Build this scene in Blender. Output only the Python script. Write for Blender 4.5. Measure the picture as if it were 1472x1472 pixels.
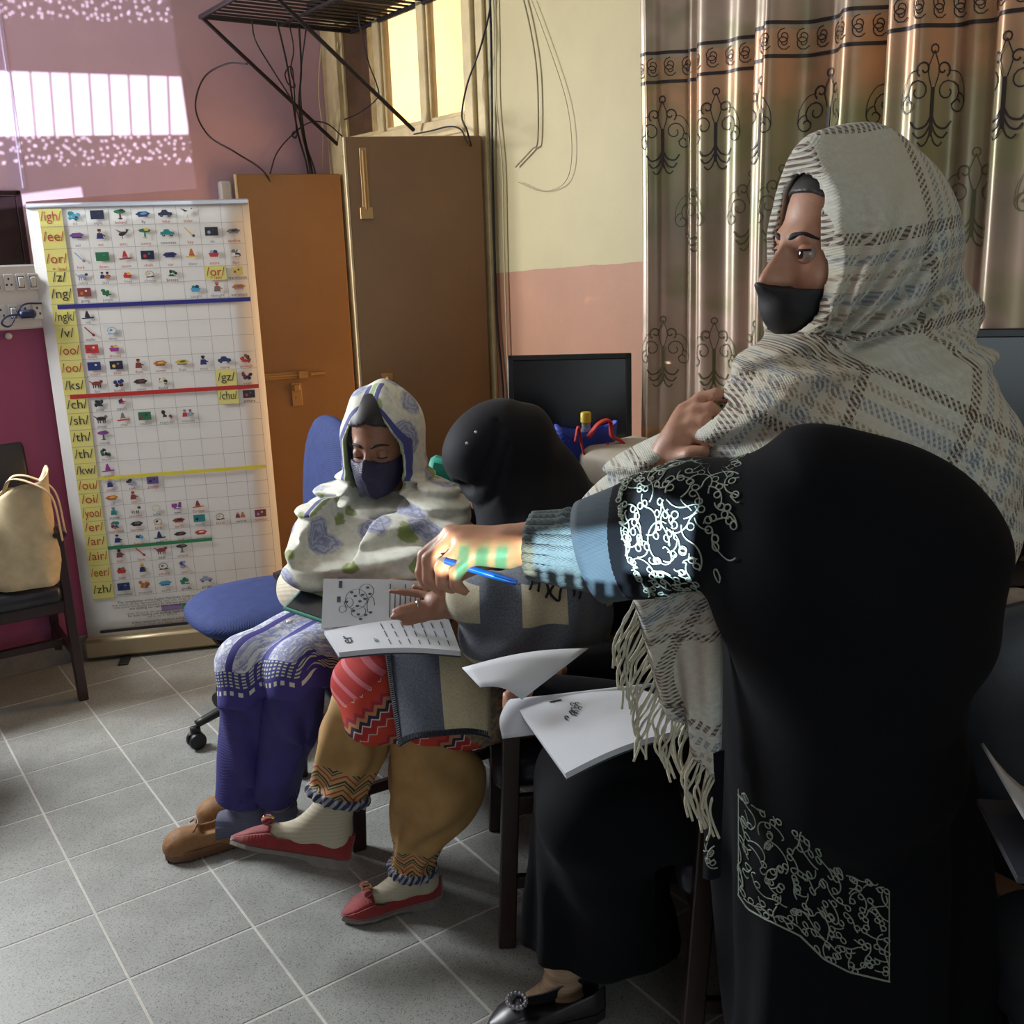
import bpy, math, random
import numpy as np
from mathutils import Vector, Matrix
from math import sin, cos, tan, pi, radians, degrees, atan2, sqrt, hypot
rng = random.Random(7)
scn = bpy.context.scene
for o in list(bpy.data.objects): bpy.data.objects.remove(o)
COL = scn.collection

# ------------------------------------------------------------------ camera
FPX = 1472.0; TH = radians(14.6); RO = radians(1.86); CAMH = 1.6
cF = np.array([0, cos(TH), -sin(TH)]); cU0 = np.array([0, sin(TH), cos(TH)]); cR0 = np.array([1., 0, 0])
cR = cR0*cos(RO) - cU0*sin(RO); cU = cU0*cos(RO) + cR0*sin(RO); cC = np.array([0, 0, CAMH])
cam = bpy.data.cameras.new('camera'); camo = bpy.data.objects.new('camera', cam); COL.objects.link(camo)
cam.sensor_fit = 'HORIZONTAL'; cam.sensor_width = 36.0; cam.lens = 36.0*FPX/1472.0; cam.clip_start = 0.05
camo.matrix_world = Matrix(((cR[0], cU[0], -cF[0], 0), (cR[1], cU[1], -cF[1], 0), (cR[2], cU[2], -cF[2], CAMH), (0, 0, 0, 1)))
scn.camera = camo

def at(x, y, d):
    return cC + d*(cF + cR*(x-736)/FPX - cU*(y-736)/FPX)
def onz(x, y, z):
    r = cF + cR*(x-736)/FPX - cU*(y-736)/FPX
    return cC + r*(z-CAMH)/r[2]
# room axes: a runs along the pink wall towards the door wall, b towards the pink wall
YW = radians(-35)
U1 = np.array([sin(YW), cos(YW), 0]); U2 = np.array([cos(YW), -sin(YW), 0]); ZZ = np.array([0, 0, 1.])
def W(a, b, z): return a*U2 + b*U1 + z*ZZ
RM = np.stack([U2, U1, ZZ], 1)          # room -> world rotation
AW, BW = 2.1, 4.28                       # door wall, pink wall
def ond(x, y, a=AW):
    r = cF + cR*(x-736)/FPX - cU*(y-736)/FPX
    return cC + r*(a/np.dot(r, U2))
def onp(x, y, b=BW):
    r = cF + cR*(x-736)/FPX - cU*(y-736)/FPX
    return cC + r*(b/np.dot(r, U1))

# ------------------------------------------------------------------ world, light, exposure
vs = scn.view_settings; vs.view_transform = 'Standard'; vs.look = 'None'; vs.gamma = 1.0; vs.exposure = -0.88; vs.use_curve_mapping = False
wd = bpy.data.worlds.new('world'); scn.world = wd; wd.use_nodes = True
wd.node_tree.nodes['Background'].inputs[0].default_value = (0.75, 0.85, 1.0, 1); wd.node_tree.nodes['Background'].inputs[1].default_value = 0.6

def look_rot(d, up=(0, 0, 1)):
    return Vector(d).to_track_quat('-Z', 'Y').to_euler()
def area(name, loc, d, sx, sy, power, col, spread=180):
    l = bpy.data.lights.new(name, 'AREA'); l.shape = 'RECTANGLE'; l.size = sx; l.size_y = sy; l.energy = power; l.color = col; l.spread = radians(spread)
    o = bpy.data.objects.new(name, l); COL.objects.link(o); o.location = Vector(loc); o.rotation_euler = look_rot(d); return o
# daylight entering through the window of the pink wall, left of the picture
area('window_daylight', W(-0.20, BW+0.12, 1.95), -U1*1.0 + U2*0.55 - ZZ*0.35, 0.7, 1.0, 260, (0.93, 0.97, 1.0))
# fill light added behind the camera; its window opening is invented
area('rear_fill', W(-1.2, -2.9, 1.7), U1 + U2*0.12 - ZZ*0.05, 2.6, 1.3, 52, (0.80, 0.95, 1.0))
# low sun-warmed light in the passage outside the door
area('passage_lamp', W(2.45, 6.3, 2.7), U2 - U1*0.25, 0.7, 0.7, 95, (1.0, 0.74, 0.34))
area('passage_door_light', W(3.2, 3.25, 1.0), -U2 + U1*0.6, 0.6, 1.4, 40, (1.0, 0.55, 0.20))
# projector on its stand right of the camera
PROJ = np.array([-0.38, 0.12, 1.02]); PAIM = np.array([-0.30, 2.60, 1.45])
sp = bpy.data.lights.new('projector_beam', 'SPOT'); sp.energy = 1300; sp.color = (0.93, 0.95, 1.0); sp.spot_size = radians(76); sp.spot_blend = 0.0; sp.shadow_soft_size = 0.006
spo = bpy.data.objects.new('projector_beam', sp); COL.objects.link(spo); spo.location = PROJ; spo.rotation_euler = look_rot(PAIM-PROJ)

# ------------------------------------------------------------------ node helpers
class NT:
    def __init__(s, tree): s.t = tree
    def n(s, typ, **kw):
        x = s.t.nodes.new(typ)
        for k, v in kw.items(): setattr(x, k, v)
        return x
    def put(s, sock, v):
        if v is None: return
        if hasattr(v, 'is_output'): s.t.links.new(v, sock)
        else:
            if isinstance(v, (tuple, list)) and len(v) == 3 and sock.type == 'RGBA': v = (*v, 1)
            sock.default_value = v
    def m(s, op, a, b=None, c=None):
        x = s.n('ShaderNodeMath', operation=op)
        for i, v in enumerate((a, b, c)): s.put(x.inputs[i], v)
        return x.outputs[0]
    def mix(s, f, a, b, mode='MIX'):
        x = s.n('ShaderNodeMix', data_type='RGBA', blend_type=mode); s.put(x.inputs[0], f); s.put(x.inputs[6], a); s.put(x.inputs[7], b); return x.outputs[2]
    def noise(s, vec, scale, detail=3, rough=.5, out=0):
        x = s.n('ShaderNodeTexNoise'); s.put(x.inputs['Vector'], vec); x.inputs['Scale'].default_value = scale; x.inputs['Detail'].default_value = detail; x.inputs['Roughness'].default_value = rough; return x.outputs[out]
    def vor(s, vec, scale, feature='F1', rnd=1.0, out='Distance', dim='3D'):
        x = s.n('ShaderNodeTexVoronoi', feature=feature, voronoi_dimensions=dim); s.put(x.inputs['Vector'], vec); x.inputs['Scale'].default_value = scale; x.inputs['Randomness'].default_value = rnd; return x.outputs[out]
    def ramp(s, f, stops, interp='LINEAR'):
        x = s.n('ShaderNodeValToRGB'); s.put(x.inputs[0], f); r = x.color_ramp; r.interpolation = interp
        while len(r.elements) < len(stops): r.elements.new(0.5)
        for e, (p, c) in zip(r.elements, stops):
            e.position = p; e.color = (*c, 1) if len(c) == 3 else c
        return x.outputs[0]
    def obj(s): return s.n('ShaderNodeTexCoord').outputs['Object']
    def attr(s, name): x = s.n('ShaderNodeAttribute'); x.attribute_name = name; return x
    def xyz(s, v): x = s.n('ShaderNodeSeparateXYZ'); s.put(x.inputs[0], v); return x.outputs
    def comb(s, a, b, c=0.0):
        x = s.n('ShaderNodeCombineXYZ')
        for i, v in enumerate((a, b, c)): s.put(x.inputs[i], v)
        return x.outputs[0]
    def vadd(s, a, b, op='ADD'):
        x = s.n('ShaderNodeVectorMath', operation=op); s.put(x.inputs[0], a); s.put(x.inputs[1], b); return x.outputs[0]
    def bump(s, h, strength=.3, dist=.01):
        x = s.n('ShaderNodeBump'); s.put(x.inputs['Height'], h); x.inputs['Strength'].default_value = strength; x.inputs['Distance'].default_value = dist; return x.outputs[0]
def srgb(r, g, b):
    f = lambda c: (c/255/12.92) if c/255 <= .04045 else ((c/255+.055)/1.055)**2.4
    return (f(r), f(g), f(b))
# picture thrown by the projector: a pale slide with a barred table, lines of text and tinted blocks
def slide():
    sp.use_nodes = True; t = NT(sp.node_tree); em = sp.node_tree.nodes['Emission']
    n = t.n('ShaderNodeTexCoord').outputs['Normal']; x = t.xyz(n); sx = t.m('DIVIDE', x[0], t.m('MULTIPLY', x[2], -1.)); sy = t.m('DIVIDE', x[1], t.m('MULTIPLY', x[2], -1.))
    AND = lambda *a: a[0] if len(a) == 1 else t.m('MULTIPLY', a[0], AND(*a[1:]))
    gt = lambda a, b: t.m('GREATER_THAN', a, b); lt = lambda a, b: t.m('LESS_THAN', a, b)
    box = lambda x0, x1, y0, y1: AND(gt(sx, x0), lt(sx, x1), gt(sy, y0), lt(sy, y1))
    left = t.m('SUBTRACT', -.231, sx)                      # distance left of the slide's right border
    top = t.m('ADD', .121, t.m('MULTIPLY', left, .154)); bot = t.m('ADD', .073, t.m('MULTIPLY', left, .114)); inn = gt(left, 0.)
    bars = gt(t.m('ABSOLUTE', t.m('SUBTRACT', t.m('FRACT', t.m('DIVIDE', t.m('ADD', left, t.m('MULTIPLY', sy, .12)), .0172)), .5)), .055)
    table = AND(inn, lt(sy, top), gt(sy, bot), bars)
    vec = t.comb(t.m('MULTIPLY', sx, 1.), sy); sp_ = lt(t.vor(vec, 175, rnd=1.0, dim='2D'), .17)
    txt = AND(inn, sp_, t.m('MAXIMUM', AND(lt(sy, bot), gt(sy, t.m('SUBTRACT', bot, .026))), AND(gt(sy, t.m('ADD', top, .043)), lt(sy, t.m('ADD', top, .09)))))
    stripe = AND(lt(sx, -.335), gt(sy, .030), lt(sy, .040))
    wash = AND(inn, gt(sy, .012), lt(sy, .30))
    wall = t.m('ADD', t.m('ADD', t.m('MULTIPLY', table, 3.6), t.m('MULTIPLY', txt, 3.5)), t.m('ADD', t.m('MULTIPLY', stripe, 2.), t.m('MULTIPLY', wash, .17)))
    lines = gt(t.m('ABSOLUTE', t.m('SUBTRACT', t.m('FRACT', t.m('DIVIDE', t.m('ADD', sx, t.m('MULTIPLY', sy, -.1)), .021)), .5)), .09)
    patch = t.m('MULTIPLY', box(.402, .482, -.048, .034), 1.2); plain = t.m('MULTIPLY', AND(box(.285, .402, -.066, .02), lt(sy, t.m('ADD', -.032, t.m('MULTIPLY', t.m('SUBTRACT', sx, .285), .30)))), .5)
    low = t.m('MULTIPLY', AND(box(.285, .45, -.088, -.066), lt(lines, .5)), .6)
    arm = t.m('ADD', t.m('ADD', patch, plain), low)
    hand = t.m('MULTIPLY', box(.165, .285, -.079, -.042), .42)
    hc = t.mix(AND(box(.195, .262, -.085, -.045), lines), (1., .88, .62), (.10, .72, .52))
    c = t.mix(1.0, t.mix(1.0, t.mix(1.0, (.0, .0, .0), t.mix(1.0, (.80, .93, 1.0), wall, 'MULTIPLY'), 'ADD'), t.mix(1.0, (.72, .92, 1.0), arm, 'MULTIPLY'), 'ADD'), t.mix(1.0, hc, hand, 'MULTIPLY'), 'ADD')
    t.put(em.inputs['Color'], c); em.inputs['Strength'].default_value = 1.0
slide()
MATS = {}
def mat(name, col=(.5, .5, .5), rough=.6, metal=0.0, fn=None, spec=.5, **kw):
    if name in MATS: return MATS[name]
    m = bpy.data.materials.new(name); m.use_nodes = True; b = m.node_tree.nodes['Principled BSDF']
    b.inputs['Base Color'].default_value = (*col, 1); b.inputs['Roughness'].default_value = rough; b.inputs['Metallic'].default_value = metal
    b.inputs['Specular IOR Level'].default_value = spec
    for k, v in kw.items(): b.inputs[k.replace('_', ' ')].default_value = v
    if fn:
        t = NT(m.node_tree); r = fn(t)
        if isinstance(r, dict):
            for k, v in r.items(): t.put(b.inputs[k], v)
        else: t.put(b.inputs['Base Color'], r)
    MATS[name] = m; return m
def speckled(col, amt=.12, scale=40, bumpy=0.0, scale2=3):
    def fn(t):
        o = t.obj(); a = t.noise(o, scale, 4, .6); b = t.noise(o, scale2, 3)
        f = t.m('ADD', t.m('MULTIPLY', a, .5), t.m('MULTIPLY', b, .5))
        d = tuple(max(0, c*(1-amt*2)) for c in col); l = tuple(min(1, c*(1+amt*2)) for c in col)
        r = {'Base Color': t.ramp(f, [(.3, d), (.7, l)])}
        if bumpy: r['Normal'] = t.bump(a, bumpy, .004)
        return r
    return fn
def weave(col, amt=.2, scale=500, bumpy=.25):
    def fn(t):
        o = t.obj(); x = t.xyz(o)
        w = t.m('MULTIPLY', t.m('SINE', t.m('MULTIPLY', t.m('ADD', x[0], x[1]), scale)), t.m('SINE', t.m('MULTIPLY', x[2], scale)))
        n = t.noise(o, 25, 4)
        d = tuple(c*(1-amt) for c in col); l = tuple(min(1, c*(1+amt)) for c in col)
        return {'Base Color': t.ramp(n, [(.3, d), (.7, l)]), 'Normal': t.bump(t.m('ADD', w, t.m('MULTIPLY', n, 3)), bumpy, .002)}
    return fn

# ------------------------------------------------------------------ objects
def nrm(v): v = np.asarray(v, float); return v/max(1e-9, np.linalg.norm(v))
def tag(o, label=None, cat=None, group=None, kind=None):
    for k, v in (('label', label), ('category', cat), ('group', group), ('kind', kind)):
        if v: o[k] = v
    return o
BASE = {}
def empty(name, loc, label=None, cat=None, group=None):
    o = bpy.data.objects.new(name, None); COL.objects.link(o); o.location = Vector(loc); o.empty_display_size = .05; BASE[o.name] = np.array(loc, float)
    return tag(o, label, cat, group)
def mk(name, V, Fc, mats, parent=None, mi=None, smooth=True, attrs=None, cols=None, base=None):
    V = np.asarray(V, float).reshape(-1, 3)
    if base is None:
        if parent is not None: base = BASE[parent.name]
        else: base = np.array([(V[:, 0].min()+V[:, 0].max())/2, (V[:, 1].min()+V[:, 1].max())/2, V[:, 2].min()])
    me = bpy.data.meshes.new(name)
    me.from_pydata((V-base).tolist(), [], [list(map(int, f)) for f in Fc] if not isinstance(Fc, np.ndarray) else Fc.tolist())
    if not isinstance(mats, (list, tuple)): mats = [mats]
    for m in mats: me.materials.append(m)
    if mi is not None: me.polygons.foreach_set('material_index', np.asarray(mi, np.int32))
    me.polygons.foreach_set('use_smooth', [smooth]*len(me.polygons))
    if attrs:
        for k, a in attrs.items():
            at_ = me.attributes.new(k, 'FLOAT_VECTOR', 'POINT'); at_.data.foreach_set('vector', np.asarray(a, np.float32).ravel())
    if cols is not None:
        ca = me.color_attributes.new('col', 'FLOAT_COLOR', 'POINT'); ca.data.foreach_set('color', np.asarray(cols, np.float32).ravel())
    me.update()
    o = bpy.data.objects.new(name, me); COL.objects.link(o)
    if parent is not None:
        o.parent = parent; BASE[o.name] = base
    else:
        o.location = Vector(base); BASE[o.name] = base
    return o

_BOXF = None
def chamfer_box(h, c):
    h = np.asarray(h, float); c = min(c, .45*h.min()*1.0)
    if c <= 0:
        V = np.array([[sx*h[0], sy*h[1], sz*h[2]] for sx in (-1, 1) for sy in (-1, 1) for sz in (-1, 1)])
        return V, [(0, 1, 3, 2), (4, 6, 7, 5), (0, 4, 5, 1), (2, 3, 7, 6), (0, 2, 6, 4), (1, 5, 7, 3)]
    V = []; idx = {}
    for sx in (-1, 1):
        for sy in (-1, 1):
            for sz in (-1, 1):
                for ax in range(3):
                    p = [sx*(h[0]-c), sy*(h[1]-c), sz*(h[2]-c)]; p[ax] = (sx, sy, sz)[ax]*h[ax]
                    idx[(sx, sy, sz, ax)] = len(V); V.append(p)
    F = []
    V = np.array(V)
    def add(q):
        pts = V[list(q)]; n = np.cross(pts[1]-pts[0], pts[2]-pts[0])
        F.append(tuple(q) if np.dot(n, pts.mean(0)) > 0 else tuple(reversed(q)))
    for ax in range(3):
        b, d = [(1, 2), (2, 0), (0, 1)][ax]
        for s in (-1, 1):
            q = []
            for (p, r) in ((-1, -1), (1, -1), (1, 1), (-1, 1)):
                k = [0, 0, 0]; k[ax] = s; k[b] = p; k[d] = r; q.append(idx[(*k, ax)])
            add(q)
        for p in (-1, 1):
            for r in (-1, 1):
                k0 = [0, 0, 0]; k0[b] = p; k0[d] = r; k1 = list(k0); k0[ax] = -1; k1[ax] = 1
                add([idx[(*k0, b)], idx[(*k1, b)], idx[(*k1, d)], idx[(*k0, d)]])
    for sx in (-1, 1):
        for sy in (-1, 1):
            for sz in (-1, 1): add([idx[(sx, sy, sz, i)] for i in range(3)])
    return V, F
def frame(z, up=(0, 0, 1)):
    z = nrm(z); x = np.cross(up, z)
    if np.linalg.norm(x) < 1e-4: x = np.cross((1, 0, 0), z)
    x = nrm(x); y = np.cross(z, x); return np.stack([x, y, z], 1)
class MB:
    def __init__(s): s.V = []; s.F = []; s.M = []; s.C = []; s.n = 0
    def add(s, V, F, mi=0, col=None):
        V = np.asarray(V, float).reshape(-1, 3); s.V.append(V); s.F += [tuple(int(i)+s.n for i in f) for f in F]; s.M += [mi]*len(F); s.n += len(V)
        s.C.append(np.tile(np.array([*(col or (1, 1, 1)), 1.0]), (len(V), 1))); return s
    def box(s, c, half, R=None, bev=.003, mi=0, col=None):
        V, F = chamfer_box(half, bev)
        if R is not None: V = V @ np.asarray(R).T
        return s.add(V+np.asarray(c), F, mi, col)
    def rbox(s, a0, a1, b0, b1, z0, z1, bev=.003, mi=0, col=None):   # room-aligned box
        return s.box(W((a0+a1)/2, (b0+b1)/2, (z0+z1)/2), (abs(a1-a0)/2, abs(b1-b0)/2, abs(z1-z0)/2), RM, bev, mi, col)
    def bar(s, p, q, w, h, up=(0, 0, 1), bev=.003, mi=0, col=None):
        p = np.asarray(p, float); q = np.asarray(q, float); L = np.linalg.norm(q-p); R = frame(q-p, up)
        return s.box((p+q)/2, (w/2, h/2, L/2), R, bev, mi, col)
    def tube(s, pts, r, n=8, mi=0, col=None, cap=True, flat=1.0):
        pts = np.asarray(pts, float); k = len(pts); r = np.broadcast_to(np.asarray(r, float), (k,))
        T = np.gradient(pts, axis=0); T /= np.maximum(1e-9, np.linalg.norm(T, axis=1))[:, None]
        x = np.cross((0, 0, 1), T[0]); x = nrm(x) if np.linalg.norm(x) > 1e-3 else np.array([1., 0, 0])
        V = []
        for i in range(k):
            x = nrm(x - np.dot(x, T[i])*T[i]); y = np.cross(T[i], x)
            for j in range(n):
                a = 2*pi*j/n; V.append(pts[i]+r[i]*(cos(a)*x+flat*sin(a)*y))
        F = [(i*n+j, i*n+(j+1) % n, (i+1)*n+(j+1) % n, (i+1)*n+j) for i in range(k-1) for j in range(n)]
        if cap: F += [tuple(reversed(range(n))), tuple(range((k-1)*n, k*n))]
        return s.add(V, F, mi, col)
    def lathe(s, prof, c, R=None, n=20, mi=0, col=None):
        V = []; k = len(prof)
        for (r, z) in prof:
            for j in range(n): V.append((r*cos(2*pi*j/n), r*sin(2*pi*j/n), z))
        V = np.array(V)
        if R is not None: V = V @ np.asarray(R).T
        F = [(i*n+j, i*n+(j+1) % n, (i+1)*n+(j+1) % n, (i+1)*n+j) for i in range(k-1) for j in range(n)]
        F += [tuple(reversed(range(n))), tuple(range((k-1)*n, k*n))]
        return s.add(V+np.asarray(c), F, mi, col)
    def ell(s, c, rad, R=None, n=14, mi=0, col=None):
        prof = [(max(1e-4, sin(pi*i/(n//2+1))), -cos(pi*i/(n//2+1))) for i in range(n//2+2)]
        V = np.array([(r*cos(2*pi*j/n)*rad[0], r*sin(2*pi*j/n)*rad[1], z*rad[2]) for r, z in prof for j in range(n)])
        if R is not None: V = V @ np.asarray(R).T
        F = [(i*n+j, i*n+(j+1) % n, (i+1)*n+(j+1) % n, (i+1)*n+j) for i in range(len(prof)-1) for j in range(n)]
        return s.add(V+np.asarray(c), F, mi, col)
    def grid(s, P, closed=False, mi=0, col=None):
        P = np.asarray(P, float); m, n = P.shape[:2]; nn = n if closed else n-1
        F = [(i*n+j, i*n+(j+1) % n, (i+1)*n+(j+1) % n, (i+1)*n+j) for i in range(m-1) for j in range(nn)]
        return s.add(P.reshape(-1, 3), F, mi, col)
    def poly(s, pts, mi=0, col=None): return s.add(pts, [tuple(range(len(pts)))], mi, col)
    def build(s, name, mats, parent=None, smooth=False, cols=False, base=None, attrs=None):
        return mk(name, np.concatenate(s.V), s.F, mats, parent, s.M, smooth, attrs, np.concatenate(s.C) if cols else None, base)
def autosmooth(o, ang=40):
    me = o.data; me.polygons.foreach_set('use_smooth', [True]*len(me.polygons)); me.set_sharp_from_angle(angle=radians(ang)); return o
def solidify(o, t, off=0.0):
    m = o.modifiers.new('thickness', 'SOLIDIFY'); m.thickness = t; m.offset = off; return o
def spline(pts, n=12):
    P = np.asarray(pts, float); P = np.vstack([2*P[0]-P[1], P, 2*P[-1]-P[-2]]); out = []
    for i in range(1, len(P)-2):
        for k in range(n):
            t = k/n; out.append(.5*((2*P[i])+(-P[i-1]+P[i+1])*t+(2*P[i-1]-5*P[i]+4*P[i+1]-P[i+2])*t*t+(-P[i-1]+3*P[i]-3*P[i+1]+P[i+2])*t**3))
    out.append(P[-2]); return np.array(out)

# ------------------------------------------------------------------ implicit surfaces (bodies and draped cloth)
def rcone(a, b, r1, r2):
    a = np.asarray(a, float); b = np.asarray(b, float); d = b-a; L2 = max(1e-9, d@d)
    def f(P):
        t = np.clip(((P-a)@d)/L2, 0, 1); return np.linalg.norm(P-a-t[:, None]*d, axis=1)-(r1+(r2-r1)*t)
    return f
def elli(c, r, R=None):
    c = np.asarray(c, float); r = np.asarray(r, float)
    def f(P):
        q = P-c
        if R is not None: q = q@R
        k0 = np.linalg.norm(q/r, axis=1); k1 = np.linalg.norm(q/(r*r), axis=1); return k0*(k0-1)/np.maximum(k1, 1e-6)
    return f
def rboxs(c, h, rad, R=None):
    c = np.asarray(c, float); h = np.asarray(h, float)
    def f(P):
        q = P-c
        if R is not None: q = q@R
        q = np.abs(q)-h+rad; return np.linalg.norm(np.maximum(q, 0), axis=1)+np.minimum(q.max(1), 0)-rad
    return f
def smin(a, b, k):
    if k <= 0: return np.minimum(a, b)
    h = np.clip(.5+.5*(b-a)/k, 0, 1); return b*(1-h)+a*h-k*h*(1-h)
def smax(a, b, k): return -smin(-a, -b, k)
def uni(fs, k=.02):
    L = [(g if isinstance(g, tuple) else (g, k)) for g in fs]
    def f(P):
        use = L
        if len(P) > 64 and len(L) > 2:          # drop shapes that cannot matter for a compact cluster of points
            c = (P.min(0)+P.max(0))/2; R = np.linalg.norm(P.max(0)-P.min(0))/2
            if R < .25:
                v0 = np.array([g(c[None])[0] for g, _ in L]); lim = v0.min()+2.3*R+.09; use = [x for x, v in zip(L, v0) if v < lim]
        d = None
        for g, kk in use:
            v = g(P); d = v if d is None else smin(d, v, kk)
        return d
    return f
def chain(pts, rs):
    return [rcone(pts[i], pts[i+1], rs[i], rs[i+1]) for i in range(len(pts)-1)]
def wob(P, s, seed=0):
    r = np.random.RandomState(seed); o = np.zeros(len(P))
    for i in range(5):
        k = r.normal(size=3); k = k/np.linalg.norm(k)*s*(.6+.8*r.rand()); o += np.sin(P@k+r.rand()*6.28)
    return o/3.0
def mesh_sdf(f, lo, hi, h, relax=2):
    lo = np.asarray(lo, float); hi = np.asarray(hi, float); B = 4
    nb = np.ceil((hi-lo)/(h*B)).astype(int)+1; n = nb*B+1
    ax = [lo[i]+h*B*(np.arange(nb[i])+.5) for i in range(3)]
    Cn = np.stack(np.meshgrid(*ax, indexing='ij'), -1).reshape(-1, 3)
    dc = f(Cn).reshape(nb); act = np.abs(dc) < h*B*1.35+.006
    D = np.repeat(np.repeat(np.repeat(np.where(dc > 0, 1., -1.), B, 0), B, 1), B, 2)
    D = np.pad(D, ((0, 1),)*3, mode='edge')
    pm = np.zeros(n, bool); bi = np.argwhere(act)
    for dx in range(B+1):
        for dy in range(B+1):
            for dz in range(B+1): pm[bi[:, 0]*B+dx, bi[:, 1]*B+dy, bi[:, 2]*B+dz] = True
    I = np.argwhere(pm); sb = np.maximum(1, int(.10/h)); key = (I[:, 0]//sb)*1000000+(I[:, 1]//sb)*1000+I[:, 2]//sb
    od = np.argsort(key, kind='stable'); I = I[od]; key = key[od]; cut = np.flatnonzero(np.diff(key))+1; val = np.empty(len(I))
    for a_, b_ in zip(np.r_[0, cut], np.r_[cut, len(I)]): val[a_:b_] = f(lo+I[a_:b_]*h)
    D[I[:, 0], I[:, 1], I[:, 2]] = val
    S = D < 0
    c = np.zeros(n-1, np.int8)
    for dx in (0, 1):
        for dy in (0, 1):
            for dz in (0, 1): c += S[dx:n[0]-1+dx, dy:n[1]-1+dy, dz:n[2]-1+dz]
    cell = (c > 0) & (c < 8); ci = np.argwhere(cell); idx = -np.ones(n-1, np.int64); idx[cell] = np.arange(len(ci))
    acc = np.zeros((len(ci), 3)); cnt = np.zeros(len(ci))
    cor = [(x, y, z) for x in (0, 1) for y in (0, 1) for z in (0, 1)]
    for i, p in enumerate(cor):
        for q in cor[i+1:]:
            if sum(abs(p[k]-q[k]) for k in range(3)) != 1: continue
            d0 = D[ci[:, 0]+p[0], ci[:, 1]+p[1], ci[:, 2]+p[2]]; d1 = D[ci[:, 0]+q[0], ci[:, 1]+q[1], ci[:, 2]+q[2]]
            m = (d0 < 0) != (d1 < 0); t = np.where(m, d0/np.where(m, d0-d1, 1), 0)
            pt = np.array(p)+t[:, None]*(np.array(q)-np.array(p)); acc[m] += pt[m]; cnt[m] += 1
    V = lo+h*(ci+acc/cnt[:, None])
    Q = []
    for a in range(3):
        b, d = (a+1) % 3, (a+2) % 3
        sl0 = [slice(None)]*3; sl1 = [slice(None)]*3; sl0[a] = slice(0, -1); sl1[a] = slice(1, None)
        ch = S[tuple(sl0)] != S[tuple(sl1)]; e = np.argwhere(ch)
        e = e[(e[:, b] > 0) & (e[:, d] > 0) & (e[:, b] < n[b]-1) & (e[:, d] < n[d]-1)]
        ins = S[e[:, 0], e[:, 1], e[:, 2]]
        def g(ob, od):
            k = e.copy(); k[:, b] += ob; k[:, d] += od; return idx[k[:, 0], k[:, 1], k[:, 2]]
        q = np.stack([g(-1, -1), g(0, -1), g(0, 0), g(-1, 0)], 1)
        q[~ins] = q[~ins][:, ::-1]; Q.append(q)
    Q = np.concatenate(Q); Q = Q[(Q >= 0).all(1)]
    for _ in range(relax):      # light tangential smoothing
        s = np.zeros_like(V); k = np.zeros(len(V))
        for i in range(4):
            for j in ((i+1) % 4, (i+3) % 4): np.add.at(s, Q[:, i], V[Q[:, j]]); np.add.at(k, Q[:, i], 1)
        V = V*.5+.5*s/np.maximum(k, 1)[:, None]
    return V, Q
def sdf_obj(name, f, lo, hi, h, m, parent, attrs=None, mi=None, cull=None, relax=2):
    V, Q = mesh_sdf(f, lo, hi, h, relax)
    if cull is not None:
        keep = ~cull(V[Q].mean(1)); Q = Q[keep]; u, inv = np.unique(Q, return_inverse=True); V = V[u]; Q = inv.reshape(Q.shape)
    a = {k: g(V) for k, g in attrs.items()} if attrs else None
    return mk(name, V, Q, m, parent, mi(V[Q].mean(1)) if mi else None, True, a)

# ------------------------------------------------------------------ text as meshes
_TX = {}
def text_geo(s):
    if s in _TX: return _TX[s]
    cu = bpy.data.curves.new('t', 'FONT'); cu.body = s; cu.size = 1.0; cu.align_x = 'CENTER'; cu.align_y = 'CENTER'; cu.resolution_u = 3
    ob = bpy.data.objects.new('t', cu); COL.objects.link(ob); dg = bpy.context.evaluated_depsgraph_get(); dg.update()
    me = ob.evaluated_get(dg).to_mesh(); V = np.array([v.co[:] for v in me.vertices]).reshape(-1, 3); F = [tuple(p.vertices) for p in me.polygons]
    ob.evaluated_get(dg).to_mesh_clear(); bpy.data.objects.remove(ob); bpy.data.curves.remove(cu)
    _TX[s] = (V, F); return V, F
# ================================================================== THE ROOM
def tile_mat(t):
    o = t.obj(); a = t.noise(o, 260, 2, .7); b = t.noise(o, 7, 4, .6); c = t.vor(o, 120)
    base = t.ramp(b, [(.25, srgb(134, 136, 132)), (.75, srgb(158, 159, 154))])
    k = t.mix(t.ramp(a, [(.36, (1, 1, 1)), (.44, (0, 0, 0))]), base, srgb(96, 96, 93))
    k = t.mix(t.ramp(c, [(.06, (1, 1, 1)), (.14, (0, 0, 0))]), k, srgb(190, 190, 184))
    return {'Base Color': k, 'Normal': t.bump(a, .08, .002), 'Roughness': t.m('ADD', t.m('MULTIPLY', b, .2), .42)}
M_tile = mat('floor_tile', fn=tile_mat, rough=.5)
M_grout = mat('grout', srgb(176, 172, 162), .9, fn=speckled(srgb(190, 187, 180), .1, 60))
A0, A1, B0, B1 = -3.6, AW, -3.0, BW
floor = mk('floor', [W(A0, B0, -.02), W(A1+1.6, B0, -.02), W(A1+1.6, B1, -.02), W(A0, B1, -.02), W(A0, B0, -.0006), W(A1+1.6, B0, -.0006), W(A1+1.6, B1, -.0006), W(A0, B1, -.0006)],
    [(3, 2, 1, 0), (4, 5, 6, 7), (0, 1, 5, 4), (1, 2, 6, 5), (2, 3, 7, 6), (3, 0, 4, 7)], M_grout, smooth=False, base=np.zeros(3)); tag(floor, kind='structure')
TS = .30; tV, tF = chamfer_box((TS/2-.0030, TS/2-.0030, .005), .0012)
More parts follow.
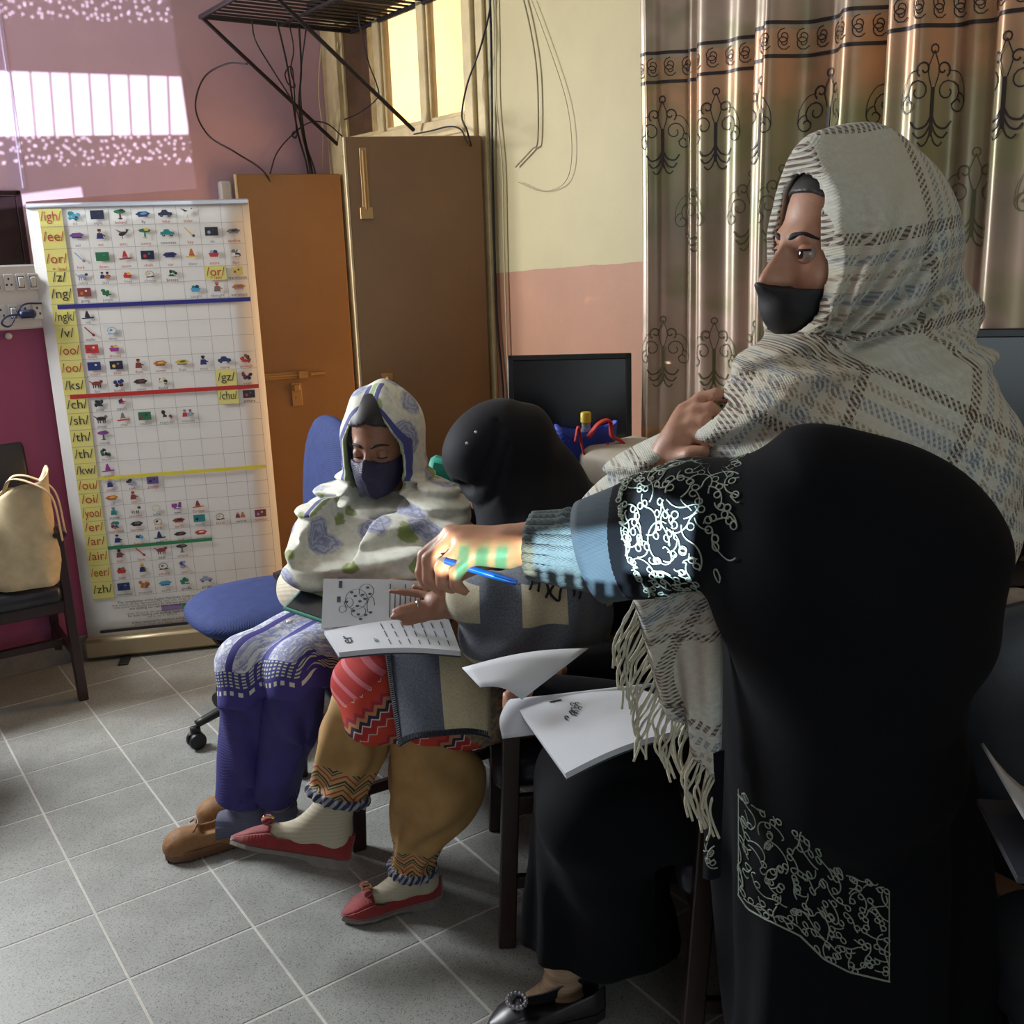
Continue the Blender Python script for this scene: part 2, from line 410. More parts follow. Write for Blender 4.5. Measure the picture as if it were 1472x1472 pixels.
tme = bpy.data.meshes.new('tile'); tme.from_pydata(tV.tolist(), [], tF); tme.materials.append(M_tile)
tot = 0
for i in range(-12, 8):
    for j in range(-9, 15):
        a = .255+TS*i; b = 1.72+TS*(j-2)
        if a > AW-.02 or b > BW-.02: continue
        p = W(a, b, -.0045); v = p-cC; k = v@cF; near = k > .9 and abs(v@cR)/k < .62 and -.62 < (v@cU)/k < .62
        if not near: continue
        o = bpy.data.objects.new('tile', tme); COL.objects.link(o); o.parent = floor; o.location = p + ZZ*rng.uniform(-.0003, .0003); o.rotation_euler.z = -YW; tot += 1
rest = MB()
for i in range(-13, 8):
    for j in range(-15, 15):
        a = .255+TS*i; b = 1.72+TS*(j-2)
        if a > AW-.02 or b > BW-.02 or a < A0 or b < B0: continue
        p = W(a, b, -.0045); v = p-cC; k = v@cF
        if k > .9 and abs(v@cR)/k < .62 and -.62 < (v@cU)/k < .62: continue
        rest.add((tV@RM.T)+p, tF)
tag(rest.build('tiles_out_of_view', M_tile, floor), kind='stuff')

DADO = 1.525
def dado_wall(lo, hi, slope=0.0, axis=(0, 1)):
    def fn(t):
        o = t.obj(); x = t.xyz(o); n = t.noise(o, 3.0, 5, .6); f = t.noise(o, 55, 3)
        # distance along the wall adds a slightly crooked hand-painted border
        z = t.m('ADD', x[2], t.m('MULTIPLY', t.m('SUBTRACT', t.noise(o, 9, 3), .5), .012))
        if slope: z = t.m('ADD', z, t.m('MULTIPLY', t.m('ADD', t.m('MULTIPLY', x[0], float(U1[0])), t.m('MULTIPLY', x[1], float(U1[1]))), slope))
        s = t.m('GREATER_THAN', z, DADO + slope*2.66)
        d = lambda c, k: tuple(min(1, v*k) for v in c)
        cl = t.ramp(n, [(.3, d(lo, .88)), (.7, d(lo, 1.08))]); ch = t.ramp(n, [(.3, d(hi, .92)), (.7, d(hi, 1.05))])
        chip = t.ramp(t.vor(o, 9), [(.012, (1, 1, 1)), (.02, (0, 0, 0))])
        return {'Base Color': t.mix(chip, t.mix(s, cl, ch), srgb(150, 140, 125)), 'Normal': t.bump(t.m('ADD', f, t.m('MULTIPLY', n, 3)), .12, .004)}
    return fn
M_pink = mat('pink_wall', fn=dado_wall(srgb(146, 66, 106), srgb(200, 164, 180)), rough=.55)
M_cream = mat('cream_wall', fn=dado_wall(srgb(170, 120, 90), srgb(184, 170, 126), .045), rough=.6)
M_white = mat('ceiling_white', srgb(222, 220, 212), .8, fn=speckled(srgb(222, 220, 212), .04, 20))
ZC = 3.2
WB0, WB1, WZ0, WZ1 = -.75, .35, 1.25, 2.65
m = MB(); m.rbox(A0, WB0, BW, BW+.2, 0, ZC, 0).rbox(WB1, AW+.15, BW, BW+.2, 0, ZC, 0).rbox(WB0, WB1, BW, BW+.2, 0, WZ0, 0).rbox(WB0, WB1, BW, BW+.2, WZ1, ZC, 0)
tag(m.build('wall_left', M_pink, base=np.zeros(3)), kind='structure')
DB0, DB1, DZ = 3.11, 4.17, 2.56
m = MB(); m.rbox(AW, AW+.15, B0, DB0, 0, ZC, 0).rbox(AW, AW+.15, DB1, BW, 0, ZC, 0).rbox(AW, AW+.15, DB0, DB1, DZ, ZC, 0)
tag(m.build('wall_right', M_cream, base=np.zeros(3)), kind='structure')
RW0, RW1 = -2.6, .4
m = MB(); m.rbox(A0, RW0, B0-.2, B0, 0, ZC, 0).rbox(RW1, AW+.15, B0-.2, B0, 0, ZC, 0).rbox(RW0, RW1, B0-.2, B0, 0, .95, 0).rbox(RW0, RW1, B0-.2, B0, 2.45, ZC, 0)
tag(m.build('wall_back', M_cream, base=np.zeros(3)), kind='structure')
m = MB(); m.rbox(A0-.2, A0, B0, BW+.2, 0, ZC, 0); tag(m.build('wall_far_left', M_pink, base=np.zeros(3)), kind='structure')
m = MB(); m.rbox(A0-.2, AW+.15, B0-.2, BW+.2, ZC, ZC+.15, 0); tag(m.build('ceiling', M_white, base=np.zeros(3)), kind='structure')
M_base = mat('skirting', fn=speckled(srgb(118, 114, 112), .15, 30), rough=.5)
m = MB(); m.rbox(A0, AW, BW-.012, BW, 0, .10, .002); tag(m.build('baseboard_left', M_base), kind='structure')
m = MB(); m.rbox(AW-.012, AW, B0, DB0, 0, .10, .002); tag(m.build('baseboard_right', M_base), kind='structure')
M_frame = mat('cream_gloss_paint', fn=speckled(srgb(206, 186, 140), .16, 14, .2, 2), rough=.4)
m = MB()
for a in (WB0, -.38, -.02, WB1): m.rbox(a-.02, a+.02, BW+.05, BW+.09, WZ0, WZ1)
for z in (WZ0+.02, 1.95, WZ1-.02): m.rbox(WB0, WB1, BW+.05, BW+.09, z-.02, z+.02)
tag(m.build('window_1', M_frame), kind='structure')
m = MB()
for a in np.linspace(RW0, RW1, 5): m.rbox(a-.025, a+.025, B0-.12, B0-.07, .95, 2.45)
for z in (.975, 2.425): m.rbox(RW0, RW1, B0-.12, B0-.07, z-.025, z+.025)
tag(m.build('added_window', M_frame), kind='structure')  # unseen rear window frame, added to house the fill light

# passage outside the doorway
M_pass = mat('passage_wall', fn=dado_wall(srgb(232, 200, 160), srgb(244, 232, 200)), rough=.7)
m = MB(); m.rbox(AW+1.5, AW+1.65, 1.5, 7.5, 0, 4.2, 0); tag(m.build('wall_passage', M_pass, base=np.zeros(3)), kind='structure')
M_dim = mat('passage_trim', srgb(196, 140, 86), .7)
m = MB(); m.rbox(AW+1.47, AW+1.51, 1.5, 7.5, 2.30, 2.36, .004); tag(m.build('trim_2', M_dim, base=np.zeros(3)), kind='structure')

# ---- door frame with transom light
fr = empty('door_frame', W(AW, (DB0+DB1)/2, 0)); tag(fr, kind='structure'); fr.name = 'door_1'; BASE[fr.name] = W(AW, (DB0+DB1)/2, 0)
a0, a1 = AW-.03, AW+.03
for (b0, b1, nm) in ((DB0, DB0+.055, 'jamb'), (DB1-.055, DB1, 'jamb')):
    m = MB(); m.rbox(a0, a1, b0, b1, 0, DZ); m.build(nm, M_frame, fr)
m = MB(); m.rbox(a0, a1, DB0+.055, DB1-.055, DZ-.06, DZ); m.build('head_rail', M_frame, fr)
m = MB(); m.rbox(a0, a1, DB0+.055, DB1-.055, 1.975, 2.045); m.rbox(a0-.012, a0, DB0+.055, DB1-.055, 1.985, 2.0); m.build('transom_rail', M_frame, fr)
for b in (3.455, 3.79): 
    m = MB(); m.rbox(a0+.010, a1, b-.024, b+.024, 2.045, DZ-.06); m.build('mullion', M_frame, fr)
m = MB(); m.rbox(AW-.016, AW, DB1, BW-.002, .0, DZ+.07); m.build('architrave', M_frame, fr)
m = MB(); m.rbox(AW-.014, AW, DB0-.05, DB0, .0, DZ+.05); m.build('architrave', M_frame, fr)
def glass_fn(tint, dust):
    def fn(t):
        pass
    return fn
def pane_mat(name, tint, mixf):
    m = bpy.data.materials.new(name); m.use_nodes = True; t = NT(m.node_tree); nt = m.node_tree
    out = nt.nodes['Material Output']; b = nt.nodes['Principled BSDF']; b.inputs['Base Color'].default_value = (*tint, 1); b.inputs['Roughness'].default_value = .25
    tr = t.n('ShaderNodeBsdfTransparent'); mx = t.n('ShaderNodeMixShader'); d = t.noise(t.obj(), 14, 4, .7)
    t.put(mx.inputs[0], t.m('ADD', t.m('MULTIPLY', d, mixf*.7), mixf*.5)); nt.links.new(tr.outputs[0], mx.inputs[1]); nt.links.new(b.outputs[0], mx.inputs[2]); nt.links.new(mx.outputs[0], out.inputs[0]); return m
M_pane = pane_mat('dusty_pane', srgb(235, 205, 150), .16); M_panedark = pane_mat('dark_pane', srgb(74, 54, 50), .8)  # second pane material has a darker, denser tint
for (b0, b1, mm) in ((3.165, 3.431, M_pane), (3.479, 3.766, M_pane), (3.814, 4.115, M_panedark)):
    m = MB(); m.rbox(AW+.004, AW+.009, b0, b1, 2.045, DZ-.06, 0); m.build('pane', mm, fr)
    m = MB()
    for (bb0, bb1, z0, z1) in ((b0, b0+.014, 2.045, 2.5), (b1-.014, b1, 2.045, 2.5), (b0, b1, 2.045, 2.06), (b0, b1, 2.486, 2.5)): m.rbox(AW-.008, AW+.004, bb0, bb1, z0, z1, .002)
    m.build('glazing_bead', M_frame, fr)

# ---- the two door leaves
def leafmat(c):
    def fn(t):
        o = t.obj(); n = t.noise(o, 2.2, 5, .6); s = t.xyz(o); g = t.noise(t.comb(t.m('MULTIPLY', s[0], 30.), t.m('MULTIPLY', s[1], 30.), s[2]), 3, 4, .7)
        d = lambda k: tuple(min(1, v*k) for v in c)
        k = t.ramp(n, [(.3, d(.86)), (.7, d(1.1))]); k = t.mix(t.ramp(g, [(.62, (0, 0, 0)), (.8, (.35, .35, .35))]), k, d(.55))
        return {'Base Color': k, 'Normal': t.bump(g, .05, .003)}
    return fn
M_leaf = mat('door_leaf_paint', fn=leafmat(srgb(142, 104, 62)), rough=.42)
M_brass = mat('painted_metal', srgb(178, 138, 84), .4, .3)
def leaf(hinge, free, top, label, right):
    h = np.array(hinge[:2]); fr_ = np.array(free[:2]); d = nrm([*(fr_-h), 0]); L = np.linalg.norm(fr_-h); n = np.cross(ZZ, d)
    if n@(-np.array([h[0], h[1], 0])) < 0: n = -n            # n faces the camera side
    base = np.array([h[0], h[1], 0]); r = empty('door_leaf', base, label, 'door')
    def P(s, z, o=0): return base+d*s+ZZ*z+n*o
    R = np.stack([d, ZZ, n], 1)
    if np.linalg.det(R) < 0: R = np.stack([-d, ZZ, n], 1)
    m = MB(); m.box(P(L/2, (top+.02)/2), (L/2, (top-.02)/2, .018), R, .003); m.build('panel', M_leaf, r)
    m = MB(); m.box(P(L+.003, (top+.02)/2), (.004, (top-.02)/2, .019), R, .001); m.build('edge_strip', M_frame, r)
    return r, P, R, L
HL2 = W(2.078, 3.085, 0); FL2 = W(1.655, 3.265, 0)
r2, P2, R2, L2 = leaf(HL2, FL2, 1.965, 'brown door leaf standing ajar under the transom panes', True)
m = MB(); m.box(P2(L2-.055, 1.83, .022), (.012, .10, .004), R2, .001).box(P2(L2-.055, 1.72, .024), (.022, .02, .006), R2, .002).tube([P2(L2-.055, 1.92, .028), P2(L2-.055, 1.73, .028)], .005); m.build('tower_bolt', M_brass, r2)
m = MB(); m.tube(spline([P2(L2-.09, 1.16, .018), P2(L2-.09, 1.155, .045), P2(L2-.09, 1.10, .06), P2(L2-.09, 1.03, .045), P2(L2-.09, 1.0, .018)]), .007).box(P2(L2-.09, 1.165, .02), (.02, .012, .004), R2).box(P2(L2-.09, .995, .02), (.02, .012, .004), R2); autosmooth(m.build('handle', M_brass, r2))
HL1 = W(2.06, 4.14, 0); FL1 = W(1.64, 4.235, 0)
r1, P1, R1, L1 = leaf(HL1, FL1, 1.915, 'orange-lit door leaf folded back beside the banner', False)
m = MB(); m.box(P1(L1-.11, 1.085, .022), (.10, .014, .004), R1, .001).tube([P1(L1-.0, 1.085, .03), P1(L1-.30, 1.085, .03)], .006).box(P1(L1-.2, 1.085, .03), (.02, .016, .012), R1).tube([P1(L1-.23, 1.085, .03), P1(L1-.235, 1.085, .06)], .004); m.build('slide_bolt', M_brass, r1)
m = MB(); m.box(P1(L1-.17, 1.0, .021), (.022, .05, .003), R1, .002).box(P1(L1-.17, 1.03, .03), (.014, .014, .008), R1, .004).lathe([(.006, 0), (.006, .003)], P1(L1-.17, .985, .024), R1); m.build('lock_plate', M_brass, r1)

# ---- cables
M_blk = mat('black_cable', srgb(24, 24, 28), .5); M_gry = mat('grey_cable', srgb(150, 140, 112), .6); M_crm = mat('painted_cable', srgb(206, 190, 150), .6)
def cable(pts, r, m_, label, cat='cable', n=10, group=None):
    b = MB(); b.tube(spline(pts, n), r, 6); o = b.build('cable', m_, smooth=True); return tag(o, label, cat, group)
def od(x, y, off=.012): return ond(x, y, AW-off)
cable([od(703, -40), od(706, 60), od(707, 150), od(708, 240), od(712, 400), od(716, 480), od(724, 575), od(727, 700)], .0045, M_blk, 'thick black cable running down the cream wall beside the door leaf')
cable([od(706, -20, .02), od(703, 20, .02), od(690, 70, .05), od(672, 120, .06), od(664, 165, .1), od(672, 190, .2), at(681, 225, 3.75), at(684, 240, 3.72)], .0035, M_blk, 'black cable curling down in front of the rightmost transom pane')
cable([od(711, -30), od(713, 60), od(714, 150), od(722, 240), od(724, 330), od(728, 470), od(733, 600)], .003, M_crm, 'cream painted cable on the cream wall beside the thick black cable')
cable([od(745, -30), od(762, 40), od(772, 110), od(773, 200), od(764, 215), od(741, 240)], .003, M_gry, 'grey cable hooking down the upper cream wall')
cable([od(753, -30), od(790, 70), od(815, 150), od(822, 220), od(812, 262), od(780, 275), od(745, 262)], .0012, M_gry, 'faint thin wire looping on the cream wall')
def oq(x, y, a):
    p = ond(x, y, a); return p if p@U1 < BW-.03 else onp(x, y, BW-.03)
cable([oq(355, 92, 1.55)+ZZ*0, oq(325, 92, 1.55), oq(293, 112, 1.55), oq(281, 155, 1.55), oq(300, 195, 1.6), oq(340, 220, 1.62), oq(382, 250, 1.75), oq(400, 300, 1.8)], .0035, M_blk, 'black cable making a wide loop against the pink wall')
cable([oq(362, 30, 1.62), oq(368, 60, 1.62), oq(395, 105, 1.7), oq(425, 155, 1.85), oq(436, 200, 1.95), oq(446, 250, 2.0), oq(450, 330, 2.0)], .003, M_blk, 'black cable hanging from the left end of the wire rack')
cable([oq(398, 30, 1.75), oq(412, 90, 1.8), oq(420, 140, 1.85), oq(428, 190, 1.95), oq(443, 250, 2.0), oq(446, 330, 2.0)], .004, M_blk, 'thick cable of the bundle below the wire rack, left of the others')
cable([oq(430, 40, 1.85), oq(433, 100, 1.88), oq(430, 150, 1.9), oq(437, 200, 1.97), oq(449, 250, 2.0), oq(452, 330, 2.0)], .004, M_blk, 'middle cable of the bundle below the wire rack')
cable([oq(440, 40, 1.9), oq(432, 110, 1.9), oq(434, 165, 1.92), oq(441, 210, 1.97), oq(454, 255, 2.0), oq(456, 330, 2.0)], .0035, M_blk, 'rightmost black cable of the bundle below the wire rack')
cable([oq(415, 30, 1.8), oq(422, 70, 1.8), oq(418, 100, 1.84), oq(424, 125, 1.88), oq(414, 120, 1.88), oq(410, 105, 1.86), oq(420, 98, 1.86), oq(424, 150, 1.9), oq(426, 190, 1.92)], .003, M_blk, 'knotted cable tangle hanging in the middle of the bundle')
cable([oq(388, 250, 1.85), oq(398, 220, 1.85), oq(420, 194, 1.92), oq(445, 176, 1.95), oq(470, 178, 2.0), oq(492, 196, 2.05)], .0028, M_blk, 'black wire bridging from the pink wall to the door frame')
cable([oq(420, 193, 1.9), oq(424, 189, 1.9), oq(427, 193, 1.9), oq(424, 198, 1.9), oq(420, 195, 1.9)], .004, M_blk, 'small coiled cable end under the wire rack')
cable([oq(515, 10, 1.95), oq(518, 40, 1.95), oq(530, 90, 2.0), oq(541, 120, 2.05), oq(543, 140, 2.05), oq(520, 160, 2.05), oq(495, 172, 2.05)], .0028, M_blk, 'black wire curling past the grimy transom pane')
cable([od(595, 193, .06), od(620, 188, .06), od(645, 182, .06), od(662, 186, .06), od(672, 205, .1)], .003, M_blk, 'black wire lying along the top of the door leaf')
cable([oq(486, 60, 2.08), oq(482, 110, 2.08), oq(490, 170, 2.08), oq(486, 230, 2.08)], .003, M_crm, 'painted wire down the left door jamb')
cable([oq(462, 60, 2.07), oq(458, 130, 2.07), oq(464, 190, 2.07), oq(463, 245, 2.07)], .003, M_crm, 'painted wire down the cream corner strip')

# ---- wire rack on the door wall
M_iron = mat('dark_iron', srgb(40, 36, 40), .45, .4)
ZR = 2.45; ra, rb = 1.475, 4.0
rk = empty('wire_rack', W((ra+AW)/2, 3.5, ZR), 'black wire rack bracketed above the door, tangled with cables', 'rack')
m = MB()
for b in np.arange(rb, 3.05, -.052): m.tube([W(ra, b, ZR+.006), W(AW-.005, b, ZR+.006)], .0042 if abs(b-rb) > .01 else .006, 6)
m.build('grille', M_iron, rk)
m = MB(); m.bar(W(ra, rb+.01, ZR), W(ra, 3.02, ZR), .016, .016); m.bar(W(AW-.012, rb+.01, ZR), W(AW-.012, 3.02, ZR), .016, .016); m.bar(W(ra, rb, ZR), W(AW, rb, ZR), .014, .014); m.bar(W(1.78, rb, ZR-.004), W(1.78, 3.02, ZR-.004), .01, .01); m.bar(W(ra, 3.02, ZR), W(AW, 3.02, ZR), .014, .014); m.build('frame', M_iron, rk)
for (p, q) in ((W(ra, rb, ZR), W(AW-.02, 4.16, 2.03)), (W(ra, 3.43, ZR+.0), W(AW-.055, 3.47, 2.02))):
    m = MB(); m.bar(p, q, .013, .013); m.build('brace', M_iron, rk)
# ---- dark box with wiring on the rack
M_dk = mat('dark_plastic', srgb(34, 34, 38), .4)
m = MB(); m.rbox(1.86, 2.06, 3.62, 3.92, ZR+.015, ZR+.075, .008); tag(m.build('network_box', M_dk), 'flat dark network box lying on the wire rack', 'box')

# ---- switchboard
M_wht = mat('white_plastic', srgb(206, 204, 204), .35); M_soc = mat('socket_dark', srgb(40, 38, 44), .5); M_blu = mat('blue_plug', srgb(34, 44, 84), .4)
def onw(x, y, off=0.0): return onp(x, y, BW-off)
tl = onw(-60, 388); br = onw(68, 466); zc = (tl[2]+br[2])/2; hz = .118; al, ar = tl@U2, br@U2
sb = empty('switchboard', W((al+ar)/2, BW, zc-hz), 'white switchboard with two rows of switches on the pink wall', 'switchboard')
m = MB(); m.rbox(al, ar, BW-.03, BW, zc-hz, zc+hz, .006); m.build('back_box', M_wht, sb)
k = 0
for row, zz in enumerate((zc+.055, zc-.055)):
    for c in range(9):
        a = ar-.035-c*.042
        if a < al+.02: break
        if (c % 3 == 2) ^ (row == 1):
            m = MB(); m.rbox(a-.016, a+.016, BW-.037, BW-.03, zz-.03, zz+.03, .003); s_ = m.build('socket', M_wht, sb)
            m = MB()
            for dx, dz in ((0, .013), (-.008, -.008), (.008, -.008)): m.rbox(a+dx-.003, a+dx+.003, BW-.0385, BW-.036, zz+dz-.004, zz+dz+.004, .001)
            m.build('socket_holes', M_soc, s_)
        else:
            m = MB(); m.rbox(a-.016, a+.016, BW-.037, BW-.03, zz-.03, zz+.03, .003); s_ = m.build('switch', M_wht, sb)
            m = MB(); R = RM@np.array(Matrix.Rotation(.22, 3, 'X')); m.box(W(a, BW-.04, zz), (.009, .006, .018), R, .002); m.build('rocker', M_wht, s_)
            m = MB(); m.rbox(a-.011, a+.011, BW-.0385, BW-.0365, zz-.021, zz+.021, .0005); m.build('rocker_recess', M_soc, s_)
m = MB(); p = onw(38, 450); aa, zz = p@U2, p[2]; m.rbox(aa-.035, aa+.02, BW-.075, BW-.037, zz-.016, zz+.014, .008).tube(spline([W(aa-.03, BW-.06, zz), W(aa-.08, BW-.07, zz-.005), W(aa-.10, BW-.06, zz-.03), W(aa-.07, BW-.05, zz-.04), W(aa-.02, BW-.05, zz+.03), W(aa+.05, BW-.04, zz+.035)]), .0035, 6)
tag(autosmooth(m.build('plug', M_blu)), 'dark blue charger plugged into the switchboard', 'plug')
m = MB(); p = onw(12, 483); m.lathe([(.002, 0), (.012, .002), (.012, .008), (.004, .012)], p, np.stack([U2, ZZ, -U1], 1)); tag(m.build('doorbell', M_wht), 'small white bell push on the pink wall under the switchboard', 'bell push')
# ---- dark framed panel above the switchboard, vertical conduit
M_dpanel = mat('dark_gloss', fn=speckled(srgb(46, 28, 34), .2, 8), rough=.18)
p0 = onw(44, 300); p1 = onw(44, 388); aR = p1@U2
bd = empty('wall_panel', W(aR-.13, BW, p1[2]+.004), 'dark varnished board on the pink wall above the switchboard', 'board')
m = MB(); m.rbox(aR-.26, aR-.02, BW-.016, BW, p1[2]+.01, p1[2]+.265, .002); m.build('panel', M_dpanel, bd)
m = MB(); m.rbox(aR-.02, aR, BW-.024, BW, p1[2]+.004, p1[2]+.285, .003).rbox(aR-.26, aR, BW-.024, BW, p1[2]+.268, p1[2]+.285, .003).rbox(aR-.26, aR, BW-.024, BW, p1[2]+.004, p1[2]+.016, .003); m.build('frame', M_dpanel, bd)
m = MB(); q0 = onw(8, 20, .012); q1 = onw(47, 292, .012); aa = q1@U2-.02; m.rbox(aa-.008, aa+.008, BW-.018, BW, p1[2]+.29, ZC-.02, .004); tag(m.build('cable_conduit', mat('pink_conduit', srgb(190, 165, 190), .5)), 'narrow pale conduit running up the pink wall', 'conduit')
m = MB(); p = onw(322, 275, .02); m.rbox(p@U2-.02, p@U2+.03, BW-.035, BW, p[2]-.06, p[2]+.04, .008); tag(m.build('wall_bracket', M_wht), 'white plastic bracket on the wall above the banner corner', 'bracket')

# ================================================================== CURTAIN
CB0, CB1, CZ0, CZ1 = 2.150, .25, .28, 2.95
fold_b = np.linspace(CB0, CB1, 620)
ph = np.zeros_like(fold_b); x = CB0-fold_b
def cur_off(x, z):
    t = x*2*pi
    base = .030*np.sin(t*5.3+.7*np.sin(t*1.7)) + .022*np.sin(t*2.6+1.0) + .012*np.sin(t*11.3+1.3*np.sin(t*2.2+.5))
    base += .016*np.exp(-((x-.135)/.012)**2)+.018*np.exp(-((x-.045)/.01)**2)
    return base*(1-.12*np.sin(z*1.1+x*4))
zs = np.linspace(CZ0, CZ1, 60)
def cur_pt(i, z, off=0.0):
    b = fold_b[i]; xx = CB0-b; return W(1.995-cur_off(xx, z)-off, b+.006*sin(z*3+xx*7), z)
P = np.array([[cur_pt(i, z) for i in range(len(fold_b))] for z in zs])
ul = np.concatenate([[0], np.cumsum(np.linalg.norm(np.diff(P[30], axis=0), axis=1))])
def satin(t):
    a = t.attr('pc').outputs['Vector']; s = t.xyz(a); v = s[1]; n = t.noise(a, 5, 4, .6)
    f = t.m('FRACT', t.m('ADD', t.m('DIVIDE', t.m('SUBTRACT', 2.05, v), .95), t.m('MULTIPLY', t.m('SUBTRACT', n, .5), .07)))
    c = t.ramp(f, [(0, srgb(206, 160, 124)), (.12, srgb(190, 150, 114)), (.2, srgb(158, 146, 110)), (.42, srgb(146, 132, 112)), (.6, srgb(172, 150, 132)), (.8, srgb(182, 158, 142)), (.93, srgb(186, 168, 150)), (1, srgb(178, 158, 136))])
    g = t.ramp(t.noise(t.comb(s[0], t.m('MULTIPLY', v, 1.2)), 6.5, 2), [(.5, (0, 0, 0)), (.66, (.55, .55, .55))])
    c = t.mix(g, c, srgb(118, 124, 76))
    fi = t.noise(t.comb(t.m('MULTIPLY', s[0], 400.), t.m('MULTIPLY', v, 40.)), 1, 2)
    return {'Base Color': c, 'Normal': t.bump(fi, .05, .002)}
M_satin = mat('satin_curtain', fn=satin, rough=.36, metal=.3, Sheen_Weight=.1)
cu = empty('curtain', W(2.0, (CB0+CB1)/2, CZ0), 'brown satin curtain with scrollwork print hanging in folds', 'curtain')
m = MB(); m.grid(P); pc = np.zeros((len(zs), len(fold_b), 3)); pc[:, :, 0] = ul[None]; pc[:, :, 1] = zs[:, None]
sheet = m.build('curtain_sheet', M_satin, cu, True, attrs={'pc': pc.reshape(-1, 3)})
# print: scrollwork as thin ribbons following the cloth
def on_cur(u, v, off=.0018):
    k = np.interp(u, ul, np.arange(len(ul))); i = int(k); f = k-i; i2 = min(i+1, len(ul)-1)
    return cur_pt(i, v, off)*(1-f)+cur_pt(i2, v, off)*f
def ribbon2d(pts, w):
    pts = np.asarray(pts, float); T = np.gradient(pts, axis=0); T /= np.maximum(1e-9, np.linalg.norm(T, axis=1))[:, None]; N = np.stack([-T[:, 1], T[:, 0]], 1)
    w = np.broadcast_to(w, (len(pts),))[:, None]; return pts+N*w/2, pts-N*w/2
def spiral(cx, cy, r0, a0, turns, sgn=1, n=16, shrink=.75):
    t = np.linspace(0, 1, n); a = a0+sgn*turns*2*pi*t; r = r0*(1-shrink*t); return np.stack([cx+r*np.cos(a), cy+r*np.sin(a)], 1)
def motif():
    L = []
    for s in (1, -1):
        def S(p): p = np.array(p, float); p[:, 0] *= s; return p
        L += [(S(spiral(.030, .012, .026, -1.2, 1.3, 1)), .0028), (S(spiral(.052, -.012, .020, 1.5, 1.2, -1)), .0026), (S(spiral(.020, .052, .016, -1.0, 1.1, 1)), .0035),
              (S(spline([(0, -.03), (.012, -.05), (.03, -.055), (.042, -.042)], 5)), .0040), (S(spline([(0, -.045), (.012, -.066), (.026, -.072), (.036, -.062)], 5)), .0036),
              (S(spline([(0, -.06), (.008, -.08), (.018, -.087), (.026, -.08)], 5)), .0032), (S(spline([(.004, .02), (.012, .05), (.006, .07), (0, .085)], 5)), .0022),
              (S(spline([(.03, .05), (.05, .045), (.066, .02), (.07, -.01)], 5)), .0018)]
    L.append((np.array([(0, .02), (0, 0), (0, -.03), (0, -.07)]), .008)); L.append((spiral(0, .088, .008, 0, 1, 1, 10, .0), .003))
    return L
MO = motif()
pr = {0: MB(), 1: MB()}
def stamp(u0, v0, sc, w, key, flip=1):
    for pts, wd_ in MO:
        p = pts*sc; p[:, 1] *= flip; p = p+np.array([u0, v0])
        if p[:, 0].min() < .005 or p[:, 0].max() > ul[-1]-.005 or p[:, 1].max() > CZ1-.02 or p[:, 1].min() < CZ0+.02: continue
        l, r = ribbon2d(p, wd_*sc*w); G = np.array([[on_cur(*a) for a in l], [on_cur(*a) for a in r]]); pr[key].grid(G)
nU = int(ul[-1]/.21)
for row, v0 in enumerate((2.72, 2.34, 1.86, 1.66, 1.30, 1.02, .7)):
    for i in range(nU+1):
        u0 = .1+.21*i+(.105 if row % 2 else 0)
        stamp(u0, v0, 1.05, 1.0, 0 if row in (2, 1, 5) else 1)
for zz in (2.065, 1.995):
    uu = np.linspace(.004, ul[-1]-.004, 500); pr[0].grid(np.array([[on_cur(u, zz+.004) for u in uu], [on_cur(u, zz-.004) for u in uu]]))
for i in range(int(ul[-1]/.045)):
    for s_ in (1, -1):
        p = spiral(.03+.045*i, 2.03+s_*.006, .017, .5+s_, 1.4, s_, 14); l, r = ribbon2d(p, .0026); pr[0].grid(np.array([[on_cur(*a) for a in l], [on_cur(*a) for a in r]]))
pr[0].build('dark_scroll_print', mat('charcoal_print', srgb(52, 44, 42), .4, .2), cu, True)['kind'] = 'stuff'; pr[1].build('green_scroll_print', mat('olive_print', srgb(92, 92, 58), .4, .2), cu, True)['kind'] = 'stuff'
# ================================================================== BANNER with the sound chart
BL = np.array([-1.7564, 3.952, 0]); BR = BL+np.array([.79038, .17087, 0]); bdir = nrm(BR-BL); bn = np.cross(bdir, ZZ); BWID = .80
def BP(s, z, o=0.0): return BL+bdir*s+ZZ*z+bn*o        # s metres from the left edge
bnr = empty('roll_up_banner', BL+bdir*BWID/2, 'tall roll-up banner printed with a picture and letter sound chart', 'banner')
BR3 = np.stack([bdir, ZZ, bn], 1)
M_alu = mat('banner_base_metal', srgb(176, 160, 128), .35, .5); M_vinyl = mat('white_vinyl', srgb(232, 230, 226), .38)
m = MB(); m.box(BP(BWID/2, .052, -.02), (BWID/2+.015, .042, .055), BR3, .012); autosmooth(m.build('base_cassette', M_alu, bnr))
for s in (.14, .66):
    m = MB(); m.box(BP(s, .005, .05), (.02, .004, .06), BR3, .002); m.build('foot', M_dk, bnr)
m = MB(); m.box(BP(BWID/2, 1.795, -.002), (BWID/2, .010, .010), BR3, .004); m.build('top_rail', mat('silver_rail', srgb(190, 190, 196), .3, .6), bnr)
m = MB(); m.tube([BP(.4, .09, -.035), BP(.4, 1.79, -.025)], .008); m.build('support_pole', M_alu, bnr)
m = MB(); nz = 24; P = np.array([[BP(s*BWID, .09+1.70*z, .002*sin(6*s)*(1-z)-.003) for s in np.linspace(0, 1, 9)] for z in np.linspace(0, 1, nz)]); m.grid(P)
sh = m.build('printed_sheet', M_vinyl, bnr, True); solidify(sh, .002, 0)
OF = .0035
